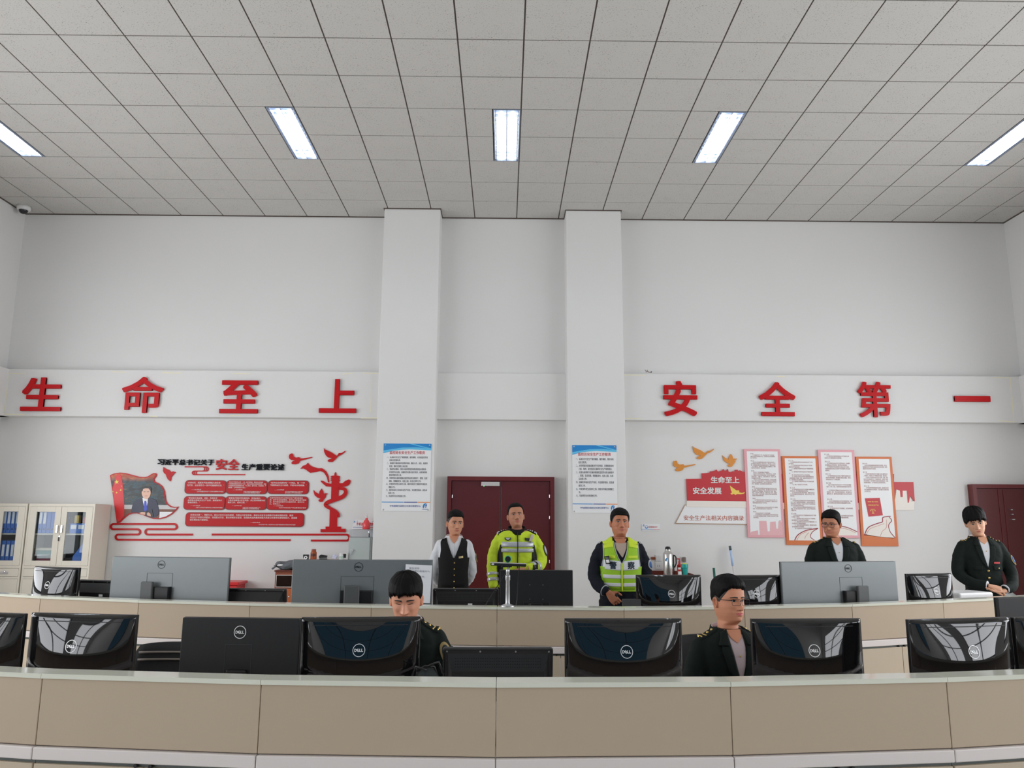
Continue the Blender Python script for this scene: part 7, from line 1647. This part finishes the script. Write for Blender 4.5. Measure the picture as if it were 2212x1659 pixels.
# ================================================================== TEA TABLE AND CLEANING TOOLS AT THE RIGHT
root = thing('tea_table', 'red-brown wooden tea table with raised rim under the thermos flask', 'table', (2.20, 10.36, 0))
m = MB(); m.box(-0.30, 0.225, -0.18, 0.19, 0.845, 0.872, 0.003, 1); m.build('table_top', wood_dk, root)
m = MB(); m.box(0.207, 0.225, -0.18, 0.19, 0.873, 0.905); m.box(-0.30, 0.207, 0.175, 0.19, 0.873, 0.925); m.build('rim', wood_dk, root)
for x in (-0.26, 0.19):
    for y in (-0.15, 0.16): m = MB(); m.box(x - 0.018, x + 0.018, y - 0.018, y + 0.018, 0, 0.845); m.build('leg', wood_red, root)
steel_b = mat('thermos_steel', (0.62, 0.60, 0.58), 0.24, 0.92)
th = bottle('thermos', 'tall stainless steel thermos flask with black handle on the tea table', 'thermos', (2.128, 10.30, 0.872), [(0, 0), (0.062, 0), (0.064, 0.008), (0.064, 0.275), (0.058, 0.290), (0.042, 0.312), (0.040, 0.335), (0, 0.335)], steel_b, [(0, 0.334), (0.036, 0.334), (0.036, 0.352), (0.026, 0.372), (0, 0.376)], rim_black)
m = MB(); m.tube([(0.058, 0, 0.255), (0.088, 0, 0.258), (0.104, 0, 0.235), (0.104, 0, 0.16), (0.085, 0, 0.115), (0.062, 0, 0.105)], 0.009, 10); m.build('handle', rim_black, th, True)
m = MB(); m.box(0.060, 0.076, -0.016, 0.016, 0.0, 0.27, 0.003); m.build('handle_strap', rim_black, th)
q_ = MB(); q_.prism([(-0.030 + a * 0.036, 0.21 + b * 0.036) for a, b in [(-0.5, -0.55), (-0.55, -0.1), (-0.35, 0.35), (0.0, 0.55), (0.5, 0.6), (0.15, 0.42), (-0.1, 0.1), (-0.18, -0.3), (-0.3, -0.6)]], -0.0645, -0.055); q_.build('emblem', blue_d, th)
bottle('syrup_bottle', 'small red bottle with white cap in front of the teal cup', 'bottle', (2.262, 10.26, 0.872), [(0, 0), (0.026, 0), (0.027, 0.005), (0.027, 0.072), (0.018, 0.088), (0, 0.088)], mat('syrup_red', sc(150, 40, 34, 1.4), 0.2), [(0, 0.087), (0.019, 0.087), (0.019, 0.11), (0, 0.111)], white_plastic, (0.012, 0.062, 0.0275), label_w)
bottle('teal_cup', 'teal plastic cup with a lime green lid on the tea table', 'cup', (2.335, 10.28, 0.872), [(0, 0), (0.036, 0), (0.040, 0.10), (0.046, 0.104), (0.047, 0.140), (0.044, 0.152), (0, 0.152)], mat('teal_plastic', sc(18, 140, 132, 1.45), 0.35), [(0, 0.151), (0.030, 0.151), (0.028, 0.162), (0, 0.164)], mat('lime_lid', sc(190, 205, 60, 1.4), 0.4))
pb = bottle('pump_bottle', 'red soap pump bottle hidden behind the teal cup, only its nozzle showing', 'bottle', (2.300, 10.42, 0.872), [(0, 0), (0.032, 0), (0.032, 0.13), (0.014, 0.15), (0, 0.15)], red_plain, [(0, 0.149), (0.014, 0.149), (0.012, 0.18), (0.006, 0.185), (0.006, 0.21), (0, 0.21)], red_plain)
m = MB(); m.box(-0.034, 0.008, -0.006, 0.006, 0.205, 0.218, 0.003); m.build('nozzle', red_plain, pb)
def wall_plate(label, x, z, w, h, kind):
    root = thing('wall_plate', label, 'socket', (x, YB, z))
    m = MB(); m.box(-w / 2, w / 2, -0.012, -0.0004, -h / 2, h / 2, 0.003, 2); m.build('plate', white_plastic, root)
    return root
wp = wall_plate('white double switch plate left of the thermos flask', 2.055, 1.085, 0.085, 0.085, 's')
for x in (-0.019, 0.019): m = MB(); m.box(x - 0.017, x + 0.017, -0.016, -0.0115, -0.033, 0.033, 0.002, 1); m.build('rocker', white_plastic, wp)
wp = wall_plate('white socket plate below the switch, left of the thermos flask', 2.055, 0.985, 0.085, 0.085, 's')
for x in (-0.012, 0.012): m = MB(); m.box(x - 0.0025, x + 0.0025, -0.0132, -0.0115, -0.012, 0.012); m.build('slot', dark, wp)
wp = wall_plate('white wall socket with a grey-brown plug in it above the teal cup', 2.39, 1.068, 0.086, 0.086, 's')
m = MB(); m.box(-0.022, 0.022, -0.05, -0.011, -0.028, 0.034, 0.008, 2); m.build('plug', mat('plug_brown', sc(112, 100, 94, 1.3), 0.5), wp)
m = MB(); m.box(1.955, 2.01, YB - 0.03, YB - 0.0004, 1.068, 1.10, 0.004, 1); tag(m.build('wooden_bracket', wood_red), 'small wooden bracket on the wall behind the arm of the police vest man', 'bracket')
def pole_thing(name, label, cat, top, bot_x, Y, segs):
    root = thing(name, label, cat, (bot_x, Y, 0))
    a = Vector((0, 0, 0.03)); b = Vector((top[0] - bot_x, top[2], top[1]))
    for nm, t0, t1, r, mm in segs:
        m = MB(); m.tube([a.lerp(b, t0), a.lerp(b, t1)], r, 12); m.build(nm, mm, root, True)
    return root
mp_ = pole_thing('mop', 'mop with pale blue handle grip leaning on the wall', 'mop', (2.996, 1.252, 0.10), 3.10, 10.40, (('pole', 0.0, 0.80, 0.011, mat('mop_pole', sc(196, 190, 190, 1.5), 0.35, 0.2)), ('grip', 0.79, 0.96, 0.015, mat('mop_grip', sc(150, 172, 204, 1.5), 0.4)), ('grip_end', 0.955, 1.0, 0.017, mat('grip_end_grey', sc(62, 74, 82), 0.5))))
m = MB(); m.sphere((0, -0.03, 0.035), (0.13, 0.07, 0.033), 16, 8); m.build('mop_head', mat('mop_head', (0.35, 0.36, 0.38), 0.9), mp_, True)
br_ = pole_thing('broom', 'broom with dark green grip and clamp left of the mop', 'broom', (2.738, 0.972, 0.08), 2.765, 10.30, (('pole', 0.0, 0.80, 0.014, mat('broom_pole', sc(134, 128, 124, 1.4), 0.4)), ('grip', 0.78, 1.0, 0.016, mat('green_grip', sc(26, 84, 74, 1.4), 0.45))))
m = MB(); m.box(-0.03, 0.04, 0.0, 0.09, 0.69, 0.71, 0.004); m.box(-0.035, 0.01, 0.0, 0.09, 0.74, 0.775, 0.008); m.build('clamp', mat('clamp_grey', sc(96, 94, 92), 0.5), br_)
m = MB(); m.box(-0.14, 0.14, -0.02, 0.03, 0.0, 0.10, 0.01); m.build('brush', mat('brush_dark', (0.05, 0.08, 0.08), 0.9), br_)
# ================================================================== ON AND ROUND THE DESKS
root = thing('camera_stand', 'silver telescopic camera pole with flat bracket and round camera on the second row ledge', 'camera stand', (0.028, 5.79, 0.950))
sil = mat('satin_silver', (0.66, 0.66, 0.67), 0.32, 0.75)
m = MB(); m.lathe([(0, 0), (0.050, 0), (0.050, 0.006), (0.024, 0.016), (0, 0.018)], n=28); m.build('base', sil, root, auto=40)
m = MB(); m.lathe([(0.0165, 0.012), (0.0175, 0.020), (0.0165, 0.03), (0.0150, 0.18), (0.0185, 0.185), (0.0185, 0.215), (0.012, 0.222)], n=22); m.build('lower_pole', sil, root, auto=40)
m = MB(); m.lathe([(0.012, 0.215), (0.012, 0.235), (0.014, 0.238), (0.013, 0.26), (0.006, 0.268), (0.005, 0.286)], n=20); m.build('upper_pole', sil, root, auto=40)
m = MB(); m.box(-0.045, 0.03, -0.02, 0.02, 0.276, 0.296, 0.004); m.build('ball_clamp', rim_black, root)
m = MB(); m.box(-0.135, 0.125, -0.035, 0.035, 0.284, 0.302, 0.005); pl_ = m.build('bracket', rim_black, root)
m = MB(); m.box(-0.137, 0.127, -0.037, 0.037, 0.3015, 0.3065, 0.002); m.build('bracket_plate', sil, pl_)
for o in [pl_] + list(pl_.children): o.data.transform(Matrix.Rotation(0.03, 4, 'Y'))
m = MB(); m.box(-0.118, -0.10, -0.0362, -0.034, 0.294, 0.303); m.build('bracket_label', mat('sticker_white', sc(205, 205, 205, 1.6), 0.5), pl_)
m = MB(); m.lathe([(0, -0.026), (0.019, -0.026), (0.023, -0.018), (0.023, 0.02), (0, 0.022)], (0.0, 0, 0.334), 26, 'y'); cm_ = m.build('camera_head', rim_black, root, auto=40)
m = MB(); m.lathe([(0.0205, -0.0275), (0.0245, -0.022), (0.0262, -0.010), (0.0235, -0.010)], (0.0, 0, 0.334), 26, 'y', True); m.build('green_ring', mat('green_ring', (0.02, 0.42, 0.16), 0.3), cm_, auto=40)
for k, pts in enumerate(([(0.085, 0.01, 0.29), (0.075, 0.03, 0.18), (0.068, 0.03, 0.05), (0.060, 0.02, 0.003)], [(0.02, 0.02, 0.285), (-0.02, 0.05, 0.22), (-0.10, 0.04, 0.10), (-0.16, 0.03, 0.004)])):
    m = MB(); m.tube(pts if 'spline' not in globals() else spline(pts, 6), 0.0028, 8); m.build('cable', rim_black, root, True)
# sheet of paper on the wide monitor
tl, br2 = atY(874, 1220, 6.205), atY(926, 1303, 6.205); w, h = 0.205, 0.285
root = thing('paper_sheet', 'white sheet with printed lines stuck on the wide grey monitor', 'paper', (tl.x + 0.10, 6.212, tl.z - h), math.radians(3))
m = MB(); m.box(-w / 2, w / 2, -0.0012, 0.0, 0, h); sh_ = m.build('sheet', mat('sheet_white', sc(198, 200, 208, 1.5), 0.7), root)
lettering('writing', '报告领导，\n目前津石高速天气\n良好，\n设备运行正常，\n道路通行，\n报告完毕。', -w * 0.36, w * 0.42, h * 0.52, h * 0.93, -0.0022, mat('print_grey', sc(120, 122, 130, 1.4), 0.6), sh_, 0.0, 0.0008, 1, 1.3)
rot = Matrix.Rotation(math.radians(2.2), 4, 'Y')
for o in [sh_] + list(sh_.children): o.data.transform(rot)
# printer, document box, card, cable bundle
root = thing('printer', 'white flat printer with rounded lid below the clasped hands at the right', 'printer', (4.06, 7.0, WT), math.radians(20))
m = MB(); m.box(-0.20, 0.19, -0.10, 0.14, 0.0, 0.17, 0.012, 3); m.build('body', mat('printer_white', sc(206, 204, 206, 1.5), 0.35), root); m = MB(); m.box(-0.205, 0.195, -0.11, 0.15, 0.172, 0.232, 0.018, 4); m.build('lid', mat('printer_lid', sc(214, 212, 214, 1.5), 0.3), root)
m = MB(); m.box(-0.12, 0.10, -0.112, -0.09, 0.06, 0.065); m.build('paper_slot', rail_mat, root)
m = MB(); m.box(0.925, 1.07, 6.24, 6.27, WT, 0.962, 0.003, 1); tag(m.build('document_case', mat('case_dark_grey', sc(48, 48, 50), 0.5)), 'dark grey upright document case in front of the waist of the police vest man', 'case')
m = MB(); m.mesh([(-0.045, -0.015, 0), (0.045, -0.015, 0), (0.045, 0.02, 0), (-0.045, 0.02, 0), (-0.04, 0.0, 0.075), (0.03, 0.0, 0.05)], [(0, 1, 5, 4), (2, 3, 4, 5), (0, 4, 3), (1, 2, 5), (0, 3, 2, 1)]); o = m.build('folded_card', label_w); o.location = (2.47, 3.62, WT); o.scale = (1, 1, 2.2); tag(o, 'white folded card between the two glossy monitors at the right edge', 'card')
root = thing('cable_bundle', 'dark grey pouch with loose cables between the reading man and the front touchscreen', 'pouch', (-0.345, 3.72, WT))
bm = bmesh.new(); bmesh.ops.create_icosphere(bm, subdivisions=3, radius=1.0)
for v in bm.verts: k = 1 + 0.18 * noise.noise(v.co * 2.5); v.co = Vector((v.co.x * 0.060 * k, v.co.y * 0.045 * k, max(-0.08, v.co.z * 0.080 * k) + 0.08))
m = MB(); m._bm(bm); m.build('pouch', mat('pouch_grey', sc(34, 39, 38), 0.85, bump=0.2, bscale=150), root, True)
for pts in ([(-0.05, 0, 0.14), (-0.01, -0.02, 0.165), (0.03, 0, 0.16), (0.05, 0.01, 0.11)], [(-0.02, 0, 0.15), (0.015, -0.02, 0.17), (0.05, 0, 0.18), (0.07, 0.01, 0.13)], [(0.0, -0.04, 0.15), (-0.05, -0.03, 0.165), (-0.07, 0, 0.12)]):
    m = MB(); m.tube(pts, 0.005, 8); m.build('cable', rim_black, root, True)
chair_cloth = mat('chair_mesh_black', (0.014, 0.014, 0.016), 0.8, bump=0.2, bscale=400); chair_strip = mat('chair_strip', sc(112, 104, 96, 1.4), 0.5)
def office_chair(label, loc, rz, back_z, strips=True, w=0.50, dy=0.0):
    root = thing('office_chair', label, 'chair', (loc[0], loc[1], 0), math.radians(rz), 'black office chairs behind the desks')
    n = 14; vs = []; fs = []
    for j in range(9):
        z = 0.56 + (back_z - 0.56) * j / 8
        for i in range(n + 1):
            u = -1 + 2 * i / n; ww = w / 2 * (0.88 + 0.12 * math.sin(PI * j / 8)); vs.append((u * ww, 0.20 + dy - 0.05 * u * u + 0.04 * (j / 8) ** 2, z - 0.012 * (j == 8) * u * u * u * u))
    k = n + 1; N = len(vs)
    vs += [(x, y + 0.03, z) for x, y, z in vs]
    for j in range(8):
        for i in range(n): a = j * k + i; fs += [(a, a + 1, a + k + 1, a + k), (N + a, N + a + k, N + a + k + 1, N + a + 1)]
    rim_ = [i for i in range(k)] + [j * k + n for j in range(1, 9)] + [8 * k + i for i in range(n - 1, -1, -1)] + [j * k for j in range(7, 0, -1)]
    for i in range(len(rim_)): a, b = rim_[i], rim_[(i + 1) % len(rim_)]; fs.append((a, N + a, N + b, b))
    m = MB(); m.mesh(vs, fs); bk_ = m.build('backrest', chair_cloth, root, True)
    if strips:
        for zz in (back_z - 0.05, back_z - 0.088):
            m = MB(); m.tube([(u * w / 2 * 0.86, 0.20 + dy - 0.05 * u * u + 0.033 * ((zz - 0.56) / (back_z - 0.56)) ** 2 - 0.004, zz) for u in [-1 + 0.2 * t for t in range(11)]], 0.006, 8); m.build('slat_strip', chair_strip, bk_, True)
    m = MB(); m.box(-0.24, 0.24, -0.26, 0.20, 0.43, 0.50, 0.03, 3); m.build('seat', chair_cloth, root, auto=40)
    m = MB(); m.box(-0.03, 0.03, 0.20 + dy, 0.25 + dy, 0.40, 0.75, 0.008); m.build('back_support', rim_black, root)
    for s in (-1, 1):
        m = MB(); m.box(s * 0.28 - 0.03, s * 0.28 + 0.03, -0.12, 0.14, 0.64, 0.67, 0.010, 2); a_ = m.build('armrest', rim_black, root); m = MB(); m.box(s * 0.28 - 0.018, s * 0.28 + 0.018, -0.02, 0.04, 0.44, 0.642); m.box(min(s * 0.2, s * 0.28), max(s * 0.2, s * 0.28), -0.02, 0.04, 0.43, 0.45); m.build('armrest_post', rim_black, a_)
    m = MB(); m.tube([(0, 0, 0.10), (0, 0, 0.43)], 0.03, 14); m.build('gas_column', rim_black, root, True)
    for t in range(5):
        a = 2 * PI * t / 5 + 0.3; m = MB(); m.tube([(0, 0, 0.11), (0.28 * math.cos(a), 0.28 * math.sin(a), 0.075)], [0.028, 0.018], 10); l_ = m.build('base_arm', rim_black, root, True)
        m = MB(); m.lathe([(0, -0.018), (0.028, -0.018), (0.028, 0.018), (0, 0.018)], (0.28 * math.cos(a), 0.28 * math.sin(a), 0.029), 14, 'y'); m.build('caster', rim_black, l_)
    return root
office_chair('empty black office chair with two pale strips across its back', (-1.80, 4.36), -8, 0.868, True, 0.62)
office_chair('black office chair under the seated man with glasses', (1.27, 4.62), 14, 0.885, False, 0.52, 0.04)
office_chair('black office chair under the man reading with head bowed', (-0.515, 4.55), 0, 0.84, False, 0.50)
root = thing('white_chair', 'pale plastic chair with rounded back beside the man at the far right', 'chair', (4.88, 7.75, 0), math.radians(-20))
wc = mat('pale_chair', sc(196, 200, 200, 1.5), 0.4)
vs = []; fs = []; n = 16
for j in range(7):
    z = 0.5 + 0.408 * j / 6; ww = 0.17 * math.sqrt(max(0.05, 1 - (j / 6.6) ** 5))
    for i in range(n + 1): u = -1 + 2 * i / n; vs.append((u * ww, 0.16 - 0.05 * u * u, z - 0.03 * (j / 6) ** 3 * u ** 4))
k = n + 1; N = len(vs); vs += [(x, y + 0.02, z) for x, y, z in vs]
for j in range(6):
    for i in range(n): a = j * k + i; fs += [(a, a + 1, a + k + 1, a + k), (N + a, N + a + k, N + a + k + 1, N + a + 1)]
rim_ = [i for i in range(k)] + [j * k + n for j in range(1, 7)] + [6 * k + i for i in range(n - 1, -1, -1)] + [j * k for j in range(5, 0, -1)]
for i in range(len(rim_)): a, b = rim_[i], rim_[(i + 1) % len(rim_)]; fs.append((a, N + a, N + b, b))
m = MB(); m.mesh(vs, fs); m.build('backrest', wc, root, True)
m = MB(); m.box(-0.20, 0.20, -0.22, 0.18, 0.44, 0.47, 0.012, 2); m.build('seat', wc, root)
for x in (-0.17, 0.17):
    for y in (-0.19, 0.15): m = MB(); m.tube([(x, y, 0.0), (x * 0.9, y * 0.9, 0.44)], 0.012, 10); m.build('leg', chrome, root, True)
